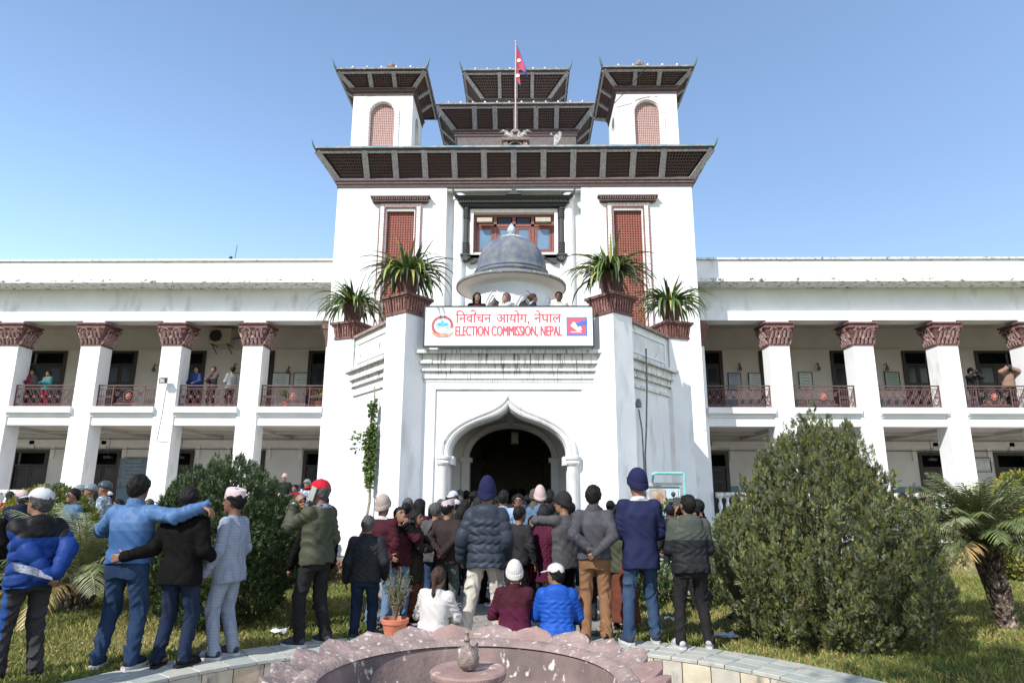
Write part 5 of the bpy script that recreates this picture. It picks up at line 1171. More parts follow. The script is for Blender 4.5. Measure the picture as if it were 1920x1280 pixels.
# ------------------------------------------------------------------ conifer bushes, palms, shrubs
def bush(name, label, x, y, prof, nspr, mats, wts, seed, spr=(.10, .17), up=.75, lobes=(5, .09), core=None, group=None, squash=1., rag=.05, cat='bush', trunk=True, leafn=7, lw=.018, plume=None):
    """prof: list of (height, radius). sprigs are spread through the outer part of the volume"""
    rg = np.random.default_rng(seed); hs = np.array([p[0] for p in prof]); rs = np.array([p[1] for p in prof])
    H = hs[-1]; t = thing(name, label, cat, (x, y, 0), group=group)
    if trunk:
        m = MB(); m.tube([(0, 0, 0), (.02, 0, H*.3), (0, .02, H*.75)], [.09, .07, .02], 8)
        for k in range(26):
            a = rg.uniform(0, 6.28); h0 = rg.uniform(.08, .8)*H; r = np.interp(h0, hs, rs)*.8; m.tube([(0, 0, h0*.8), (r*.5*cos(a), r*.5*sin(a), h0*.9), (r*cos(a), r*sin(a), h0*1.02)], [.03, .02, .006], 5)
        m.build('trunk', M('conifer_bark', (.11, .075, .05), (.06, .045, .03), 14, .9, .4, 30), t, local=True)
    # heights sampled by surface
    hh = np.linspace(0, H, 200); w = np.interp(hh, hs, rs)+.05; w /= w.sum(); h = rg.choice(hh, nspr, p=w)+rg.uniform(-.01, .01, nspr)
    a = rg.uniform(0, 2*pi, nspr)
    lob = 1+lobes[1]*(np.sin(a*lobes[0]+np.sin(h*3.1+seed)*1.7+seed)+.6*np.sin(a*(lobes[0]*2+1)+h*6.+seed*2)+.5*np.sin(h*9+a*3))
    depth = 1-np.abs(rg.normal(0, .13, nspr)); R = np.interp(h, hs, rs)*lob*depth+rg.normal(0, rag*.4, nspr)
    px, py, pz = R*np.cos(a), R*np.sin(a)*squash, h+rg.normal(0, .02, nspr)
    slope = np.gradient(np.interp(hh, hs, rs), hh); sl_ = np.interp(h, hh, slope)
    out = np.stack([np.cos(a), np.sin(a), -np.clip(sl_, -2, 1.2)*.9], 1); out /= np.linalg.norm(out, axis=1)[:, None]
    d = out*(1-up)+np.array([0, 0, up])+rg.normal(0, .22, (nspr, 3)); d /= np.linalg.norm(d, axis=1)[:, None]
    L = rg.uniform(*spr, nspr); base = np.stack([px, py, pz], 1)
    if plume:      # gather the sprigs into upright plumes, so that the outline breaks into tips with gaps between them
        npl, pL, pr_ = plume; k = np.arange(npl); j = rg.integers(0, npl, nspr); ax = d[:npl]*.8+np.array([0, 0, .35]); ax /= np.linalg.norm(ax, axis=1)[:, None]
        b0 = base[:npl]-ax*pL*.45; pl_ = pL*rg.uniform(.65, 1.5, npl); t_ = rg.random(nspr)**.85; ph = rg.uniform(0, 6.28, nspr)
        e1 = np.cross(ax, np.array([0, 0, 1.])); e1 /= np.linalg.norm(e1, axis=1)[:, None]+1e-9; e2 = np.cross(ax, e1)
        rad = pr_*(1.05-t_)**.6*rg.uniform(.5, 1.1, nspr); ro = e1[j]*np.cos(ph)[:, None]+e2[j]*np.sin(ph)[:, None]
        inn = rg.random(nspr) < .33
        nb = b0[j]+ax[j]*(t_*pl_[j])[:, None]+ro*rad[:, None]; nb[:, 2] = np.maximum(nb[:, 2], .02)
        nd = ax[j]*(.45+.7*t_)[:, None]+ro*(.65*(1.1-t_))[:, None]+rg.normal(0, .12, (nspr, 3)); nd /= np.linalg.norm(nd, axis=1)[:, None]
        base = np.where(inn[:, None], base*np.array([.78, .78, .97]), nb); d = np.where(inn[:, None], d, nd)
    side = np.cross(d, rg.normal(size=(nspr, 3))); side /= np.linalg.norm(side, axis=1)[:, None]
    mi = rg.choice(len(mats), nspr, p=wts)
    big = np.sin(a*2+h*2.2+seed)+np.sin(h*3.3+seed*1.3+a*1.1); mi = np.where(rg.random(nspr) < .5, np.clip(((big+2)/4*min(3, len(mats))).astype(int), 0, min(3, len(mats))-1), mi)
    Vs, Ms = [], []
    nrm = np.cross(side, d)
    for k in range(leafn):
        f = k/(leafn-1); sgn = -1 if k % 2 else 1
        p0 = base+d*(L*f*.72)[:, None]; 
        dr = d*.75+side*(sgn*.62*(1-f*.9))+nrm*rg.normal(0, .3, (nspr, 1)); dr /= np.linalg.norm(dr, axis=1)[:, None]
        l = L*(.5-.12*f); ww = lw*(1-.3*f)
        sd = np.cross(dr, nrm); sd /= np.linalg.norm(sd, axis=1)[:, None]+1e-9
        Vs.append(np.stack([p0, p0+dr*(l*.45)[:, None]+sd*ww, p0+dr*l[:, None], p0+dr*(l*.45)[:, None]-sd*ww], 1)); Ms.append(mi)
    V = np.stack(Vs, 1).reshape(-1, 3); n = len(V)//4
    me = raw_mesh('foliage', V, np.arange(n*4).reshape(n, 4), mats, False, np.repeat(mi, leafn)); link('foliage', me, t)
    return t
CON = [M('conifer_%s' % n, c, c2, 9, .6, trans=.12) for n, c, c2 in (('olive', (.155, .16, .032), (.095, .105, .026)), ('green', (.085, .10, .035), (.045, .06, .022)), ('bluish', (.12, .14, .08), (.065, .08, .045)), ('brown', (.13, .095, .05), (.08, .055, .03)))]
bush('conifer_bush', 'big ragged olive green conifer bush on the right lawn', 4.0, 8.4,
     [(.0, .55), (.1, .9), (.35, 1.18), (.66, 1.33), (1.0, 1.27), (1.27, 1.10), (1.6, .90), (1.9, .72), (2.1, .56), (2.3, .38), (2.42, .26), (2.5, .12), (2.54, .04)], 44000, CON, (.46, .32, .18, .04), 3, spr=(.045, .085), up=.78, lobes=(5, .075), rag=.12, lw=.0062, leafn=8, plume=(700, .27, .070))
CD_ = [M('dark_conifer_%s' % n, c, c2, 9, .6, trans=.12) for n, c, c2 in (('green', (.035, .065, .014), (.024, .044, .011)), ('light', (.075, .11, .022), (.045, .075, .016)), ('deep', (.022, .04, .012), (.03, .05, .016)))]
bush('conifer_bush', 'rounded dark green conifer bush behind the man in the pale check suit', -3.62, 9.1,
     [(.0, .45), (.2, .78), (.6, .95), (1.0, .99), (1.35, .90), (1.65, .74), (1.85, .56), (2.0, .36), (2.1, .10)], 22000, CD_, (.5, .2, .3), 8, spr=(.05, .09), up=.6, lobes=(4, .05), rag=.05, lw=.0075, plume=(900, .10, .05))
GO = [M('golden_conifer_%s' % n, c, c2, 9, .6, trans=.15) for n, c, c2 in (('gold', (.34, .29, .03), (.22, .21, .03)), ('green', (.10, .14, .025), (.16, .19, .03)), ('deep', (.04, .065, .015), (.07, .10, .02)))]
bush('golden_bush', 'golden tipped round shrub behind the man in the blue puffer jacket', -8.7, 10.9, [(0, .35), (.25, .62), (.6, .72), (.9, .66), (1.15, .46), (1.28, .15)], 5200, GO, (.35, .4, .25), 5, spr=(.05, .08), up=.5, lobes=(4, .06), lw=.011, plume=(160, .2, .07))
bush('golden_bush', 'golden shrub above the white cap of the man at far left', -9.2, 13.6, [(0, .4), (.3, .75), (.8, .9), (1.25, .8), (1.6, .5), (1.75, .15)], 4200, GO, (.5, .35, .15), 6, spr=(.07, .12), up=.5, lobes=(4, .06), lw=.018)
bush('golden_bush', 'yellow flowering shrub behind the right palm', 10.6, 14.2, [(0, .3), (.4, .6), (1.0, .75), (1.6, .6), (1.95, .35), (2.1, .1)], 4200, GO, (.75, .2, .05), 7, spr=(.07, .12), up=.4, lobes=(4, .1), lw=.02)
bush('golden_bush', 'yellow green shrub at the right edge of the photo beyond the palm', 9.6, 11.6, [(0, .35), (.4, .65), (1.0, .8), (1.5, .65), (1.8, .3)], 4200, GO, (.55, .35, .1), 9, spr=(.07, .12), up=.45, lobes=(4, .08), lw=.018)
GL = [M('garden_leaf_%s' % n, c, c2, 9, .55, trans=.2) for n, c, c2 in (('green', (.09, .14, .04), (.05, .085, .025)), ('pale', (.26, .30, .17), (.16, .2, .1)))]
bush('garden_shrub', 'leafy creeper growing over the old cabinet beside the porch', 3.6, 14.9, [(0, .5), (.4, .6), (.9, .45), (1.3, .38), (1.5, .1)], 900, GL, (.6, .4), 12, spr=(.08, .14), up=.3, lobes=(4, .15), lw=.03)
bush('garden_shrub', 'pale leafed shrub in front of the right balustrade', 6.4, 17.6, [(0, .9), (.5, 1.2), (1.0, 1.1), (1.35, .6), (1.5, .1)], 1600, GL, (.35, .65), 13, spr=(.10, .17), up=.3, lobes=(4, .15), lw=.035)
bush('garden_shrub', 'dry low weeds at the foot of the white porch wall on the left', -4.2, 13.6, [(0, .9), (.2, 1.0), (.4, .6), (.55, .2)], 1100, [GL[0], M('dry_weed', (.25, .16, .09), (.18, .12, .07), 8, .8)], (.3, .7), 14, spr=(.08, .16), up=.5, lobes=(3, .2), lw=.02, squash=.5)
bush('garden_shrub', 'green weeds on the lawn edge behind the blazer man', 2.7, 11.3, [(0, .6), (.2, .75), (.38, .5), (.5, .1)], 900, GL, (.8, .2), 15, spr=(.07, .13), up=.5, lobes=(3, .2), lw=.02, squash=.6)
bush('garden_shrub', 'small leafy shrub behind the dark bush near the steps', -4.1, 12.6, [(0, .5), (.3, .6), (.7, .45), (.95, .1)], 700, [GL[0], GL[1]], (.6, .4), 17, spr=(.07, .13), up=.5, lobes=(3, .2), lw=.03)

PALM = [M('palm_leaf_%s' % n, c, c2, 6, .5, trans=.15) for n, c, c2 in (('green', (.14, .165, .05), (.08, .105, .04)), ('grey', (.29, .30, .16), (.17, .185, .095)), ('straw', (.42, .31, .12), (.30, .2, .08)))]
def palm(label, x, y, trunk_h, nfr, L, seed, tilt=0., leaf=.24, trunk_r=.13, droop=1.25, strawfr=.08):
    rg = np.random.default_rng(seed); t = thing('palm_tree', label, 'palm', (x, y, 0))
    if trunk_h > .2:
        m = MB(); m.tube([(0, 0, 0), (tilt*.4, 0, trunk_h*.5), (tilt, 0, trunk_h)], [trunk_r*.75, trunk_r*.85, trunk_r*1.25], 12)
        for k in range(230):       # old leaf bases
            f = rg.random()**.8; a = k*2.399; z = trunk_h*f; r = trunk_r*(.8+.6*f); c = np.array([tilt*f, 0, z]); o_ = np.array([cos(a), sin(a), 0])
            m.tube([c+o_*r*.8, c+o_*(r+.035)+np.array([0, 0, .03]), c+o_*(r+.05+.03*f)+np.array([0, 0, .09])], [.03, .025, .008], 5)
        m.build('trunk', M('palm_trunk', (.16, .115, .085), (.07, .05, .04), 16, .9, .5, 40, c3=(.36, .30, .25), s3=18, lo3=.55, hi3=.66), t, local=True)
    c0 = np.array([tilt, 0, trunk_h]); V = {0: [], 1: [], 2: []}; R = {0: MB(), 1: MB(), 2: MB()}
    for i in range(nfr):
        a = i*2.399+rg.uniform(-.2, .2); f = i/nfr; el = 1.5-1.3*f**1.15+rg.uniform(-.12, .12); ln = L*rg.uniform(.8, 1.1)*(.75+.35*min(1, f*2)); mi = 2 if (f > 1-strawfr) else (1 if rg.random() < .45 else 0)
        p = c0.copy(); e = el; ns = 12; pts = [p.copy()]; dirs = []
        for j in range(ns):
            d = np.array([cos(a)*cos(e), sin(a)*cos(e), sin(e)]); dirs.append(d); p = p+d*ln/ns; pts.append(p.copy()); e -= droop/ns*(.4+1.3*j/ns)*(.6+.5*f)
        R[mi].tube(pts, np.linspace(.016, .003, ns+1), 4)
        side = np.array([-sin(a), cos(a), 0]); nl = 34
        for k in range(nl):
            u = .12+.88*k/nl; q = u*ns; j = min(int(q), ns-1); P0 = pts[j]+(pts[j+1]-pts[j])*(q-j); d = dirs[j]; nm = np.cross(side, d)
            ll = leaf*(sin(pi*min(1, u*.85+.12))**.6)*rg.uniform(.85, 1.1)
            for sg in (-1, 1):
                ld = d*.65+side*sg*.7+nm*(-.32+rg.uniform(-.15, .2))*-1; ld /= np.linalg.norm(ld); w = .008; wv = np.cross(ld, nm); wv /= np.linalg.norm(wv)
                m1 = P0+ld*ll*.5+np.array([0, 0, -.0]); end = P0+ld*ll+np.array([0, 0, -.16*ll])
                V[mi].append([P0-wv*w*.5, P0+wv*w*.5, m1+wv*w, m1-wv*w]); V[mi].append([m1-wv*w, m1+wv*w, end+wv*.001, end-wv*.001])
    for mi in V:
        if V[mi]:
            A = np.array(V[mi]).reshape(-1, 3); link('fronds', raw_mesh('fronds', A, np.arange(len(A)).reshape(-1, 4), [PALM[mi]]), t); R[mi].build('midribs', PALM[mi], t, local=True)
    return t
palm('stout date palm with shaggy trunk on the right lawn', 6.56, 9.15, .98, 104, 1.22, 21, tilt=-.16, leaf=.24, trunk_r=.078)
palm('low feathery palm between the golden shrub and the blue jacket man', -6.0, 9.9, .35, 46, 1.45, 22, leaf=.30, strawfr=.10, trunk_r=.16)
palm('second low palm growing just left of the dark conifer bush', -5.35, 11.4, .5, 34, 1.35, 23, leaf=.28, trunk_r=.14)
# tall unseen tree added behind the camera so that its shade falls on the right of the lawn
TR = thing('shade_tree', 'tall unseen tree added behind the viewpoint to shade the right of the lawn', 'tree', (-1.5, -1.9, 0))
m = MB(); m.tube([(-1.5, -1.9, 0), (-1.4, -1.95, 3.5), (-1.5, -1.9, 7.2), (-1.4, -1.8, 10)], [.22, .17, .12, .03], 12)
rgt = np.random.default_rng(31)
for k in range(16):
    a = rgt.uniform(0, 6.28); z0 = rgt.uniform(6.3, 9.3); r = rgt.uniform(1.0, 2.1); m.tube([(-1.45, -1.9, z0), (-1.45+r*.5*cos(a), -1.9+r*.5*sin(a), z0+.35), (-1.45+r*cos(a), -1.9+r*sin(a), z0+.55)], [.06, .04, .012], 6)
m.build('trunk', M('tree_bark', (.16, .13, .10), (.09, .07, .055), 12, .9, .5, 25), TR)
n = 9000; u = rgt.normal(size=(n, 3)); u /= np.linalg.norm(u, axis=1)[:, None]; rad = rgt.random(n)**.45; cl = 1+.22*np.sin(u[:, 0]*6+1)*np.sin(u[:, 2]*7+2); c = np.stack([u[:, 0]*2.1, u[:, 1]*2.0, u[:, 2]*1.75], 1)*(rad*cl)[:, None]+np.array([-1.45, -1.9, 8.8])
d = rgt.normal(size=(n, 3)); d /= np.linalg.norm(d, axis=1)[:, None]; sd_ = np.cross(d, rgt.normal(size=(n, 3))); sd_ /= np.linalg.norm(sd_, axis=1)[:, None]; L = rgt.uniform(.10, .19, n)[:, None]
V = np.stack([c, c+d*L*.5+sd_*L*.28, c+d*L, c+d*L*.5-sd_*L*.28], 1).reshape(-1, 3)-WL[TR.name]
link('crown', raw_mesh('crown', V, np.arange(n*4).reshape(n, 4), [GL[0]]), TR)
# potted plant on the ring wall, pots by the steps
def pot(x, y, z, r, h, label, mat=POT):
    t = thing('flower_pot', label, 'flower pot', (x, y, z)); m = MB(); m.lathe([(.001, 0), (r*.66, 0), (r*.9, h-.06), (r*.92, h-.055), (r, h-.05), (r*1.02, h-.005), (r*.98, h), (r*.88, h), (r*.85, h-.05)], (0, 0), 32); asm(m.build('pot', mat, t, local=True)); m = MB(); m.lathe([(.001, h-.045), (r*.87, h-.045)], (0, 0), 16); m.build('soil', SOIL, t, local=True); return t
def twiggy(x, y, z, label, n, H, spread, seed, mat_leaf=None, dense=0):
    rg = np.random.default_rng(seed); t = thing('potted_shrub', label, 'plant', (x, y, z)); m = MB(); tips = []
    for i in range(n):
        a = rg.uniform(0, 6.28); r = spread*rg.random()**.5; hh = H*rg.uniform(.55, 1); p = [(0, 0, 0), (r*.3*cos(a), r*.3*sin(a), hh*.4), (r*cos(a), r*sin(a), hh)]; m.tube(p, [.008, .005, .002], 4)
        for k in range(4):
            f = rg.uniform(.35, 1); q = np.array([r*f*cos(a), r*f*sin(a), hh*f]); e = q+rg.normal(0, .04, 3)+np.array([0, 0, .06]); m.tube([q, e], [.003, .0015], 3); tips += [q, e, (q+e)/2]
    m.build('stems', M('twig_brown', (.20, .13, .09), (.12, .08, .06), 9, .8), t, local=True)
    if mat_leaf:
        m = MB()
        for tp in tips*dense:
            d = rg.normal(size=3)*.4+np.array([0, 0, .6]); d /= np.linalg.norm(d); s_ = np.cross(d, rg.normal(size=3)); s_ /= np.linalg.norm(s_); p = np.array(tp)+rg.normal(0, .012, 3); l = rg.uniform(.02, .045); m.add([p, p+d*l*.5+s_*.006, p+d*l, p+d*l*.5-s_*.006], [(0, 1, 2, 3)])
        m.build('leaves', mat_leaf, t, local=True)
pot(-1.09, 8.02, .05, .155, .235, 'orange terracotta pot on the ring wall left of the seated woman in white')
twiggy(-1.09, 8.02, .25, 'sparse twiggy shrub growing in the pot on the ring wall', 30, .52, .20, 5, CD_[1], 2)
# ------------------------------------------------------------------ people: every body and garment is one closed surface grown from an implicit volume
class Vol:
    def __init__(s, lo, hi, h):
        s.h = h; s.lo = np.array(lo, float); n = np.ceil((np.array(hi)-s.lo)/h).astype(int)+2
        s.n = n; s.ax = [(s.lo[i]+np.arange(n[i])*h).astype(np.float32) for i in range(3)]; s.d = np.full(n, .5, np.float32)
    def reg(s, lo, hi, m):
        i0 = np.maximum(0, np.floor((np.array(lo)-m-s.lo)/s.h).astype(int)); i1 = np.minimum(s.n, np.ceil((np.array(hi)+m-s.lo)/s.h).astype(int)+1)
        if np.any(i1 <= i0): return None
        sl = tuple(slice(a, b) for a, b in zip(i0, i1)); X = s.ax[0][sl[0]][:, None, None]; Y = s.ax[1][sl[1]][None, :, None]; Z = s.ax[2][sl[2]][None, None, :]
        return sl, X, Y, Z
    def put(s, sl, v, k=.0, op='u'):
        d = s.d[sl]; v = v.astype(np.float32)
        if op == 'u':
            if k > 0: hh = np.maximum(k-np.abs(d-v), 0)/k; s.d[sl] = np.minimum(d, v)-hh*hh*k*.25
            else: s.d[sl] = np.minimum(d, v)
        else: s.d[sl] = np.maximum(d, -v)
    def cone(s, A, B, ra, rb, k=.03, fl=None, op='u', disp=None):
        A = np.array(A, float); B = np.array(B, float); r = max(ra, rb); rg_ = s.reg(np.minimum(A, B)-r, np.maximum(A, B)+r, k+2*s.h+(.03 if disp else 0))
        if rg_ is None: return
        sl, X, Y, Z = rg_; ba = B-A; L2 = float(ba@ba)+1e-12
        x, y, z = X-A[0], Y-A[1], Z-A[2]; t = np.clip((x*ba[0]+y*ba[1]+z*ba[2])/L2, 0, 1)
        dx, dy, dz = x-t*ba[0], y-t*ba[1], z-t*ba[2]
        dist = np.sqrt(dx*dx+dy*dy+dz*dz)
        rr = ra+(rb-ra)*t
        if disp is not None: rr = rr+disp(t*sqrt(L2), X, Y, Z)
        s.put(sl, dist-rr, k, op)
    def ell(s, C, R, k=.02, rot=None, op='u', disp=None):
        C = np.array(C, float); R = np.array(R, float); r = R.max(); rg_ = s.reg(C-r, C+r, k+2*s.h)
        if rg_ is None: return
        sl, X, Y, Z = rg_; x, y, z = X-C[0], Y-C[1], Z-C[2]
        if rot is not None: x, y, z = (rot[0, i]*x+rot[1, i]*y+rot[2, i]*z for i in range(3))
        q = np.sqrt((x/R[0])**2+(y/R[1])**2+(z/R[2])**2); g = np.sqrt((x/R[0]**2)**2+(y/R[1]**2)**2+(z/R[2]**2)**2)+1e-6
        v = q*(q-1)/g
        if disp is not None: v = v-disp(x, y, z)
        s.put(sl, v, k, op)
    def half(s, n, c):      # keep the side where n.p < c
        X, Y, Z = s.ax[0][:, None, None], s.ax[1][None, :, None], s.ax[2][None, None, :]; s.d = np.maximum(s.d, (n[0]*X+n[1]*Y+n[2]*Z-c).astype(np.float32))
    def fn(s, f):
        X, Y, Z = s.ax[0][:, None, None], s.ax[1][None, :, None], s.ax[2][None, None, :]; s.d = f(s.d, X, Y, Z).astype(np.float32)
    def mesh(s):
        d = s.d; n = s.n; d[0] = d[-1] = .5; d[:, 0] = d[:, -1] = .5; d[:, :, 0] = d[:, :, -1] = .5
        c = np.array([1, 1, 1])*(n-1); cid, pos, quads = [], [], []
        st = ((n[1]-1)*(n[2]-1), (n[2]-1), 1); sg = d < 0
        for a in range(3):
            b, e = [(1, 2), (2, 0), (0, 1)][a]
            s0 = [slice(None)]*3; s1 = [slice(None)]*3; s0[a] = slice(0, -1); s1[a] = slice(1, None)
            m = sg[tuple(s0)] != sg[tuple(s1)]; idx = np.array(np.nonzero(m))
            if idx.shape[1] == 0: continue
            d0 = d[tuple(idx)]; j = idx.copy(); j[a] += 1; d1 = d[tuple(j)]; t = d0/(d0-d1)
            p = idx.astype(float); p[a] += t; ids = []
            for ob, oe in ((0, 0), (1, 0), (1, 1), (0, 1)):
                q = idx.copy(); q[b] -= ob; q[e] -= oe; ids.append(q[0]*st[0]+q[1]*st[1]+q[2]); cid.append(ids[-1]); pos.append(p)
            Q = np.stack(ids, 1); fl = d0 < 0; Q[~fl] = Q[~fl][:, ::-1]; quads.append(Q)
        if not cid: return np.zeros((0, 3)), np.zeros((0, 4), int)
        cid = np.concatenate(cid); pos = np.concatenate(pos, 1); u, inv = np.unique(cid, return_inverse=True); cnt = np.bincount(inv)
        V = np.stack([np.bincount(inv, pos[i])/cnt for i in range(3)], 1)*s.h+s.lo
        Q = np.searchsorted(u, np.concatenate(quads)); return V, Q

def nz(X, Y, Z, f, s=0.):      # cheap smooth noise
    return (np.sin(X*f+1.7*np.sin(Y*f*.8+s)+s)+np.sin(Y*f*1.1+1.5*np.sin(Z*f*.7+2*s)+1.3)+np.sin(Z*f*.9+1.6*np.sin(X*f*.9+s*3)+2.1))/3
def rotm(yaw, pitch=0., roll=0.):
    cy, sy, cp, sp, cr, sr = cos(yaw), sin(yaw), cos(pitch), sin(pitch), cos(roll), sin(roll)
    Rz = np.array([[cy, -sy, 0], [sy, cy, 0], [0, 0, 1]]); Rx = np.array([[1, 0, 0], [0, cp, -sp], [0, sp, cp]]); Ry = np.array([[cr, 0, sr], [0, 1, 0], [-sr, 0, cr]])
    return Rz@Rx@Ry
def ik(A, B, la, lb, pole):
    A, B, pole = map(lambda v: np.array(v, float), (A, B, pole)); d = B-A; L = np.linalg.norm(d)
    if L > (la+lb)*.995: B = A+d/L*(la+lb)*.995; d = B-A; L = np.linalg.norm(d)
    x = (la*la-lb*lb+L*L)/(2*L); hgt = sqrt(max(la*la-x*x, 1e-6)); u = d/L; p = pole-u*(pole@u); p /= np.linalg.norm(p)+1e-9
    return A+u*x+p*hgt, B

SKIN = {k: M('skin_%s' % k, tuple(x*.8 for x in c), tuple(x*.68 for x in c), 14, .55, .06, 60, spec=.35) for k, c in (('tan', (.26, .135, .085)), ('brown', (.17, .085, .054)), ('fair', (.36, .21, .145)), ('dark', (.095, .05, .035)))}
EYE = M('eye_dark', (.02, .015, .012), (.02, .015, .012), 3, .25)
LIP = M('lip', (.30, .10, .085), (.26, .09, .075), 3, .5)
HAIRC = {'black': M('hair_black', (.0055, .005, .0048), (.010, .009, .008), 30, .6, .5, 70, spec=.13, bstretch=(1, 1, .25)), 'grey': M('hair_grey', (.085, .083, .08), (.04, .038, .037), 45, .7, .5, 70, spec=.1), 'brown': M('hair_brown', (.045, .022, .014), (.025, .014, .01), 30, .6, .7, 90, spec=.25, bstretch=(1, 1, .25)), 'red': M('hair_auburn', (.10, .04, .025), (.06, .025, .018), 30, .45, .6, 90, bstretch=(1, 1, .25))}
def FAB(name, c=(.2,.2,.2), c2=None, rough=.85, bump=.6, bs=20, scale=7, **k): k.setdefault('spec', .12); c = tuple(x*.74 for x in c); c2 = tuple(x*.74 for x in c2) if c2 else None; return M('fabric_'+name, c, c2 or tuple(x*.8 for x in c), scale, rough, bump, bs, **k)
_jeans = dict(rough=.85, bump=.35, bs=26, scale=3.2, c3=None)
JEAN = {'mid': FAB('jeans_mid', (.022, .045, .092), (.042, .072, .125), **_jeans), 'dark': FAB('jeans_dark', (.010, .018, .042), (.018, .030, .062), **_jeans), 'light': FAB('jeans_light', (.09, .155, .26), (.15, .23, .34), **_jeans), 'blue': FAB('jeans_blue', (.013, .030, .070), (.026, .050, .102), **_jeans)}

def add_mesh(name, vol, mats, parent, mfn=None, smooth=True, rel=0):
    V, Q = vol.mesh()
    if len(Q) == 0: return None
    for _ in range(rel):        # light relaxation
        acc = np.zeros_like(V); cnt = np.zeros(len(V))
        for i in range(4):
            a, b = Q[:, i], Q[:, (i+1) % 4]
            for c in range(3): acc[:, c] += np.bincount(a, V[b, c], len(V))+np.bincount(b, V[a, c], len(V))
            cnt += np.bincount(a, minlength=len(V))+np.bincount(b, minlength=len(V))
        V = V*.45+.55*acc/cnt[:, None]
    mi = None
    if mfn is not None: C = V[Q].mean(1); mi = mfn(C[:, 0], C[:, 1], C[:, 2]).astype(np.int32)
    me = raw_mesh(name, V, Q, mats, smooth, mi); return link(name, me, parent)

NPEOPLE = [0]
def person(x, y, z, face, label, H=1.70, skin='tan', hair=('short', 'black'), hat=None, top=None, legs=None, shoes=None, wl=None, wr=None, pl=None, pr=None,
           fl=None, fr=None, lean=(0, 0), sway=0., hyaw=0., hpitch=0., h=.02, sit=False, group=None, build=1., cut=None, extra=None, hl=None, hr=None, face_on=True, palm=None, kneel=None, arms=True, glasses=None, fingers=None, hipz=None):
    """face: 0 looks along +Y (away from the camera), 90 looks to the left. Pose points are for a 1.72 m figure in its own frame
    (x to its right, y ahead, z up). h: cell size of the surfaces."""
    NPEOPLE[0] += 1; sd = NPEOPLE[0]*1.37; s = H/1.72; top = top or {}; legs = legs or {}; fingers = h < .0135 if fingers is None else fingers
    b = build; pz = .93 if hipz is None else hipz
    PEL = np.array([sway, 0, pz]); NECK = PEL+np.array([lean[0], lean[1], .50]); NECK[2] = PEL[2]+sqrt(max(.25-lean[0]**2-lean[1]**2, .1))
    u = (NECK-PEL)/np.linalg.norm(NECK-PEL); rt = np.array([1., 0, 0]); rt = rt-u*(rt@u); rt /= np.linalg.norm(rt); fw = np.cross(u, rt); 
    tl = .50
    loc = lambda a, bb, c: PEL+rt*a+fw*bb+u*c
    SH = [loc(-.168*b, -.008, .425), loc(.168*b, -.008, .425)]
    wl = np.array(wl if wl is not None else (-.27*b, .04, .84), float); wr = np.array(wr if wr is not None else (.27*b, .04, .84), float)
    EL, WLp = ik(SH[0], wl, .285, .255, pl if pl is not None else (-.4, -1, 0)); ER, WRp = ik(SH[1], wr, .285, .255, pr if pr is not None else (.4, -1, 0))
    HIP = [PEL+np.array([-.088*b, 0, -.02]), PEL+np.array([.088*b, 0, -.02])]
    fl = fl if fl is not None else (-.12, .0, 8); fr = fr if fr is not None else (.12, .0, -8)
    ANK = [np.array([fl[0], fl[1]-.03, .085+(fl[3] if len(fl) > 3 else 0)]), np.array([fr[0], fr[1]-.03, .085+(fr[3] if len(fr) > 3 else 0)])]
    KN = []
    for i in (0, 1):
        kn, an = ik(HIP[i], ANK[i], .428, .412, kneel or (0.05*(-1 if i == 0 else 1), 1, .0)); KN.append(kn); ANK[i] = an
    RH0 = rotm(radians(hyaw), radians(-hpitch)); RH = RH0*1.06; RHr = RH0/1.06; HB = loc(0, .0, .515); HC = HB+RH@np.array([0, .018, .0])+np.array([0, 0, .125]) ; HC = HB+u*.03+RH@np.array([0, .02, .10])
    root = None
    # ---- body
    lo = np.minimum.reduce([PEL, NECK, *SH, EL, ER, WLp, WRp, *ANK, *KN, HC-.16])-.2; hi = np.maximum.reduce([PEL, NECK, *SH, EL, ER, WLp, WRp, *ANK, *KN, HC+.10])+.2
    lo[2] = max(lo[2], -.03)
    v = Vol(lo, hi, h); k = .03
    def torso(v, prof, k=.03, disp=None, pw=2.3):
        """prof rows: height above the pelvis, half width, half depth, forward offset"""
        P_ = np.array(prof, float); rmx = P_[:, 1].max()+.05
        A = PEL+u*P_[0, 0]; Bq = PEL+u*P_[-1, 0]; r_ = v.reg(np.minimum(A, Bq)-rmx, np.maximum(A, Bq)+rmx, k+2*v.h)
        sl, X, Y, Z = r_; X = X-PEL[0]; Y = Y-PEL[1]; Z = Z-PEL[2]
        t = X*u[0]+Y*u[1]+Z*u[2]; a_ = X*rt[0]+Y*rt[1]+Z*rt[2]; f_ = X*fw[0]+Y*fw[1]+Z*fw[2]
        tt = np.clip(t, P_[0, 0], P_[-1, 0]); hw = np.interp(tt, P_[:, 0], P_[:, 1])*b; hd = np.interp(tt, P_[:, 0], P_[:, 2])*(b*.6+.4); off = np.interp(tt, P_[:, 0], P_[:, 3])
        if disp is not None: dsp = disp(tt, a_, f_); hw = hw+dsp; hd = hd+dsp
        q = ((np.abs(a_)/hw)**pw+(np.abs(f_-off)/hd)**pw)**(1/pw); dist = (q-1)*np.minimum(hw, hd)*.95
        over = np.maximum(t-P_[-1, 0], P_[0, 0]-t+.005*np.sin(a_*31+sd)+.004*np.sin(f_*37+a_*11)-.35*a_*a_); dist = np.maximum(dist, over)
        v.put(sl, dist, k)
    bodyt = [(-.13, .13, .09, -.01), (0, .155, .10, -.01), (.12, .135, .09, 0), (.28, .15, .10, .0), (.38, .14, .09, -.005), (.44, .09, .065, -.01), (.49, .05, .05, 0)]
    clothed = bool(top)
    torso(v, bodyt)
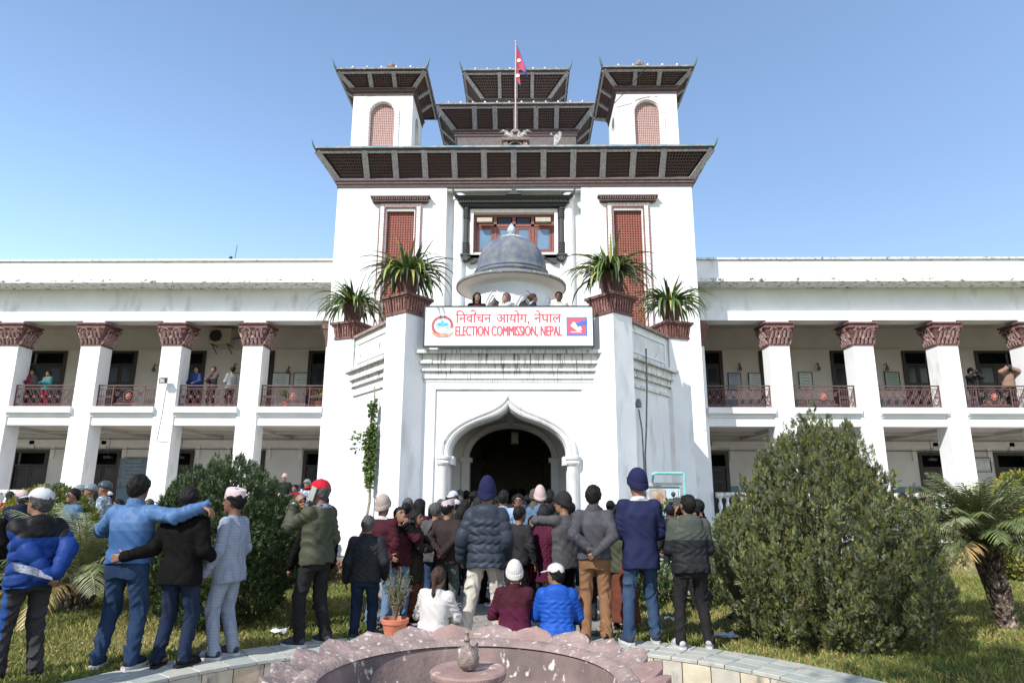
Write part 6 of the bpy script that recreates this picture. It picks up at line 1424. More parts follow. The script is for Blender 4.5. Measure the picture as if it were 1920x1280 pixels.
    for i in (0, 1):
        v.cone(HIP[i], KN[i], .078*b, .052, k); v.cone(KN[i], ANK[i], .050, .034, k); v.cone(ANK[i]-np.array([0, 0, .03]), ANK[i]+np.array([0, .11, -.04]), .035, .028, .02)
        S, E, W = SH[i], (EL, ER)[i], (WLp, WRp)[i]
        v.cone(S, E, .046, .036, k); v.cone(E, W, .036, .026, k)
    v.cone(loc(0, -.01, .44), HB+RH@np.array([0, -.005, .05]), .062, .052, .03)
    # head
    hp = lambda a, bb, c: HC+RH@np.array([a, bb, c])
    v.ell(hp(0, -.012, .022), (.076, .096, .092), .02, RHr); v.ell(hp(0, .022, -.045), (.058, .068, .078), .03, RHr)
    v.ell(hp(0, .062, -.092), (.026, .024, .024), .02, RHr)
    if h < .016:
        v.cone(hp(0, .088, .012), hp(0, .110, -.024), .008, .0125, .012); v.ell(hp(0, .098, -.026), (.018, .012, .009), .008, RHr)
        v.cone(hp(-.042, .076, .028), hp(.042, .076, .028), .009, .009, .018)
        v.ell(hp(0, .088, -.058), (.024, .010, .010), .010, RHr)
        for q in (-1, 1): v.ell(hp(q*.032, .092, .006), (.017, .012, .011), .008, RHr, op='s') if False else None
    for q in (-1, 1): v.ell(hp(q*.077, -.005, -.012), (.010, .019, .031), .008, RHr)
    # hands
    hands = {}
    if arms:
        for i in (0, 1):
            E, W = (EL, ER)[i], (WLp, WRp)[i]; hd = (hl, hr)[i]; dr = (W-E)/np.linalg.norm(W-E)
            curl_ = .35
            if hd is not None: dr = np.array(hd[0], float); dr /= np.linalg.norm(dr); nm = np.array(hd[1], float); curl_ = hd[2] if len(hd) > 2 else .35
            else: nm = np.array([1. if i == 0 else -1., .15, 0])       # palm faces the thigh
            nm = nm-dr*(nm@dr); nm /= np.linalg.norm(nm); wv = np.cross(nm, dr)*(1 if i == 0 else -1)      # wv points to the thumb side
            if wv@np.array([0, 1, 0]) < 0 and hd is None: wv = -wv
            c = W+dr*.055; hands[i] = (c, dr, nm, wv)
            for q, r in ((-.026, .0165), (-.009, .0175), (.009, .0175), (.026, .0165)): v.cone(W+wv*q*.7+dr*.01, W+dr*.088+wv*q*1.05, r*.95, .0125, .012)
            if fingers:
                for q, (off, ln) in enumerate(((-.030, .052), (-.010, .064), (.010, .069), (.030, .062))):
                    p = W+dr*.088+wv*off; d_ = dr.copy(); ang = curl_*(.8+.1*(3-q))
                    for sg in range(3):
                        ca, sa = cos(ang), sin(ang); d2 = d_*ca+nm*sa; nm2 = nm*ca-d_*sa; L_ = ln*(.48, .30, .24)[sg]; q2 = p+d2*L_; v.cone(p, q2, .0098-.0008*sg, .0092-.0010*sg, .004); p = q2; d_ = d2; nmx = nm2; nm_ = nm; 
                        ang = curl_*1.0
                        nm = nm2
                    nm = hands[i][2]
                p = W+dr*.022+wv*.026; q1 = p+(dr*.55+wv*.75+nm*.35)*.045; q2 = q1+(dr*.85+wv*.35+nm*.45)*.038; v.cone(p, q1, .015, .0125, .012); v.cone(q1, q2, .0115, .0095, .006)
            else:
                v.cone(W+dr*.08, W+dr*.12+nm*.02*curl_*2, .024, .014, .01); v.cone(W+dr*.08+nm*.02, W+dr*.14+nm*.06*curl_, .02, .01, .01); v.cone(W+dr*.02+wv*.03, W+dr*.06+wv*.045, .014, .010, .01)
    V, Q = v.mesh(); me = raw_mesh('person', V*s, Q, [SKIN[skin]], True); root = link('person', me, None, (x, y, z), radians(face)); tag(root, label, 'person', group)
    SC = []
    def done(name, vol, mats, mfn=None, parent=None, rel=0, lab=None):
        o = add_mesh(name, vol, mats, parent or root, mfn, True, rel)
        if o is None: return None
        co = np.empty(len(o.data.vertices)*3, np.float32); o.data.vertices.foreach_get('co', co); o.data.vertices.foreach_set('co', co*s); o.data.update()
        if lab: o['label'] = lab
        return o
    fine = h < .016; hc = h*1.15
    # ---- trousers
    tk = legs.get('k', 'trousers'); tw = legs.get('w', 1.); 
    cuffz = legs.get('cuff', .035)
    v = Vol(np.minimum.reduce([PEL, *KN, *ANK])-.2-(.1 if tk == 'skirt' else 0), np.maximum.reduce([PEL+[0, 0, .14], *KN, *ANK])+.2+(.1 if tk == 'skirt' else 0), hc)
    wr_a = legs.get('wr', .010) if h < .02 else 0.
    fold = (lambda sg: (lambda t, X, Y, Z: wr_a*(.55+.75*np.sin(t*8+X*16+sd+sg*2)*np.sin(Y*19+t*5+sd))*(1.1-2.2*np.abs(np.sin(t*24+2.1*np.sin(X*21+Y*17+t*4+sd+sg))))*(.25*np.minimum(1,t/.15)+np.exp(-((t-.42)/.16)**2)+.3*np.sin(t*9+sg)**2))) if wr_a else (lambda sg: None)
    fold2 = (lambda sg: (lambda t, X, Y, Z: wr_a*(.6+.7*np.sin(t*9+X*18+sd*2+sg)*np.sin(Y*17+t*6+sd))*(1.1-2.2*np.abs(np.sin(t*27+2.2*np.sin(X*23+Y*19+t*5+sd*2+sg))))*(.2+np.exp(-((t-.02)/.10)**2)*.8+np.exp(-((t-.36)/.12)**2)*1.5))) if wr_a else (lambda sg: None)
    if tk == 'skirt':
        v.cone(PEL+[0, 0, -.02], PEL+[0, 0, -.45], .17*b, .20, .05); v.cone(PEL+[0, 0, -.4], np.array([0, .0, .15]), .19, .24, .05); v.half((0, 0, -1), -.12)
    else:
        torso(v, [(-.16, .150, .115, -.005), (-.02, .160, .112, -.010), (.07, .142, .100, 0), (.12, .13, .085, 0)], .03)
        for i in (0, 1):
            K, A_, Hp = KN[i], ANK[i], HIP[i]; lw_ = legs.get('low', .057)
            v.cone(Hp+[0, -.012, -.02], K, .086*tw*b, .070*tw, .045, disp=fold(i)); v.cone(K, A_+np.array([0, -.008, -.022]), .068*tw, lw_*tw, .03, disp=fold2(i))
            if not sit: v.ell(Hp+np.array([0, -.048, -.04]), (.078*b, .060, .085), .04)
        for i in (0, 1):
            fx = ANK[i]
        zc = min(ANK[0][2], ANK[1][2])-.085+cuffz
        if not sit: v.fn(lambda d, X, Y, Z: np.maximum(d, (zc+.012*np.sin(X*30+sd)*np.sin(Y*25)+np.where(X < (ANK[0][0]+ANK[1][0])/2, ANK[0][2]-.085, ANK[1][2]-.085)*0-Z)))
    lm = legs.get('m', JEAN['dark']); lms = [lm]; mf = None
    if legs.get('stripe') is not None:
        lms.append(legs['stripe']); sx = legs.get('sx', .038)
        def mf(X, Y, Z):
            t0 = np.clip((Z-ANK[0][2])/(HIP[0][2]-ANK[0][2]), 0, 1); cx0 = ANK[0][0]+(HIP[0][0]-ANK[0][0])*t0; cx1 = ANK[1][0]+(HIP[1][0]-ANK[1][0])*t0; cy = ANK[0][1]*(1-t0)
            return (((X < cx0-.035) | (X > cx1+.035)) & (np.abs(Y-cy) < sx))
    done('trousers' if tk != 'skirt' else 'skirt', v, lms, mf, rel=1 if fine else 0)
    # ---- top
    jk = top.get('k', 'jacket'); th = top.get('th', .022); hem = top.get('hem', -.10); slv = top.get('slv', 1.)
    band = top.get('band', 0.); ba_ = top.get('ba', .010) if h < .025 else 0.
    mats = [top.get('m', FAB('charcoal', (.04, .04, .045)))]
    wa = top.get('wr', .010) if h < .02 else 0.
    if band and ba_:
        bd = lambda t, a_, f_: np.clip((.45-t)/.09, .12, 1)*ba_*(np.abs(np.sin(pi*(t+.004*np.sin(a_*30+sd))/band))**.5-.6)+wa*.5*np.sin(a_*60+f_*40+4*np.sin(t*30))
    elif wa:
        bd = lambda t, a_, f_: wa*((1-2*np.abs(np.sin(t*19+a_*12+1.5*np.sin(a_*13+t*9+sd)+sd)))*(.45+.8*np.exp(-((t-.10)/.10)**2))+.5*np.sin(a_*44+3*np.sin(t*14+sd)))*.75
    else: bd = None
    bulk = top.get('bulk', 1.); hw_ = top.get('flare', 1.)
    v = Vol(np.minimum.reduce([loc(0, 0, hem), *SH, EL, ER, WLp, WRp, NECK])-.24, np.maximum.reduce([loc(0, 0, .5), *SH, EL, ER, WLp, WRp, NECK])+.24, hc)
    prof = [(hem, (.172+th)*bulk*hw_*(1.04 if hem < -.2 else 1.0), (.118+th)*bulk*hw_, -.012), (min(-.04, hem+.05), (.172+th)*bulk*hw_, (.118+th)*bulk*hw_, -.012), (.10, (.150+th)*bulk, (.104+th)*bulk, -.002), (.26, (.158+th)*bulk, (.108+th)*bulk, -.002), (.34, (.160+th*.8)*bulk, (.104+th)*bulk, -.008), (.40, .135+th*.7, .088+th*.7, -.012), (.44, .095+th*.5, .070+th*.5, -.012), (.475, .064+th*.3, .062+th*.3, -.006), (.50, .056+th*.2, .058+th*.2, -.004)]
    torso(v, prof, .03, bd, 2.5)
    for i in (0, 1):
        S, E, W = SH[i], (EL, ER)[i], (WLp, WRp)[i]; r = top.get('arm', 1.)
        if band and ba_: sb = lambda t, X, Y, Z: ba_*.8*(np.abs(np.sin(pi*t/band))**.55-.55)
        elif wa: sb = (lambda sg: (lambda t, X, Y, Z: wa*(1.1-2.2*np.abs(np.sin(t*35+1.3*np.sin(X*30+Z*26+sg))))*(.35+np.exp(-((t-.26)/.07)**2)+.5*np.exp(-((t-.03)/.06)**2))))(i+sd)
        else: sb = None
        v.cone(loc((-1 if i == 0 else 1)*.045*b, -.010, .455), S+u*.004, .034+th*.3, .052+th*.5, .05)
        v.cone(S, E, (.046+th*.85)*r, (.042+th*.8)*r, .035, disp=sb)
        We = E+(W-E)*slv
        if slv > 0: v.cone(E, We+(W-E)*(.03 if slv >= 1 else 0), (.043+th*.9)*r, (.033+th*.7)*r, .02, disp=sb)
    c2 = None
    if top.get('collar'):
        cz = top['collar']; v.fn(lambda d, X, Y, Z: d)
        n_ = 12
        for q in range(n_):
            a0, a1 = 2*pi*q/n_, 2*pi*(q+1)/n_; f0 = lambda a, z: loc(.066*cos(a), .062*sin(a)-.006+.012*(z-.48)*10*.3, z-.012*sin(a))
            v.cone(f0(a0, .49), f0(a1, .49), .016, .016, .008); v.cone(f0(a0, .49+cz*.5), f0(a1, .49+cz*.5), .014, .014, .008); v.cone(f0(a0, .49+cz), f0(a1, .49+cz), .012, .012, .008)
    if top.get('hood'):
        hs = top['hood']
        v.ell(loc(0, -.085, .475), (.130*hs, .060*hs, .070*hs), .05); v.ell(loc(0, -.105, .405), (.115*hs, .045*hs, .095*hs), .06)
        for q in (-1, 1): v.cone(loc(q*.085*hs, -.07, .49), loc(q*.075, .05, .475), .035*hs, .025, .02)
    pn = PEL+u*hem
    gap = top.get('open', 0.)
    def hemcut(d, X, Y, Z):
        t = (X-pn[0])*u[0]+(Y-pn[1])*u[1]+(Z-pn[2])*u[2]; aa = (X-PEL[0])*rt[0]+(Y-PEL[1])*rt[1]
        near = (np.abs(aa) < .235*b*bulk*hw_)
        return np.where(near & (Z < PEL[2]+.16), np.maximum(d, -(t+.006*np.sin(X*26+sd)+.004*np.sin(Y*31))) if not armslow else d, d)
    armslow = False
    # hem: flat underside, but never through the sleeves
    mi_f = None
    if top.get('yoke') is not None:
        mats.append(top['m2']); yz = top['yoke']
        def mi_f(X, Y, Z):
            t = (X-PEL[0])*u[0]+(Y-PEL[1])*u[1]+(Z-PEL[2])*u[2]; ar = np.abs((X-PEL[0])*rt[0]+(Y-PEL[1])*rt[1])
            return t > yz+np.maximum(0, ar-.18)*top.get('ys', .5)
    if top.get('m3') is not None:      # collar / scarf in another colour
        mats.append(top['m3']); k3 = len(mats)-1; old = mi_f
        def mi_f(X, Y, Z, old=old, k3=k3):
            t = (X-PEL[0])*u[0]+(Y-PEL[1])*u[1]+(Z-PEL[2])*u[2]; base = old(X, Y, Z).astype(int) if old else np.zeros(len(X), int)
            ar = np.abs((X-PEL[0])*rt[0]+(Y-PEL[1])*rt[1]); base[(t > .487) & (ar < .1)] = k3; return base
    if top.get('shirt') is not None:   # open front showing a shirt
        mats.append(top['shirt']); k4 = len(mats)-1; old4 = mi_f
        def mi_f(X, Y, Z, old=old4, k4=k4):
            base = old(X, Y, Z).astype(int) if old else np.zeros(len(X), int); f_ = (X-PEL[0])*fw[0]+(Y-PEL[1])*fw[1]+(Z-PEL[2])*fw[2]; t = (X-PEL[0])*u[0]+(Y-PEL[1])*u[1]+(Z-PEL[2])*u[2]; ar = np.abs((X-PEL[0])*rt[0]+(Y-PEL[1])*rt[1])
            base[(f_ > .06) & (ar < top.get('sw', .05)+.03*(t > .2))] = k4; return base
    done(top.get('name', 'jacket'), v, mats, mi_f, rel=1 if fine else 0)
    if top.get('tails'):      # vent line of a blazer
        pass
    # ---- shoes
    sm = shoes or FAB('black_shoe', (.015, .014, .013), rough=.4); sm, sole = sm if isinstance(sm, tuple) else (sm, FAB('sole_dark', (.03, .03, .03)))
    if sm != 'none' and not legs.get('noshoe'):
        for i in (0, 1):
            f = (fl, fr)[i]; a = radians(f[2] if len(f) > 2 else 0); A_ = ANK[i]; R_ = rotm(a); g = np.array([A_[0], A_[1], A_[2]-.085]); pt = lambda p: g+R_@np.array(p)
            hs_ = min(hc, .012)if h < .02 else hc*.8
            v = Vol(g-.24, g+np.array([.24, .26, .16]), hs_)
            v.cone(pt((0, -.035, .058)), pt((0, .10, .045)), .042, .040, .03); v.cone(pt((0, .10, .043)), pt((0, .165, .036)), .044, .032, .03); v.cone(pt((0, -.01, .06)), pt((0, .01, .09)), .036, .034, .02)
            v.half((0, 0, -1), -(g[2]+.018)); sh = done('shoe', v, [sm], rel=0)
            m = MB(); outl = [(-.038, -.06), (-.022, -.085), (.022, -.085), (.038, -.06), (.040, .0), (.047, .08), (.044, .14), (.028, .19), (0, .205), (-.028, .19), (-.044, .14), (-.047, .08), (-.040, 0)]
            m.prism(outl[::-1], lambda p, q: tuple(pt((p*1.04, q*1.02, .0))*s), lambda p, q: tuple(pt((p*1.06, q*1.03, .026))*s))
            if sh is not None: m.build('sole', sole, sh, local=True)
    # ---- hair and headwear
    hm = HAIRC[hair[1]] if hair else None; hh = min(h, .014) if fine else h*.9
    hv = lambda: Vol(HC-.24-(np.array([0, 0, .35]) if hair and hair[0] in ('long', 'pony') else 0), HC+.26, hh)
    ztop = .001
    if hair and hair[0] != 'bald':
        v = hv(); th_ = .016 if hair[0] != 'buzz' else .007
        noise = (lambda X, Y, Z: .006*nz(X, Y, Z, 70, sd)+.0035*np.sin(X*150+4*np.sin(Z*40))) if fine else None
        v.ell(hp(0, -.014, .024), (.076+th_, .096+th_, .092+th_), .02, RHr, disp=noise)
        v.ell(hp(0, -.035, -.03), (.066+th_*.6, .062+th_*.6, .07), .02, RHr)
        nrm = RH@np.array([0, .92, -1.]); nrm /= np.linalg.norm(nrm); cut_ = nrm@hp(0, 0, -.004 if hair[0] != 'buzz' else .0); v.half(nrm, cut_)
        if hair[0] in ('long', 'curly', 'bob'):
            dn = {'long': .36, 'curly': .27, 'bob': .17}[hair[0]]
            for q in (-1, -.5, 0, .5, 1): v.cone(hp(q*.065, -.05-.02*(1-abs(q)), -.02), hp(q*.085, -.055-.03*(1-abs(q)), -.02-dn*.9), .042, .03, .03, disp=(lambda t, X, Y, Z: .007*np.sin(X*90+4*np.sin(Z*30+sd))) if fine else None)
            for q in (-1, 1): v.cone(hp(q*.078, -.005, .03), hp(q*.088, .005, -.02-dn*.75), .030, .024, .02, disp=(lambda t, X, Y, Z: .008*np.sin(Z*70+X*60+sd)) if hair[0] == 'curly' else None)
        if hair[0] == 'pony': v.ell(hp(0, -.12, .01), (.03, .03, .03), .02); v.cone(hp(0, -.13, .0), hp(.01, -.16, -.17), .032, .022, .02); v.cone(hp(.01, -.16, -.17), hp(.015, -.145, -.27), .024, .010, .02)
        if hair[0] == 'bun': v.ell(hp(0, -.125, .03), (.045, .04, .045), .02)
        if not (hat and hat[0] in ('beanie', 'beanie_tall', 'helmet') and hair[0] in ('short', 'buzz')) : done('hair', v, [hm])
    if hat:
        hk, hmat = hat[0], hat[1]
        if hk in ('beanie', 'beanie_tall', 'hoodup'):
            v = Vol(HC-.26, HC+.32, hh); up_ = .035 if hk == 'beanie' else .075
            rib = (lambda x, y, z: .0028*np.cos(np.arctan2(y, x)*26)) if fine else None
            v.ell(hp(0, -.016, .04), (.097, .118, .10+up_), .02, RHr, disp=rib)
            if hk == 'beanie_tall': v.cone(hp(0, -.03, .12), hp(0, -.06, .17), .06, .035, .03)
            nrm = RH@np.array([0, .42, -1.]); nrm /= np.linalg.norm(nrm); v.half(nrm, nrm@hp(0, 0, -.018)); bo = done('beanie', v, [hmat])
            v = Vol(HC-.26, HC+.3, hh)
            for q in range(20):
                a0, a1 = 2*pi*q/20, 2*pi*(q+1)/20; g_ = lambda a, o: hp(.094*cos(a), -.014+.113*sin(a), .012+.42*(.113*sin(a)-.014)+o)
                for o_ in (-.006, .014, .034): v.cone(g_(a0, o_), g_(a1, o_), .013, .013, .006)
            done('turned_up_band', v, [hat[2] if len(hat) > 2 else hmat], parent=bo)
        elif hk == 'cap':
            v = Vol(HC-.26, HC+.28, hh); v.ell(hp(0, -.010, .045), (.094, .112, .092), .02, RHr); nrm = RH@np.array([0, .10, -1.]); nrm /= np.linalg.norm(nrm); v.half(nrm, nrm@hp(0, 0, .032)); v.ell(hp(0, -.01, .136), (.01, .01, .007), .005)
            co = done('cap', v, [hmat])
            v = Vol(HC-.26, HC+.28, min(hh, .011)); v.ell(hp(0, .115, .034), (.082, .095, .014), .01, rotm(radians(hyaw), radians(-hpitch-14))); v.half(RH@np.array([0, -1., 0]), (RH@np.array([0, -1., 0]))@hp(0, .075, 0)); done('cap_brim', v, [hat[2] if len(hat) > 2 else hmat], parent=co)
        elif hk == 'topi':
            m = MB(); rows = []
            for zf, k_, tz in ((0, 1.0, 0), (.25, 1.0, 0), (.5, .98, .2), (.8, .95, .5), (1, .90, 1), (1.04, .80, 1)):
                rows.append([hp((.086*k_)*cos(a), -.012-.010*tz+(.108*k_)*sin(a), .028+.30*(.03*sin(a)*(1-tz))+zf*.10+(.016*sin(a)+.012*cos(a))*tz)*s for a in np.linspace(0, 2*pi, 29)[:-1]])
            n = 28; m.add(np.concatenate(rows), [(j*n+i, j*n+(i+1) % n, (j+1)*n+(i+1) % n, (j+1)*n+i) for j in range(5) for i in range(n)]+[tuple(5*n+i for i in range(n))]); o = m.build('topi_cap', hmat, root, local=True); asm(o, 50)
        elif hk == 'helmet':
            v = Vol(HC-.26, HC+.3, hh); v.ell(hp(0, -.015, .045), (.112, .13, .125), .02, RHr); nrm = RH@np.array([0, .28, -1.]); nrm /= np.linalg.norm(nrm); v.half(nrm, nrm@hp(0, 0, .035)); done('helmet', v, [hmat])
    # ---- face details
    if face_on and h < .026:
        for q in (-1, 1):
            m = MB(); c = hp(q*.031, .0835 if h < .016 else .083, .010); a_, b_, c_ = RH@np.array([1, 0, 0]), RH@np.array([0, 1, 0]), RH@np.array([0, 0, 1.])
            pts = [c+a_*.0125*cos(t)*1.0+c_*.0058*sin(t)+b_*.003 for t in np.linspace(0, 2*pi, 9)[:-1]]; m.add([p*s for p in pts]+[(c+b_*.009)*s], [(i, (i+1) % 8, 8) for i in range(8)]); m.build('eye', EYE, root, local=True)
            m = MB(); m.tube([(hp(q*.014, .0925, .033))*s, (hp(q*.032, .089, .038))*s, (hp(q*.048, .076, .033))*s], [.0045, .005, .003], 5); m.build('eyebrow', hm or HAIRC['black'], root, local=True)
        m = MB(); m.tube([hp(-.024, .084, -.060)*s, hp(0, .0965, -.058)*s, hp(.024, .084, -.060)*s], [.003, .0052, .003], 6); m.build('lips', LIP, root, local=True)
    if glasses:
        m = MB()
        for q in (-1, 1):
            c = hp(q*.032, .104, .010); a_, c_ = RH@np.array([1, 0, 0]), RH@np.array([0, 0, 1.])
            if glasses == 'dark': m.add([(c+a_*.027*cos(t)+c_*.019*sin(t))*s for t in np.linspace(0, 2*pi, 12)[:-1]], [tuple(range(11))])
            m.tube([(c+a_*.027*cos(t)+c_*.019*sin(t))*s for t in np.linspace(0, 2*pi, 13)], .0025, 4); m.tube([(c+a_*.027*q)*s, hp(q*.075, .08, .012)*s, hp(q*.082, .0, .008)*s], .0028, 4)
        m.tube([hp(-.006, .105, .013)*s, hp(.006, .105, .013)*s], .0025, 4); m.build('glasses', BLACKM, root, local=True)
    J = dict(root=root, s=s, SH=SH, EL=EL, ER=ER, WL=WLp, WR=WRp, PEL=PEL, NECK=NECK, HC=HC, hp=hp, loc=loc, hands=hands, u=u, rt=rt, fw=fw)
    return J
def attach(J, name, mb, mat):      # a part built in the figure's own frame (1.72 m scale)
    V = np.concatenate(mb.V)*J['s']; me = raw_mesh(name, V, mb.F, mat, True); return link(name, me, J['root'])
def held(J, name, mb, mat, label, cat, smooth=True):      # a separate thing carried by the figure
    V = np.concatenate(mb.V)*J['s']; r = J['root']; a = r.rotation_euler.z; R = np.array([[cos(a), -sin(a), 0], [sin(a), cos(a), 0], [0, 0, 1]]); V = V@R.T+np.array(r.location)
    c = V.mean(0); me = raw_mesh(name, V-c, mb.F, mat, smooth); return tag(link(name, me, None, c), label, cat)
# ------------------------------------------------------------------ fabrics
F_ = dict(
 bluepuff=FAB('royal_blue_puffer', (.012, .048, .23), (.010, .038, .18), .58, .3), blackny=FAB('black_nylon', (.012, .012, .014), rough=.55), greytrk=FAB('grey_track', (.050, .048, .050), (.036, .035, .038)),
 stripe=FAB('blue_stripe', (.03, .09, .32)), steel=FAB('steel_blue_shell', (.085, .17, .34), (.07, .145, .30), .5, .3), midblue=FAB('mid_blue_shell', (.05, .12, .28), (.04, .10, .24), .5, .3),
 black=FAB('black_wool', (.006, .0055, .006), (.009, .0085, .0085), spec=.06), check=FAB('pale_check_suit', (.29, .33, .40), (.26, .30, .37), kind='check', bump=.2), topi=FAB('pink_dotted_topi', (.62, .55, .55), (.55, .46, .47), kind='dots', bump=.1),
 olive=FAB('olive_shell', (.068, .075, .048), (.05, .056, .036), .6, .5), redcap=FAB('red_cap_cotton', (.50, .012, .03), (.42, .01, .025), .7, .1), blacktr=FAB('black_trousers', (.014, .013, .014), (.020, .019, .020)),
 whitecap=FAB('white_cap_cotton', (.56, .57, .60), (.50, .51, .54), .8, .15), whiteknit=FAB('white_knit', (.60, .57, .55), (.54, .51, .49), .95, .4, 60), quilt=FAB('dark_quilt', (.022, .024, .028), (.016, .017, .02), .6),
 maroon=FAB('maroon_cloth', (.060, .012, .020), (.045, .01, .016)), maroon2=FAB('plum_fleece', (.085, .012, .035), (.065, .01, .028)), crimson=FAB('crimson_cloth', (.30, .012, .035), (.24, .01, .03)), beige=FAB('beige_knit', (.42, .35, .30), (.36, .30, .26), .95, .4, 60),
 brown=FAB('brown_wool', (.040, .028, .026), (.03, .021, .02)), olbrown=FAB('olive_brown_coat', (.040, .032, .024), (.03, .024, .018)), slate=FAB('slate_puffer_shell', (.036, .044, .062), (.028, .036, .052), .5, .3), cream=FAB('cream_twill', (.56, .52, .46), (.50, .46, .40), .85, .25),
 navyknit=FAB('navy_knit', (.020, .021, .070), (.016, .017, .056), .95, .4, 60), navyblz=FAB('navy_blazer_wool', (.018, .022, .066), (.014, .018, .055), .75, .15), grey=FAB('grey_jacket_shell', (.070, .068, .078), (.056, .055, .064), .6, .25), greyblz=FAB('grey_blazer_wool', (.085, .082, .086), (.07, .068, .072)),
 tan=FAB('tan_corduroy', (.26, .135, .072), (.21, .108, .056), .9, .3, 30), blueseat=FAB('bright_blue_puffer', (.014, .085, .42), (.012, .07, .35), .55, .3), hoodblk=FAB('black_shell', (.020, .021, .024), (.015, .016, .018), .6), hoodol=FAB('grey_olive_shell', (.075, .085, .072), (.06, .068, .058), .65),
 ltblue=FAB('pale_blue_puffer', (.30, .40, .56), (.26, .36, .50), .5), denimblue=FAB('dusty_blue_puffer', (.085, .16, .25), (.07, .135, .21), .5), pink=FAB('pale_pink_knit', (.55, .42, .40), (.50, .37, .36), .95, .3), yellow=FAB('mustard_scarf', (.50, .24, .02), (.4, .18, .02)), camo=FAB('blue_camouflage', (.26, .31, .36), (.3, .35, .4), kind='camo'),
 gryhelm=FAB('helmet_grey_paint', (.22, .26, .28), (.18, .21, .24), .3, .0), darkhelm=FAB('helmet_dark_paint', (.06, .075, .10), (.05, .06, .08), .25, .0), peach=FAB('peach_jacket', (.32, .20, .15), (.27, .17, .125)), teal=FAB('teal_shawl', (.05, .20, .21), (.04, .16, .17)), orange=FAB('orange_scarf', (.55, .16, .04), (.45, .13, .03)),
 blueshirt=FAB('blue_jacket_cloth', (.03, .055, .19), (.025, .045, .15)), stripegrey=FAB('pale_grey_puffer', (.30, .30, .31), (.24, .24, .25)), khaki=FAB('khaki_cloth', (.20, .16, .10), (.16, .13, .08)), greenish=FAB('grey_green_trousers', (.095, .12, .105), (.08, .10, .088)), lilac=FAB('lilac_vest', (.17, .19, .36), (.14, .16, .3)), sage=FAB('sage_sleeve', (.20, .25, .22), (.17, .21, .19)),
 cream2=FAB('cream_shirt', (.58, .56, .50), (.5, .48, .43)), plaid=FAB('scarf_plaid', (.28, .28, .32), (.04, .045, .09), scale=30), white=FAB('white_shirt', (.62, .62, .62)), blk2=FAB('charcoal_wool', (.028, .027, .030), (.02, .02, .022)), fawn=FAB('fawn_jacket', (.42, .37, .31), (.36, .32, .27)),
 dkgreen=FAB('dark_green_wool', (.02, .03, .022), (.015, .022, .016)), taupe=FAB('taupe_wool', (.10, .082, .072), (.08, .066, .058)), rust=FAB('rust_cloth', (.16, .05, .03), (.12, .04, .025)), ink=FAB('ink_blue', (.014, .02, .045), (.01, .015, .035)))
SNK_W = (FAB('white_sneaker', (.50, .50, .52), (.36, .37, .40), .6), FAB('sole_white', (.60, .60, .60), rough=.6)); SNK_D = (FAB('slate_sneaker', (.045, .055, .075), (.035, .042, .06), .7), FAB('sole_white')); SHOE = (FAB('black_leather', (.012, .011, .011), rough=.35, bump=.05), FAB('sole_dark', (.025, .025, .025))); SNK_B = (FAB('navy_sneaker', (.02, .03, .07), rough=.7), FAB('sole_white'))
BEHIND = dict(wl=(-.035, -.205, .99), wr=(.035, -.225, .97), pl=(-1, -.55, 0), pr=(1, -.55, 0), hl=((.75, -.1, -.5), (.3, 1, .2), .9), hr=((-.75, -.05, -.5), (-.3, 1, .2), .9))
FRONT = dict(wl=(-.11, .26, 1.14), wr=(.12, .24, 1.12), pl=(-.45, -.5, -1), pr=(.45, -.5, -1))

# ------------------------------------------------------------------ the row on the ring wall
j = person(-4.24, 6.45, 0, 58, 'man in royal blue puffer with black yoke and white cap, hands behind his back', 1.71, 'tan', ('short', 'grey'), ('cap', F_['whitecap']),
       dict(m=F_['bluepuff'], m2=F_['blackny'], yoke=.315, ys=1.2, band=.105, ba=.019, th=.044, hood=.85, hem=-.12), dict(m=F_['greytrk'], stripe=F_['stripe'], w=1.1, sx=.028, wr=.011), SHOE, h=.0085,
       wl=(.02, -.24, .93), wr=(.10, -.26, .95), pl=(-1, -.4, .1), pr=(1, -.5, .1), hl=((.8, -.2, -.2), (.2, 1, .2), .9), hr=((-.2, -.2, -1), (0, 1, .2), .8), hyaw=22, hpitch=-6, lean=(0, .05), fl=(-.15, .06, 10), fr=(.13, -.03, -10), glasses='dark')
c = j['WL']; m = MB()
n_ = 10; A = [(c[0]-.30+.035*i, c[1]-.015+.012*sin(i*1.3), c[2]+.105-.012*i) for i in range(n_)]
for k, off in enumerate((0, .006)): m.strip([(a[0], a[1]-off*2, a[2]+off+.028) for a in A], [(a[0]+.01, a[1]-.06-off*2, a[2]-.045+off) for a in A])
held(j, 'newspaper', m, M('newsprint', (.40, .42, .46), (.16, .18, .24), 55, .8, c3=(.35, .06, .05), s3=18, lo3=.62, hi3=.66), 'folded newspaper held behind the back of the man in blue puffer', 'newspaper')
j2 = person(-3.50, 6.74, .05, 0, 'man in two-tone blue jacket and jeans with his arm round a friend', 1.80, 'tan', ('short', 'black'), None,
       dict(m=F_['midblue'], m2=F_['steel'], yoke=.27, ys=-.3, th=.03, collar=.05, hem=-.02, wr=.009, arm=1.05), dict(m=JEAN['blue'], w=1.10, wr=.010, low=.060), SNK_B, h=.0085, build=1.04,
       wl=(-.16, .26, 1.16), pl=(-1, .1, -.5), wr=(.66, -.02, 1.42), pr=(.1, -.6, -.4), fl=(-.17, .02, 12), fr=(.15, .0, -10), hr=((.85, -.1, -.45), (-.4, 0, -.8), .5))
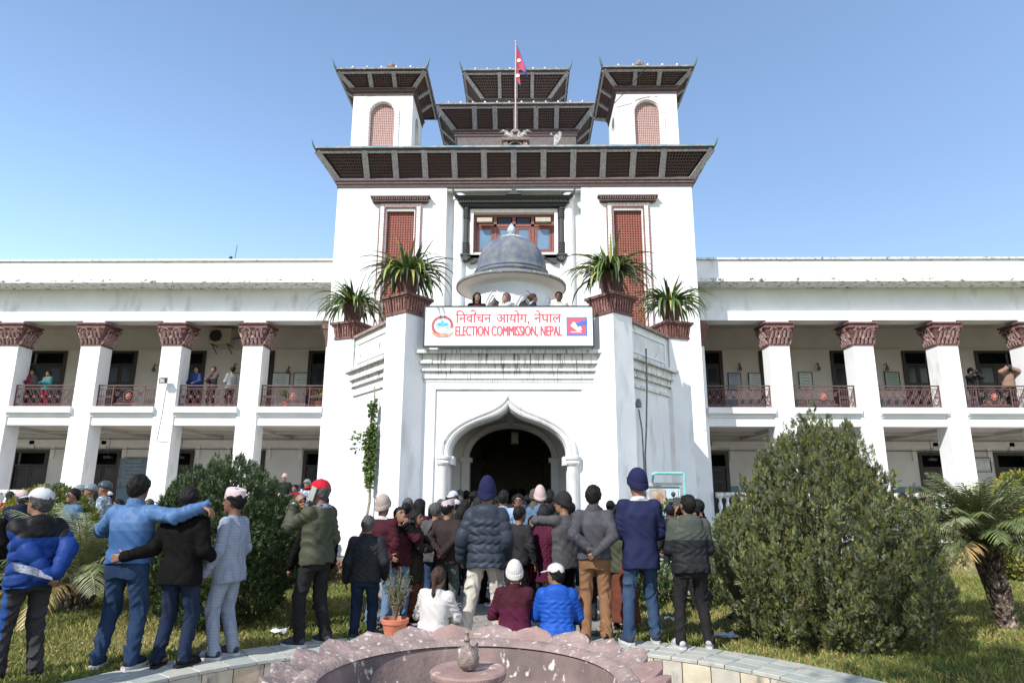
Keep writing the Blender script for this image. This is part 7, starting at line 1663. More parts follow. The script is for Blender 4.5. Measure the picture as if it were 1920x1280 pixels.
j3 = person(-3.0, 6.80, .05, -8, 'man in black coat with his hand on the back of the blue jacket man', 1.68, 'tan', ('short', 'black'), None,
       dict(m=F_['black'], th=.032, hem=-.16, wr=.005), dict(m=JEAN['dark'], w=1.06, wr=.009), SHOE, h=.0085, build=1.06,
       wl=(-.42, -.30, 1.04), pl=(-.1, -.25, -1), hl=((-1, -.08, -.12), (0, 1, 0), .2), wr=(.22, .20, 1.0), pr=(.4, -.5, -1), fl=(-.12, -.02, 14), fr=(.12, .04, -16), hyaw=8)
j4 = person(-2.68, 7.16, .05, 82, 'man in pale blue check suit and white patterned topi looking left', 1.66, 'brown', ('short', 'black'), ('topi', F_['topi']),
       dict(m=F_['check'], th=.022, hem=-.17, wr=.006, flare=1.03, shirt=F_['white'], sw=.018), dict(m=F_['check'], w=1.08, wr=.008), SNK_D, h=.0085,
       wl=(-.23, .13, .86), wr=(.22, .12, .88), fl=(-.10, .06, 6), fr=(.12, -.02, -8), hyaw=4)
m = MB(); c = j4['WL']; m.box(c[0]-.04, c[0]-.03, c[1]+.03, c[1]+.11, c[2]-.14, c[2]-.0); held(j4, 'mobile_phone', m, BLACKM, 'dark phone in the hand of the check suit man', 'phone', False)
j5 = person(-1.96, 7.75, .05, 66, 'man in red cap and olive jacket talking on a phone', 1.77, 'tan', ('short', 'grey'), ('cap', F_['redcap']),
       dict(m=F_['olive'], th=.034, hood=.8, hem=-.10, wr=.011, m3=F_['plaid'], shirt=F_['plaid'], sw=.035), dict(m=F_['blacktr'], w=1.04, wr=.010), SNK_D, h=.0085,
       wl=(-.135, .235, 1.45), pl=(-.3, .1, -1), hl=((.05, -.65, .8), (1, -.2, .1), .5), wr=(.23, .10, .86), fl=(-.13, .08, 8), fr=(.13, -.06, -10), hyaw=6, hpitch=-3)
m = MB(); W = j5['WL']; ear = j5['hp'](-.098, .012, -.015); e1 = np.array([0, .35, -.93]); e1 /= np.linalg.norm(e1); m.beam(ear-e1*.075, ear+e1*.075, .009, .072, (0, .93, .35)); 
held(j5, 'mobile_phone', m, M('phone_case_pale', (.30, .31, .27), (.24, .25, .22), 8, .4), 'phone in a pale grey case held to the ear of the red cap man', 'phone', False)
d_ = (j5['WL']-j5['EL']); d_ /= np.linalg.norm(d_); m = MB(); m.cyl(W-d_*.012, W+d_*.014, .037, .036, 16); attach(j5, 'watch_strap', m, STEEL); m = MB(); m.cyl(W+np.array([-.038, -.02, 0]), W+np.array([-.046, -.028, 0]), .020, .020, 14); attach(j5, 'watch_face', m, M('watch_dial', (.5, .5, .5), rough=.3))
person(-2.28, 8.75, 0, 35, 'person in black with a white shirt front half hidden behind the red cap man', 1.58, 'tan', ('short', 'black'), None, dict(m=F_['black'], th=.028, hem=-.2), dict(m=F_['black'], w=1.0), SHOE, h=.0135, fl=(-.22, .1, 20), wl=(-.30, .08, .84))
person(-2.70, 10.0, 0, 10, 'person wrapped in a long dark shawl behind the conifer bush', 1.62, 'tan', ('long', 'black'), None, dict(m=F_['dkgreen'], th=.05, hem=-.42, flare=1.1, **{}), dict(m=F_['blk2']), SHOE, h=.015, wl=(-.1, .25, 1.1), wr=(.1, .25, 1.1))
person(-1.52, 8.30, -.06, 4, 'grey haired man in dark quilted jacket and dark jeans seen from behind', 1.47, 'tan', ('short', 'grey'), None,
       dict(m=F_['quilt'], th=.032, band=.042, ba=.005, hem=-.10, collar=.03, wr=.007), dict(m=JEAN['dark'], w=1.08, wr=.009), SHOE, h=.0085, wl=(-.27, .05, .84), wr=(.26, .10, .88), build=1.08, hyaw=-4)
person(-1.50, 9.02, 0, -18, 'person in beige knitted beanie and maroon jacket behind the quilted jacket man', 1.62, 'tan', ('short', 'black'), ('beanie', F_['beige']),
       dict(m=F_['maroon'], th=.035, m3=F_['white'], collar=.02, hem=-.05), dict(m=JEAN['light'], w=1.05), SHOE, h=.011, wl=(-.27, .08, .9))
person(-1.28, 9.12, 0, -148, 'man with short hair facing the camera with his fist at his chin', 1.50, 'tan', ('buzz', 'black'), None,
       dict(m=F_['maroon'], m2=F_['black'], yoke=.40, th=.035, hem=-.08), dict(m=JEAN['light'], w=1.0), SHOE, h=.0105, wl=(-.04, .17, 1.44), pl=(-.8, .3, -1), hl=((.1, -.1, 1), (0, -1, .1), 1.2), wr=(.2, .2, 1.0), hpitch=-14, hyaw=12)
person(-1.13, 9.45, 0, -98, 'woman with curly black hair and olive brown coat smiling to the right', 1.46, 'tan', ('curly', 'black'), None,
       dict(m=F_['olbrown'], th=.035, hem=-.34, flare=1.06, m3=F_['black']), dict(m=F_['rust']), SHOE, h=.0105, wl=(.08, .22, 1.10), wr=(-.02, .25, 1.08), pl=(-1, 0, -.4), pr=(1, 0, -.4), hyaw=-8)
person(-1.62, 11.5, 0, 0, 'person with maroon collar and pinkish jacket seen from behind near the porch pier', 1.52, 'brown', ('short', 'black'), None, dict(m=F_['pink'], th=.03, m3=F_['maroon2'], collar=.04), dict(m=F_['blk2']), SHOE, h=.018)
person(-.95, 10.25, 0, -12, 'grey haired man in grey suit behind the topi man', 1.54, 'tan', ('short', 'grey'), None, dict(m=F_['greyblz'], th=.03, hem=-.16), dict(m=JEAN['mid']), SHOE, h=.015)
person(-1.05, 10.75, 0, -25, 'person in dark blue coat standing between the curly haired woman and the grey suit', 1.47, 'tan', ('short', 'black'), None, dict(m=F_['ink'], th=.035, hem=-.2), dict(m=F_['blk2']), SHOE, h=.018)
person(-.70, 9.62, 0, -20, 'man in brown jacket and pink white topi with hands behind his back', 1.58, 'tan', ('short', 'black'), ('topi', F_['topi']),
       dict(m=F_['brown'], th=.028, hem=-.14, wr=.006), dict(m=F_['greenish'], w=1.12, wr=.008), SHOE, h=.0105, hyaw=-22, **{**BEHIND, 'wl': (-.02, -.21, .98), 'wr': (.04, -.22, .95)})
person(-.58, 10.45, 0, 5, 'woman with long straight black hair seen from behind in the crowd', 1.46, 'tan', ('long', 'black'), None, dict(m=F_['black'], th=.03, hem=-.2), dict(m=F_['blk2']), SHOE, h=.015)
j15 = person(-.11, 8.40, -.0, -8, 'tall man in slate grey puffer jacket, blue peaked beanie and cream trousers', 1.80, 'tan', ('short', 'black'), ('beanie_tall', F_['navyknit']),
       dict(m=F_['slate'], th=.05, band=.098, ba=.020, hood=1.12, hem=-.155, flare=1.0), dict(m=F_['cream'], w=1.22, wr=.011, low=.072), (F_['cream'], FAB('sole_white')), h=.0085,
       wl=(-.28, .06, .87), wr=(.24, .14, .90), fl=(-.21, -.08, 14), fr=(.17, .10, -10), sway=.03, hyaw=6)
person(.0, 12.0, 0, 6, 'man in pale blue puffer jacket going into the arch', 1.71, 'brown', ('buzz', 'black'), None, dict(m=F_['ltblue'], th=.04, band=.07, ba=.008, collar=.03), dict(m=F_['blk2']), SHOE, h=.016, build=1.06)
person(.28, 12.9, 0, 172, 'man with glasses and mustard scarf coming out of the arch towards the camera', 1.67, 'tan', ('short', 'black'), None, dict(m=F_['black'], th=.03, m3=F_['yellow'], shirt=F_['yellow'], sw=.035), dict(m=F_['blk2']), SHOE, h=.014, glasses='clear')
person(.66, 12.0, 0, 8, 'person in pale pink peaked cap and dusty blue puffer in front of the arch', 1.74, 'tan', ('short', 'black'), ('beanie_tall', F_['pink']), dict(m=F_['denimblue'], th=.045, band=.08, ba=.009, hood=.95), dict(m=F_['blk2']), SHOE, h=.016)
person(.31, 9.75, 0, -30, 'slim young man in black jacket with head turned to the right', 1.50, 'tan', ('short', 'black'), None, dict(m=F_['blk2'], th=.026, hem=-.12, wr=.009), dict(m=F_['black']), SHOE, h=.0115, hyaw=-20)
person(.66, 9.85, 0, 148, 'woman in dark beanie and plum padded coat facing the camera', 1.46, 'tan', ('short', 'black'), ('beanie', F_['blk2']), dict(m=F_['maroon2'], th=.04, band=.05, ba=.006, hem=-.38), dict(m=F_['blk2']), SHOE, h=.0115)
person(.52, 10.3, 0, 170, 'person with a crimson shawl between the slim man and the plum coat', 1.36, 'tan', ('long', 'black'), None, dict(m=F_['crimson'], th=.05, hem=-.4), dict(m=F_['blk2']), SHOE, h=.018)
person(.92, 9.28, 0, 38, 'man in black ribbed beanie, glasses and grey blazer with one arm raised', 1.67, 'tan', ('short', 'grey'), ('beanie', F_['blk2']),
       dict(m=F_['greyblz'], th=.030, hem=-.20, wr=.008), dict(m=F_['black'], w=1.0), SHOE, h=.0105, wl=(-.06, .20, 1.33), pl=(-1, .3, .1), hl=((.8, .5, .1), (0, -1, 0), .7), wr=(.26, .05, .86), hyaw=28, glasses='clear')
person(1.20, 8.10, .05, -6, 'man in grey jacket and tan corduroy trousers with hands clasped behind him', 1.73, 'tan', ('short', 'black'), None,
       dict(m=F_['grey'], th=.030, collar=.05, hem=-.045, wr=.008), dict(m=F_['tan'], w=1.05, wr=.010, low=.062), SHOE, h=.0085, hyaw=-8, **BEHIND)
person(1.72, 8.0, .05, 3, 'tall man in navy blazer, navy beanie and blue jeans seen from behind', 1.88, 'tan', ('short', 'black'), ('beanie', F_['navyknit']),
       dict(m=F_['navyblz'], th=.030, hem=-.20, wr=.007, m3=F_['white'], collar=.02, flare=.98), dict(m=JEAN['mid'], w=1.0, wr=.011), SNK_D, h=.0085, hyaw=12, fl=(-.17, -.05, 14), fr=(.13, .04, -8), **FRONT)
person(2.23, 7.77, .05, 4, 'man in olive and black hooded jacket, black trousers and pale grey sneakers', 1.63, 'tan', ('buzz', 'black'), None,
       dict(m=F_['hoodblk'], m2=F_['hoodol'], yoke=.26, ys=-.1, th=.036, band=.085, ba=.006, hood=1.05, hem=-.10), dict(m=F_['blacktr'], w=1.04, wr=.010), SNK_W, h=.0085, build=1.07, hpitch=-16, hyaw=10,
       fl=(-.17, .0, 10), fr=(.17, .03, -18), **FRONT)
person(1.66, 9.0, 0, -10, 'person in olive padded jacket and brown skirt between the corduroy man and the blazer man', 1.46, 'tan', ('short', 'black'), None, dict(m=F_['olive'], th=.045, hem=-.12), dict(m=F_['rust'], k='skirt'), SHOE, h=.014, hpitch=-30)
person(1.42, 9.6, 0, 4, 'person in black trousers mostly hidden behind the blazer man', 1.5, 'tan', ('short', 'black'), None, dict(m=F_['ink'], th=.03), dict(m=F_['blk2']), SHOE, h=.016)
person(2.95, 10.4, 0, 112, 'man in black jacket with a camera strap looking left', 1.52, 'tan', ('short', 'black'), None, dict(m=F_['blk2'], th=.035, hem=-.15), dict(m=F_['blk2']), SHOE, h=.014, wl=(-.1, .3, 1.2), wr=(.1, .3, 1.2))
j = person(3.15, 10.9, 0, 60, 'camera operator in black holding a video camera with a furry microphone', 1.60, 'tan', ('short', 'black'), None, dict(m=F_['black'], th=.035), dict(m=JEAN['mid']), SHOE, h=.016, wr=(.12, .28, 1.5), wl=(-.05, .32, 1.5))
m = MB(); m.box(-.05, .15, .10, .42, 1.60, 1.74); m.cyl((.05, .42, 1.67), (.05, .52, 1.67), .05, .055, 12); m.box(.02, .08, .1, .3, 1.74, 1.78); m.lathe([(.001, 1.74), (.035, 1.77), (.042, 1.80), (.03, 1.83), (.001, 1.84)], (.05, .44), 12); held(j, 'video_camera', m, M('camera_black', (.015, .015, .016), (.04, .04, .04), 60, .6, .5, 60), 'black video camera with a furry microphone held up above the crowd', 'camera', False)
person(3.36, 9.8, 0, 35, 'person in lilac vest with sage sleeves beside the big conifer bush', 1.42, 'tan', ('short', 'black'), None, dict(m=F_['sage'], th=.035), dict(m=JEAN['mid']), SHOE, h=.016)
person(4.15, 11.4, 0, 150, 'person with fair skinned face behind the left edge of the big bush', 1.42, 'fair', ('short', 'black'), None, dict(m=F_['dkgreen'], th=.03), dict(m=F_['blk2']), SHOE, h=.018)  # face uses the fair skin tone
# seated on the wall
SIT = dict(hipz=.11, fl=(-.16, .52, 8, .0), fr=(.16, .50, -8, .0), kneel=(0, .25, 1), sit=True)
person(-.66, 8.02, .05, -14, 'seated woman in white knitted sweater with a ponytail', 1.52, 'tan', ('pony', 'brown'), None, dict(m=F_['whiteknit'], th=.036, hem=-.10, flare=1.12, wr=.009, hood=.55), dict(m=FAB('pale_trousers', (.50, .44, .40)), w=1.1), SHOE, h=.0085, lean=(.03, .06), wl=(-.14, .34, .30), wr=(.14, .36, .32), pl=(-.6, -.2, -1), pr=(.6, -.2, -1), hyaw=-5, **SIT)
person(.27, 8.05, .05, 2, 'seated person in plum fleece and white knitted hat', 1.60, 'tan', ('short', 'black'), ('beanie', F_['whiteknit']), dict(m=F_['maroon2'], m2=F_['maroon'], yoke=.26, th=.04, hem=-.06, flare=1.15, collar=.03), dict(m=F_['crimson'], w=1.2), SHOE, h=.0085, lean=(0, .07), wl=(-.15, .36, .3), wr=(.15, .36, .3), pl=(-.6, -.2, -1), pr=(.6, -.2, -1), **SIT)
person(.75, 8.0, .05, -4, 'seated person in bright blue puffer jacket and white cap', 1.60, 'tan', ('short', 'black'), ('cap', F_['whitecap']), dict(m=F_['blueseat'], th=.045, band=.052, ba=.009, hood=1.05, hem=-.08, flare=1.12), dict(m=F_['greytrk'], w=1.15), SHOE, h=.0085, lean=(0, .06), wl=(-.15, .36, .3), wr=(.15, .36, .3), pl=(-.6, -.2, -1), pr=(.6, -.2, -1), hyaw=55, **SIT)
person(5.98, 7.25, 0, 60, 'person in fawn jacket cut off by the right edge of the photo', 1.30, 'tan', ('short', 'black'), None, dict(m=F_['fawn'], th=.05, hem=-.1), dict(m=F_['blk2']), SHOE, h=.0115, wl=(-.30, .1, .84), lean=(0, .1))

# ------------------------------------------------------------------ middle crowd and the crowd inside the arch
cr = random.Random(42)
CN = dict(black='black', blk2='charcoal', ink='dark blue', brown='brown', dkgreen='dark green', taupe='taupe', maroon='maroon', quilt='dark quilted', olbrown='olive brown', crimson='crimson', khaki='khaki')
_used = {}
def crowd_label(hair, hat, hatm, col, x, y, xr, yr, place):
    head = {None: {'short': 'short hair', 'long': 'long hair', 'bun': 'tied-up hair'}[hair]}.get(hat) or {'beanie': 'knitted hat', 'topi': 'patterned topi', 'cap': 'cap'}[hat]
    fx = (x-xr[0])/(xr[1]-xr[0]); side = 'left' if fx < .33 else ('right' if fx > .66 else 'middle'); dep = 'front' if (y-yr[0])/(yr[1]-yr[0]) < .5 else 'back'
    for l in ('person with %s and %s coat %s' % (head, col, place), 'person with %s and %s coat, %s side, %s' % (head, col, side, place), '%s and %s coat, %s %s, %s' % (head, col, side, dep, place)):
        if l not in _used: _used[l] = 1; return l, None
    return l, place
def crowd(n, xr, yr, label, group, cols, hgt=(1.5, 1.72), face=(0, 25), hs=.022, hats=.25):
    k = 0; pts = []
    for t in range(n*40):
        if k >= n: break
        y = cr.uniform(*yr); x = cr.uniform(*xr)
        if any(math.hypot(x-a, y-b) < .42 for a, b in pts): continue
        pts.append((x, y)); k += 1
        hat = None
        if cr.random() < hats: hat = cr.choice([('beanie', F_['blk2']), ('topi', F_['topi']), ('cap', F_['whitecap']), ('beanie', F_['taupe']), ('cap', F_['ink'])])
        hr_ = cr.choice(['short', 'short', 'short', 'long', 'bun']); co_ = cr.choice(cols); lb_, g_ = crowd_label(hr_, hat and hat[0], None, CN[co_], x, y, xr, yr, label)
        person(x, y, 0, cr.gauss(face[0], face[1]), lb_, cr.uniform(*hgt), cr.choice(['tan', 'brown', 'tan', 'dark']), (hr_, cr.choice(['black', 'black', 'black', 'grey'])), hat, dict(m=F_[co_], th=.034, hem=cr.choice([-.08, -.14, -.2])), dict(m=F_[cr.choice(['blk2', 'black', 'ink'])]), SHOE, h=hs, group=group, arms=True)
dk = ['black', 'blk2', 'ink', 'brown', 'dkgreen', 'taupe', 'maroon', 'quilt', 'olbrown']
crowd(24, (-1.25, 1.28), (13.8, 18.0), 'in the shadow inside the arch', 'people crowding inside the arch', dk, (1.58, 1.78))
crowd(13, (-.95, 1.0), (18.6, 22.2), 'deep in the passage', 'dim figures in the passage', dk, (1.6, 1.85), hs=.03)
crowd(12, (-1.75, -.3), (10.8, 14.0), 'before the arch', 'people standing before the left of the arch', dk, (1.45, 1.6))
crowd(13, (.2, 2.1), (10.4, 14.0), 'right of centre before the arch', 'people standing before the right of the arch', dk, (1.42, 1.56))
crowd(6, (2.1, 3.1), (12.2, 15.0), 'by the old cabinet', 'people by the cabinet', dk, (1.4, 1.55))
person(-1.03, 13.5, 0, 165, 'person in white cap at the left side of the arch opening', 1.72, 'tan', ('short', 'black'), ('cap', F_['whitecap']), dict(m=F_['blk2'], th=.03), dict(m=F_['blk2']), SHOE, h=.016)
person(-.32, 12.9, 0, 20, 'person in grey coat with red scarf behind the blue beanie', 1.60, 'tan', ('short', 'black'), ('beanie', F_['dkgreen']), dict(m=F_['taupe'], th=.04, m3=F_['crimson'], collar=.05), dict(m=F_['blk2']), SHOE, h=.016)

# ------------------------------------------------------------------ left and right background
LB = dict(h=.02)
person(-11.85, 16.6, 0, 160, 'woman in long magenta coat by the left verandah wall', 1.80, 'tan', ('short', 'black'), None, dict(m=F_['maroon2'], th=.045, hem=-.4, shirt=F_['white'], sw=.02), dict(m=F_['blk2']), SHOE, wl=(-.05, .2, 1.2), wr=(.08, .22, 1.15), **LB)
person(-8.55, 12.0, 0, 55, 'person in dark jacket and pale cap bending near the golden shrub', 1.72, 'tan', ('short', 'grey'), ('cap', F_['pink']), dict(m=F_['ink'], th=.04, hood=.8), dict(m=F_['blk2']), SHOE, lean=(-.02, .12), hpitch=-20, **FRONT, **LB)
person(-13.5, 19.2, .1, 175, 'woman with a red scarf in the dark left doorway', 1.74, 'tan', ('bun', 'black'), ('beanie', F_['taupe']), dict(m=F_['dkgreen'], th=.04, shirt=F_['crimson'], sw=.06), dict(m=F_['blk2']), SHOE, **LB)
person(-12.6, 19.4, .1, 170, 'person in rust patterned shawl beside the left doorway', 1.72, 'tan', ('curly', 'black'), None, dict(m=F_['rust'], th=.05, hem=-.3), dict(m=F_['blk2']), SHOE, **LB)
person(-6.80, 9.05, 0, 20, 'person in black at the left edge of the photo', 1.58, 'tan', ('short', 'black'), None, dict(m=F_['black'], th=.045), dict(m=F_['blk2']), SHOE, **LB)
for i, (x, y, hh, hm_, lbl) in enumerate(((-10.05, 15.0, 1.84, 'darkhelm', 'leftmost police officer in dark helmet behind the golden shrub'), (-9.95, 15.6, 1.80, 'gryhelm', 'second police officer in patterned helmet behind the palm'), (-9.45, 15.2, 1.82, 'gryhelm', 'third police officer in camouflage helmet behind the palm'), (-9.0, 15.0, 1.88, 'darkhelm', 'police officer in grey helmet by the dark doorway behind the palm'))):
    person(x, y, 0, 165-i*20, lbl, hh, 'tan', ('short', 'black'), ('helmet', F_[hm_]), dict(m=F_['camo'], th=.04), dict(m=F_['camo']), SHOE, group='helmeted police officers', **LB)
person(-7.80, 12.2, 0, 150, 'man in sunglasses with blue jacket in front of the helmeted officers', 1.74, 'tan', ('short', 'black'), None, dict(m=F_['denimblue'], th=.035), dict(m=F_['blk2']), SHOE, glasses='dark', h=.018)
person(-7.2, 12.6, 0, 140, 'person in white and dark jacket behind the low palm', 1.55, 'tan', ('long', 'black'), None, dict(m=F_['stripegrey'], th=.035), dict(m=F_['blk2']), SHOE, **LB)
crowd(7, (-4.75, -3.95), (10.8, 14.2), 'left of the red cap man', 'people between the dark bush and the red cap man', dk+['khaki'], (1.5, 1.66), face=(60, 60), hs=.018)
person(-4.25, 5.35, 0, 20, 'unseen bystander added left of the view to shade the ring wall', 1.75, 'tan', ('short', 'black'), None, dict(m=F_['blk2'], th=.035), dict(m=F_['blk2']), SHOE, h=.025)  # two unseen bystanders added so their shadows reach the ring wall
person(-4.75, 5.25, 0, 10, 'second unseen bystander added further left to shade the ring wall', 1.72, 'tan', ('short', 'black'), None, dict(m=F_['ink'], th=.035), dict(m=F_['blk2']), SHOE, h=.025)
person(-4.05, 5.85, 0, 10, 'bystander in brown coat outside the photo beside the blue puffer man', 1.30, 'tan', ('short', 'black'), None, dict(m=F_['brown'], th=.035), dict(m=F_['blk2']), SHOE, h=.025) if False else None
# steps with people on them
ST = thing('stairs', 'broad white steps up to the verandah left of the porch', 'stairs', (-8.0, 22.2, 0))
for i in range(5):
    m = MB(); m.box(-9.4, -6.62, 21.2+i*.55, 24.05, i*.17+.001, (i+1)*.17-.012); m.build('step', STAIN2, ST)
m = MB(); m.hexa([(-6.6, 20.6, 0), (-6.35, 20.6, 0), (-6.35, 24, 0), (-6.6, 24, 0), (-6.6, 20.6, .35), (-6.35, 20.6, .35), (-6.35, 24, 1.45), (-6.6, 24, 1.45)]); m.hexa([(-9.65, 20.6, 0), (-9.4, 20.6, 0), (-9.4, 24, 0), (-9.65, 24, 0), (-9.65, 20.6, .35), (-9.4, 20.6, .35), (-9.4, 24, 1.45), (-9.65, 24, 1.45)]); m.build('cheek_wall', WHITE2, ST)
person(-7.90, 23.2, .67, 185, 'man in dark coat and pink hat at the top of the left steps', 1.62, 'tan', ('short', 'black'), ('beanie', F_['pink']), dict(m=F_['dkgreen'], th=.045, hem=-.25), dict(m=F_['blk2']), SHOE, **LB)
person(-6.85, 22.4, .34, 178, 'police officer in camouflage and pale helmet standing on the steps', 1.74, 'tan', ('short', 'black'), ('helmet', F_['gryhelm']), dict(m=F_['camo'], th=.04), dict(m=F_['camo']), SHOE, wl=(-.03, .22, 1.05), wr=(.03, .22, 1.05), pl=(-1, 0, 0), pr=(1, 0, 0), h=.018)
person(-7.20, 22.3, .34, 150, 'woman in red shawl and pinkish kurta beside the officer on the steps', 1.60, 'tan', ('bun', 'black'), None, dict(m=F_['crimson'], th=.045, hem=-.4), dict(m=F_['pink']), SHOE, **LB)
person(-4.70, 15.4, 0, 160, 'man with orange scarf and dark grey puffer near the left side of the porch', 1.64, 'tan', ('short', 'black'), None, dict(m=F_['slate'], th=.045, band=.08, ba=.009, m3=F_['orange'], collar=.05), dict(m=F_['blk2']), SHOE, h=.016, hpitch=-15, **FRONT)
person(-5.35, 15.2, 0, 170, 'man with red collar looking down behind the conifer bush', 1.66, 'tan', ('short', 'black'), None, dict(m=F_['dkgreen'], th=.04, m3=F_['crimson'], collar=.04), dict(m=F_['blk2']), SHOE, hpitch=-25, **LB)
person(-4.45, 13.6, 0, 30, 'dark haired person in black coat just right of the conifer bush', 1.60, 'tan', ('bob', 'black'), None, dict(m=F_['black'], th=.04, hem=-.3), dict(m=F_['blk2']), SHOE, **LB)
crowd(18, (-7.8, -4.2), (14.2, 20.5), 'by the left steps', 'people by the left steps', dk+['crimson', 'khaki'], (1.5, 1.66), face=(150, 50))
crowd(20, (-14.5, -8.0), (13.0, 20.0), 'behind the golden shrubs', 'people behind the golden shrubs', dk+['crimson', 'khaki'], (1.55, 1.7), face=(120, 60))
pot(-5.05, 16.4, 0, .24, .52, 'orange terracotta pot near the left steps'); twiggy(-5.05, 16.4, .48, 'green plant in the pot near the left steps', 26, .35, .22, 8, CD_[1], 3)
PT = thing('potted_palm', 'arching grassy potted plant behind the dark conifer bush', 'plant', (-4.55, 12.9, 0)); m = MB(); rg2 = np.random.default_rng(77)
for i in range(46):
    a = rg2.uniform(0, 6.28); ln = rg2.uniform(.7, 1.2); pts = [(0, 0, .8), (.25*ln*cos(a), .25*ln*sin(a), .8+.38*ln), (.55*ln*cos(a), .55*ln*sin(a), .8+.38*ln), (.8*ln*cos(a), .8*ln*sin(a), .75+.1*ln)]; m.tube(pts, [.010, .009, .007, .002], 3)
m.build('blades', GL[1], PT); m = MB(); m.lathe([(.14, 0), (.2, .78), (.22, .8), (.18, .79)], (-4.55, 12.9), 14); m.build('pot', POT, PT)
strap = [('leafy plant standing behind the railing of the fourth left balcony bay', -8.72, 8), ('yellowish trailing plant at the railing corner beside the tower on the left', -7.45, 9)]
for lbl, x, sd_ in strap:
    t_ = thing('balcony_plant', lbl, 'plant', (x, 25.0, 4.79)); m = MB(); rgb_ = np.random.default_rng(sd_)
    m.lathe([(.10, 4.79), (.14, 5.05), (.15, 5.07), (.12, 5.06)], (x, 25.0), 12); m.build('pot', POT, t_); m = MB()
    for i in range(50):
        a = rgb_.uniform(0, 6.28); l = rgb_.uniform(.3, .62); e = rgb_.uniform(.3, 1.3); p0 = np.array([x, 25.0, 5.2]); p1 = p0+l*.6*np.array([cos(a)*cos(e), sin(a)*cos(e), sin(e)]); p2 = p1+l*.5*np.array([cos(a), sin(a), -.2]); sd2 = np.array([-sin(a), cos(a), 0])*.018
        m.add([p0, p1-sd2, p2, p1+sd2], [(0, 1, 2, 3)])
    m.tube([(x, 25, 5.0), (x, 25, 5.3)], .015, 5); m.build('leaves', LEAF_S[0 if sd_ == 8 else 1], t_)
# balcony people
person(-18.82, 25.12, 4.79, 172, 'woman in brown and red leaning at the far left upper railing', 1.55, 'tan', ('bun', 'black'), None, dict(m=F_['taupe'], th=.04, shirt=F_['crimson'], sw=.05), dict(m=F_['blk2']), SHOE, wl=(-.12, .22, 1.0), wr=(.1, .2, 1.15), h=.02)
person(-18.17, 25.1, 4.79, 165, 'woman in teal shawl with orange scarf at the far left upper railing', 1.48, 'tan', ('bun', 'black'), None, dict(m=F_['teal'], th=.05, m3=F_['orange'], collar=.05), dict(m=F_['crimson']), SHOE, h=.02, **FRONT)
person(-12.36, 25.1, 4.79, 160, 'man in dark blue jacket on the upper left balcony', 1.66, 'tan', ('short', 'black'), None, dict(m=F_['blueshirt'], th=.04), dict(m=F_['blk2']), SHOE, wl=(-.22, .25, 1.0), wr=(.36, .22, 1.0), h=.02, hpitch=-10)
person(-11.70, 25.1, 4.79, 172, 'man in grey jacket with folded arms on the upper left balcony', 1.66, 'tan', ('short', 'black'), None, dict(m=F_['greyblz'], th=.04, shirt=F_['maroon'], sw=.05), dict(m=F_['blk2']), SHOE, wl=(.10, .2, 1.16), wr=(-.10, .22, 1.18), pl=(-1, 0, -.5), pr=(1, 0, -.5), h=.02, hpitch=-12)
person(-10.97, 25.1, 4.79, 60, 'man in pale grey striped puffer on the upper left balcony', 1.64, 'tan', ('short', 'black'), None, dict(m=F_['stripegrey'], th=.04, band=.06, ba=.008), dict(m=F_['blk2']), SHOE, h=.02, hpitch=-8, **FRONT)
jp = person(17.50, 25.3, 4.79, 188, 'photographer in black on the upper right balcony', 1.62, 'tan', ('short', 'black'), ('beanie', F_['black']), dict(m=F_['blk2'], th=.04), dict(m=F_['blk2']), SHOE, wl=(-.08, .22, 1.50), wr=(.09, .22, 1.50), pl=(-1, 0, -1), pr=(1, 0, -1), h=.02)
def camera_for(j, label):
    m = MB(); c = j['hp'](0, .17, 0); m.box(c[0]-.07, c[0]+.07, c[1]-.03, c[1]+.03, c[2]-.05, c[2]+.04); m.cyl(c+np.array([0, .03, 0]), c+np.array([0, .12, 0]), .036, .042, 10); m.box(c[0]-.03, c[0]+.03, c[1]-.02, c[1]+.03, c[2]+.04, c[2]+.07); held(j, 'photo_camera', m, M('camera_black'  , (.015, .015, .016)), label, 'camera', False)
camera_for(jp, 'camera raised to the face of the photographer in black')
jp = person(18.72, 25.1, 4.79, 172, 'photographer in peach jacket taking a picture on the upper right balcony', 1.76, 'fair', ('short', 'black'), None, dict(m=F_['peach'], th=.045), dict(m=F_['blk2']), SHOE, wl=(-.09, .22, 1.52), wr=(.10, .22, 1.52), pl=(-1, 0, -.6), pr=(1, 0, -.6), h=.02)
camera_for(jp, 'camera raised to the face of the photographer in peach')
person(-.86, 16.7, 5.085, 188, 'woman with long black hair and black jacket above the banner', 1.75, 'fair', ('long', 'black'), None, dict(m=F_['black'], th=.03, shirt=F_['maroon2'], sw=.05), dict(m=F_['blk2']), SHOE, h=.0135)
person(-.08, 16.8, 5.085, 110, 'woman in white with auburn hair turned left above the banner', 1.77, 'fair', ('long', 'red'), None, dict(m=F_['white'], th=.03), dict(m=F_['blk2']), SHOE, h=.0135, wl=(-.05, .16, 1.42), pl=(-.6, .3, -1))
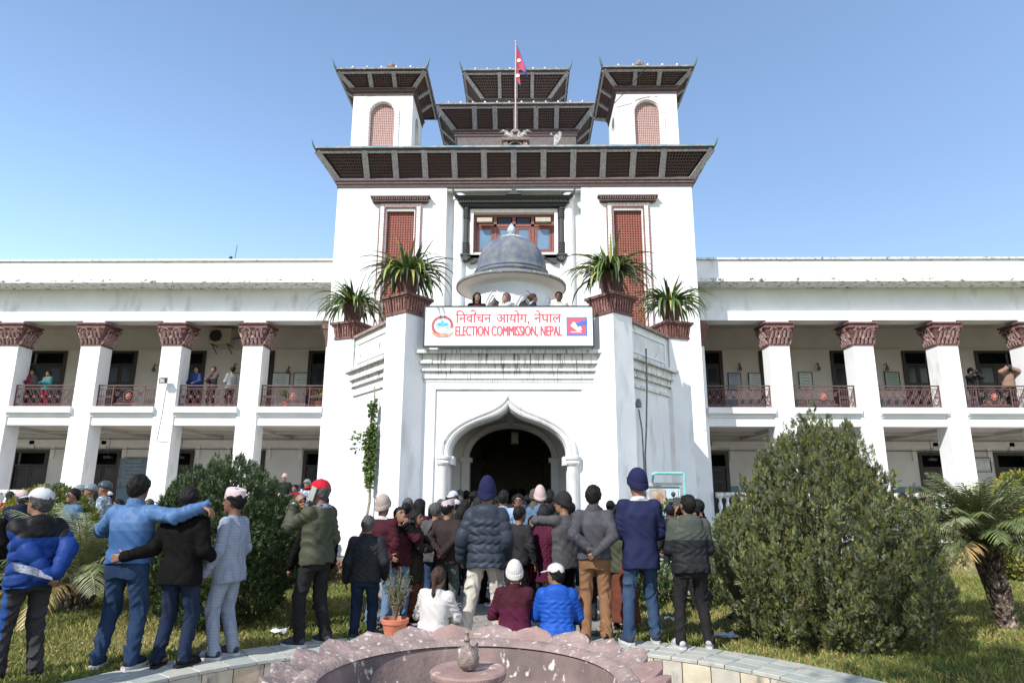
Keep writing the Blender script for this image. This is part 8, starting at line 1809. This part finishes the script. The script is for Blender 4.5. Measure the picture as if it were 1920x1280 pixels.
person(.60, 16.7, 5.085, -78, 'woman in navy with hair in a bun looking right above the banner', 1.72, 'fair', ('bun', 'brown'), None, dict(m=F_['navyblz'], th=.032, m3=F_['white'], collar=.02), dict(m=F_['blk2']), SHOE, h=.0135)
person(1.30, 16.8, 5.085, 168, 'man in cream shirt above the right end of the banner', 1.80, 'brown', ('short', 'black'), None, dict(m=F_['cream2'], th=.032, collar=.02), dict(m=F_['blk2']), SHOE, h=.0135)
person(11.9, 19.8, 0, 20, 'person in black leather jacket behind the right bush', 1.90, 'tan', ('buzz', 'black'), None, dict(m=F_['black'], th=.04, collar=.03), dict(m=F_['blk2']), SHOE, h=.02)
person(11.2, 19.6, 0, 60, 'person in dark coat left of the leather jacket behind the right bush', 1.74, 'tan', ('short', 'black'), None, dict(m=F_['blk2'], th=.04), dict(m=F_['blk2']), SHOE, h=.02)
crowd(9, (7.2, 14.8), (17.0, 21.0), 'past the right bushes', 'people behind the right bushes', dk, (1.6, 1.72), face=(20, 60))

# ------------------------------------------------------------------ duck spout on the fountain pedestal
DK = link('duck_spout', None, FT); 
bpy.data.objects.remove(DK)
v = Vol((-.16, -.2, -.02), (.16, .2, .32), .0045)
v.ell((0, .01, .055), (.066, .088, .060), .01, disp=lambda x, y, z: .0025*np.sin(np.arctan2(y, x)*16+z*60)); v.cone((0, -.03, .07), (.004, .035, .10), .05, .03, .03); v.cone((.035, .05, .09), (.05, .075, .135), .022, .006, .02); v.cone((-.03, .05, .08), (-.045, .075, .115), .022, .006, .02)
v.cone((-.005, -.01, .09), (-.008, -.01, .16), .030, .014, .025); v.ell((-.008, -.012, .172), (.021, .021, .012), .008); v.cone((-.008, -.01, .17), (-.008, -.01, .21), .012, .010, .01); v.ell((-.008, -.012, .212), (.016, .016, .008), .006); v.cone((-.008, -.012, .21), (-.008, -.012, .238), .009, .003, .005)
v.half((0, 0, -1), .0)
V, Q = v.mesh(); me = raw_mesh('duck_spout', V+np.array([HOLE_C[0]+.0, HOLE_C[1]-.02, .633])-WL[FT.name], Q, M('weathered_spout_stone', (.24, .18, .15), (.13, .10, .09), 26, .8, .6, 60, c3=(.36, .32, .27), s3=20, lo3=.58, hi3=.7), True); link('duck_spout', me, FT)
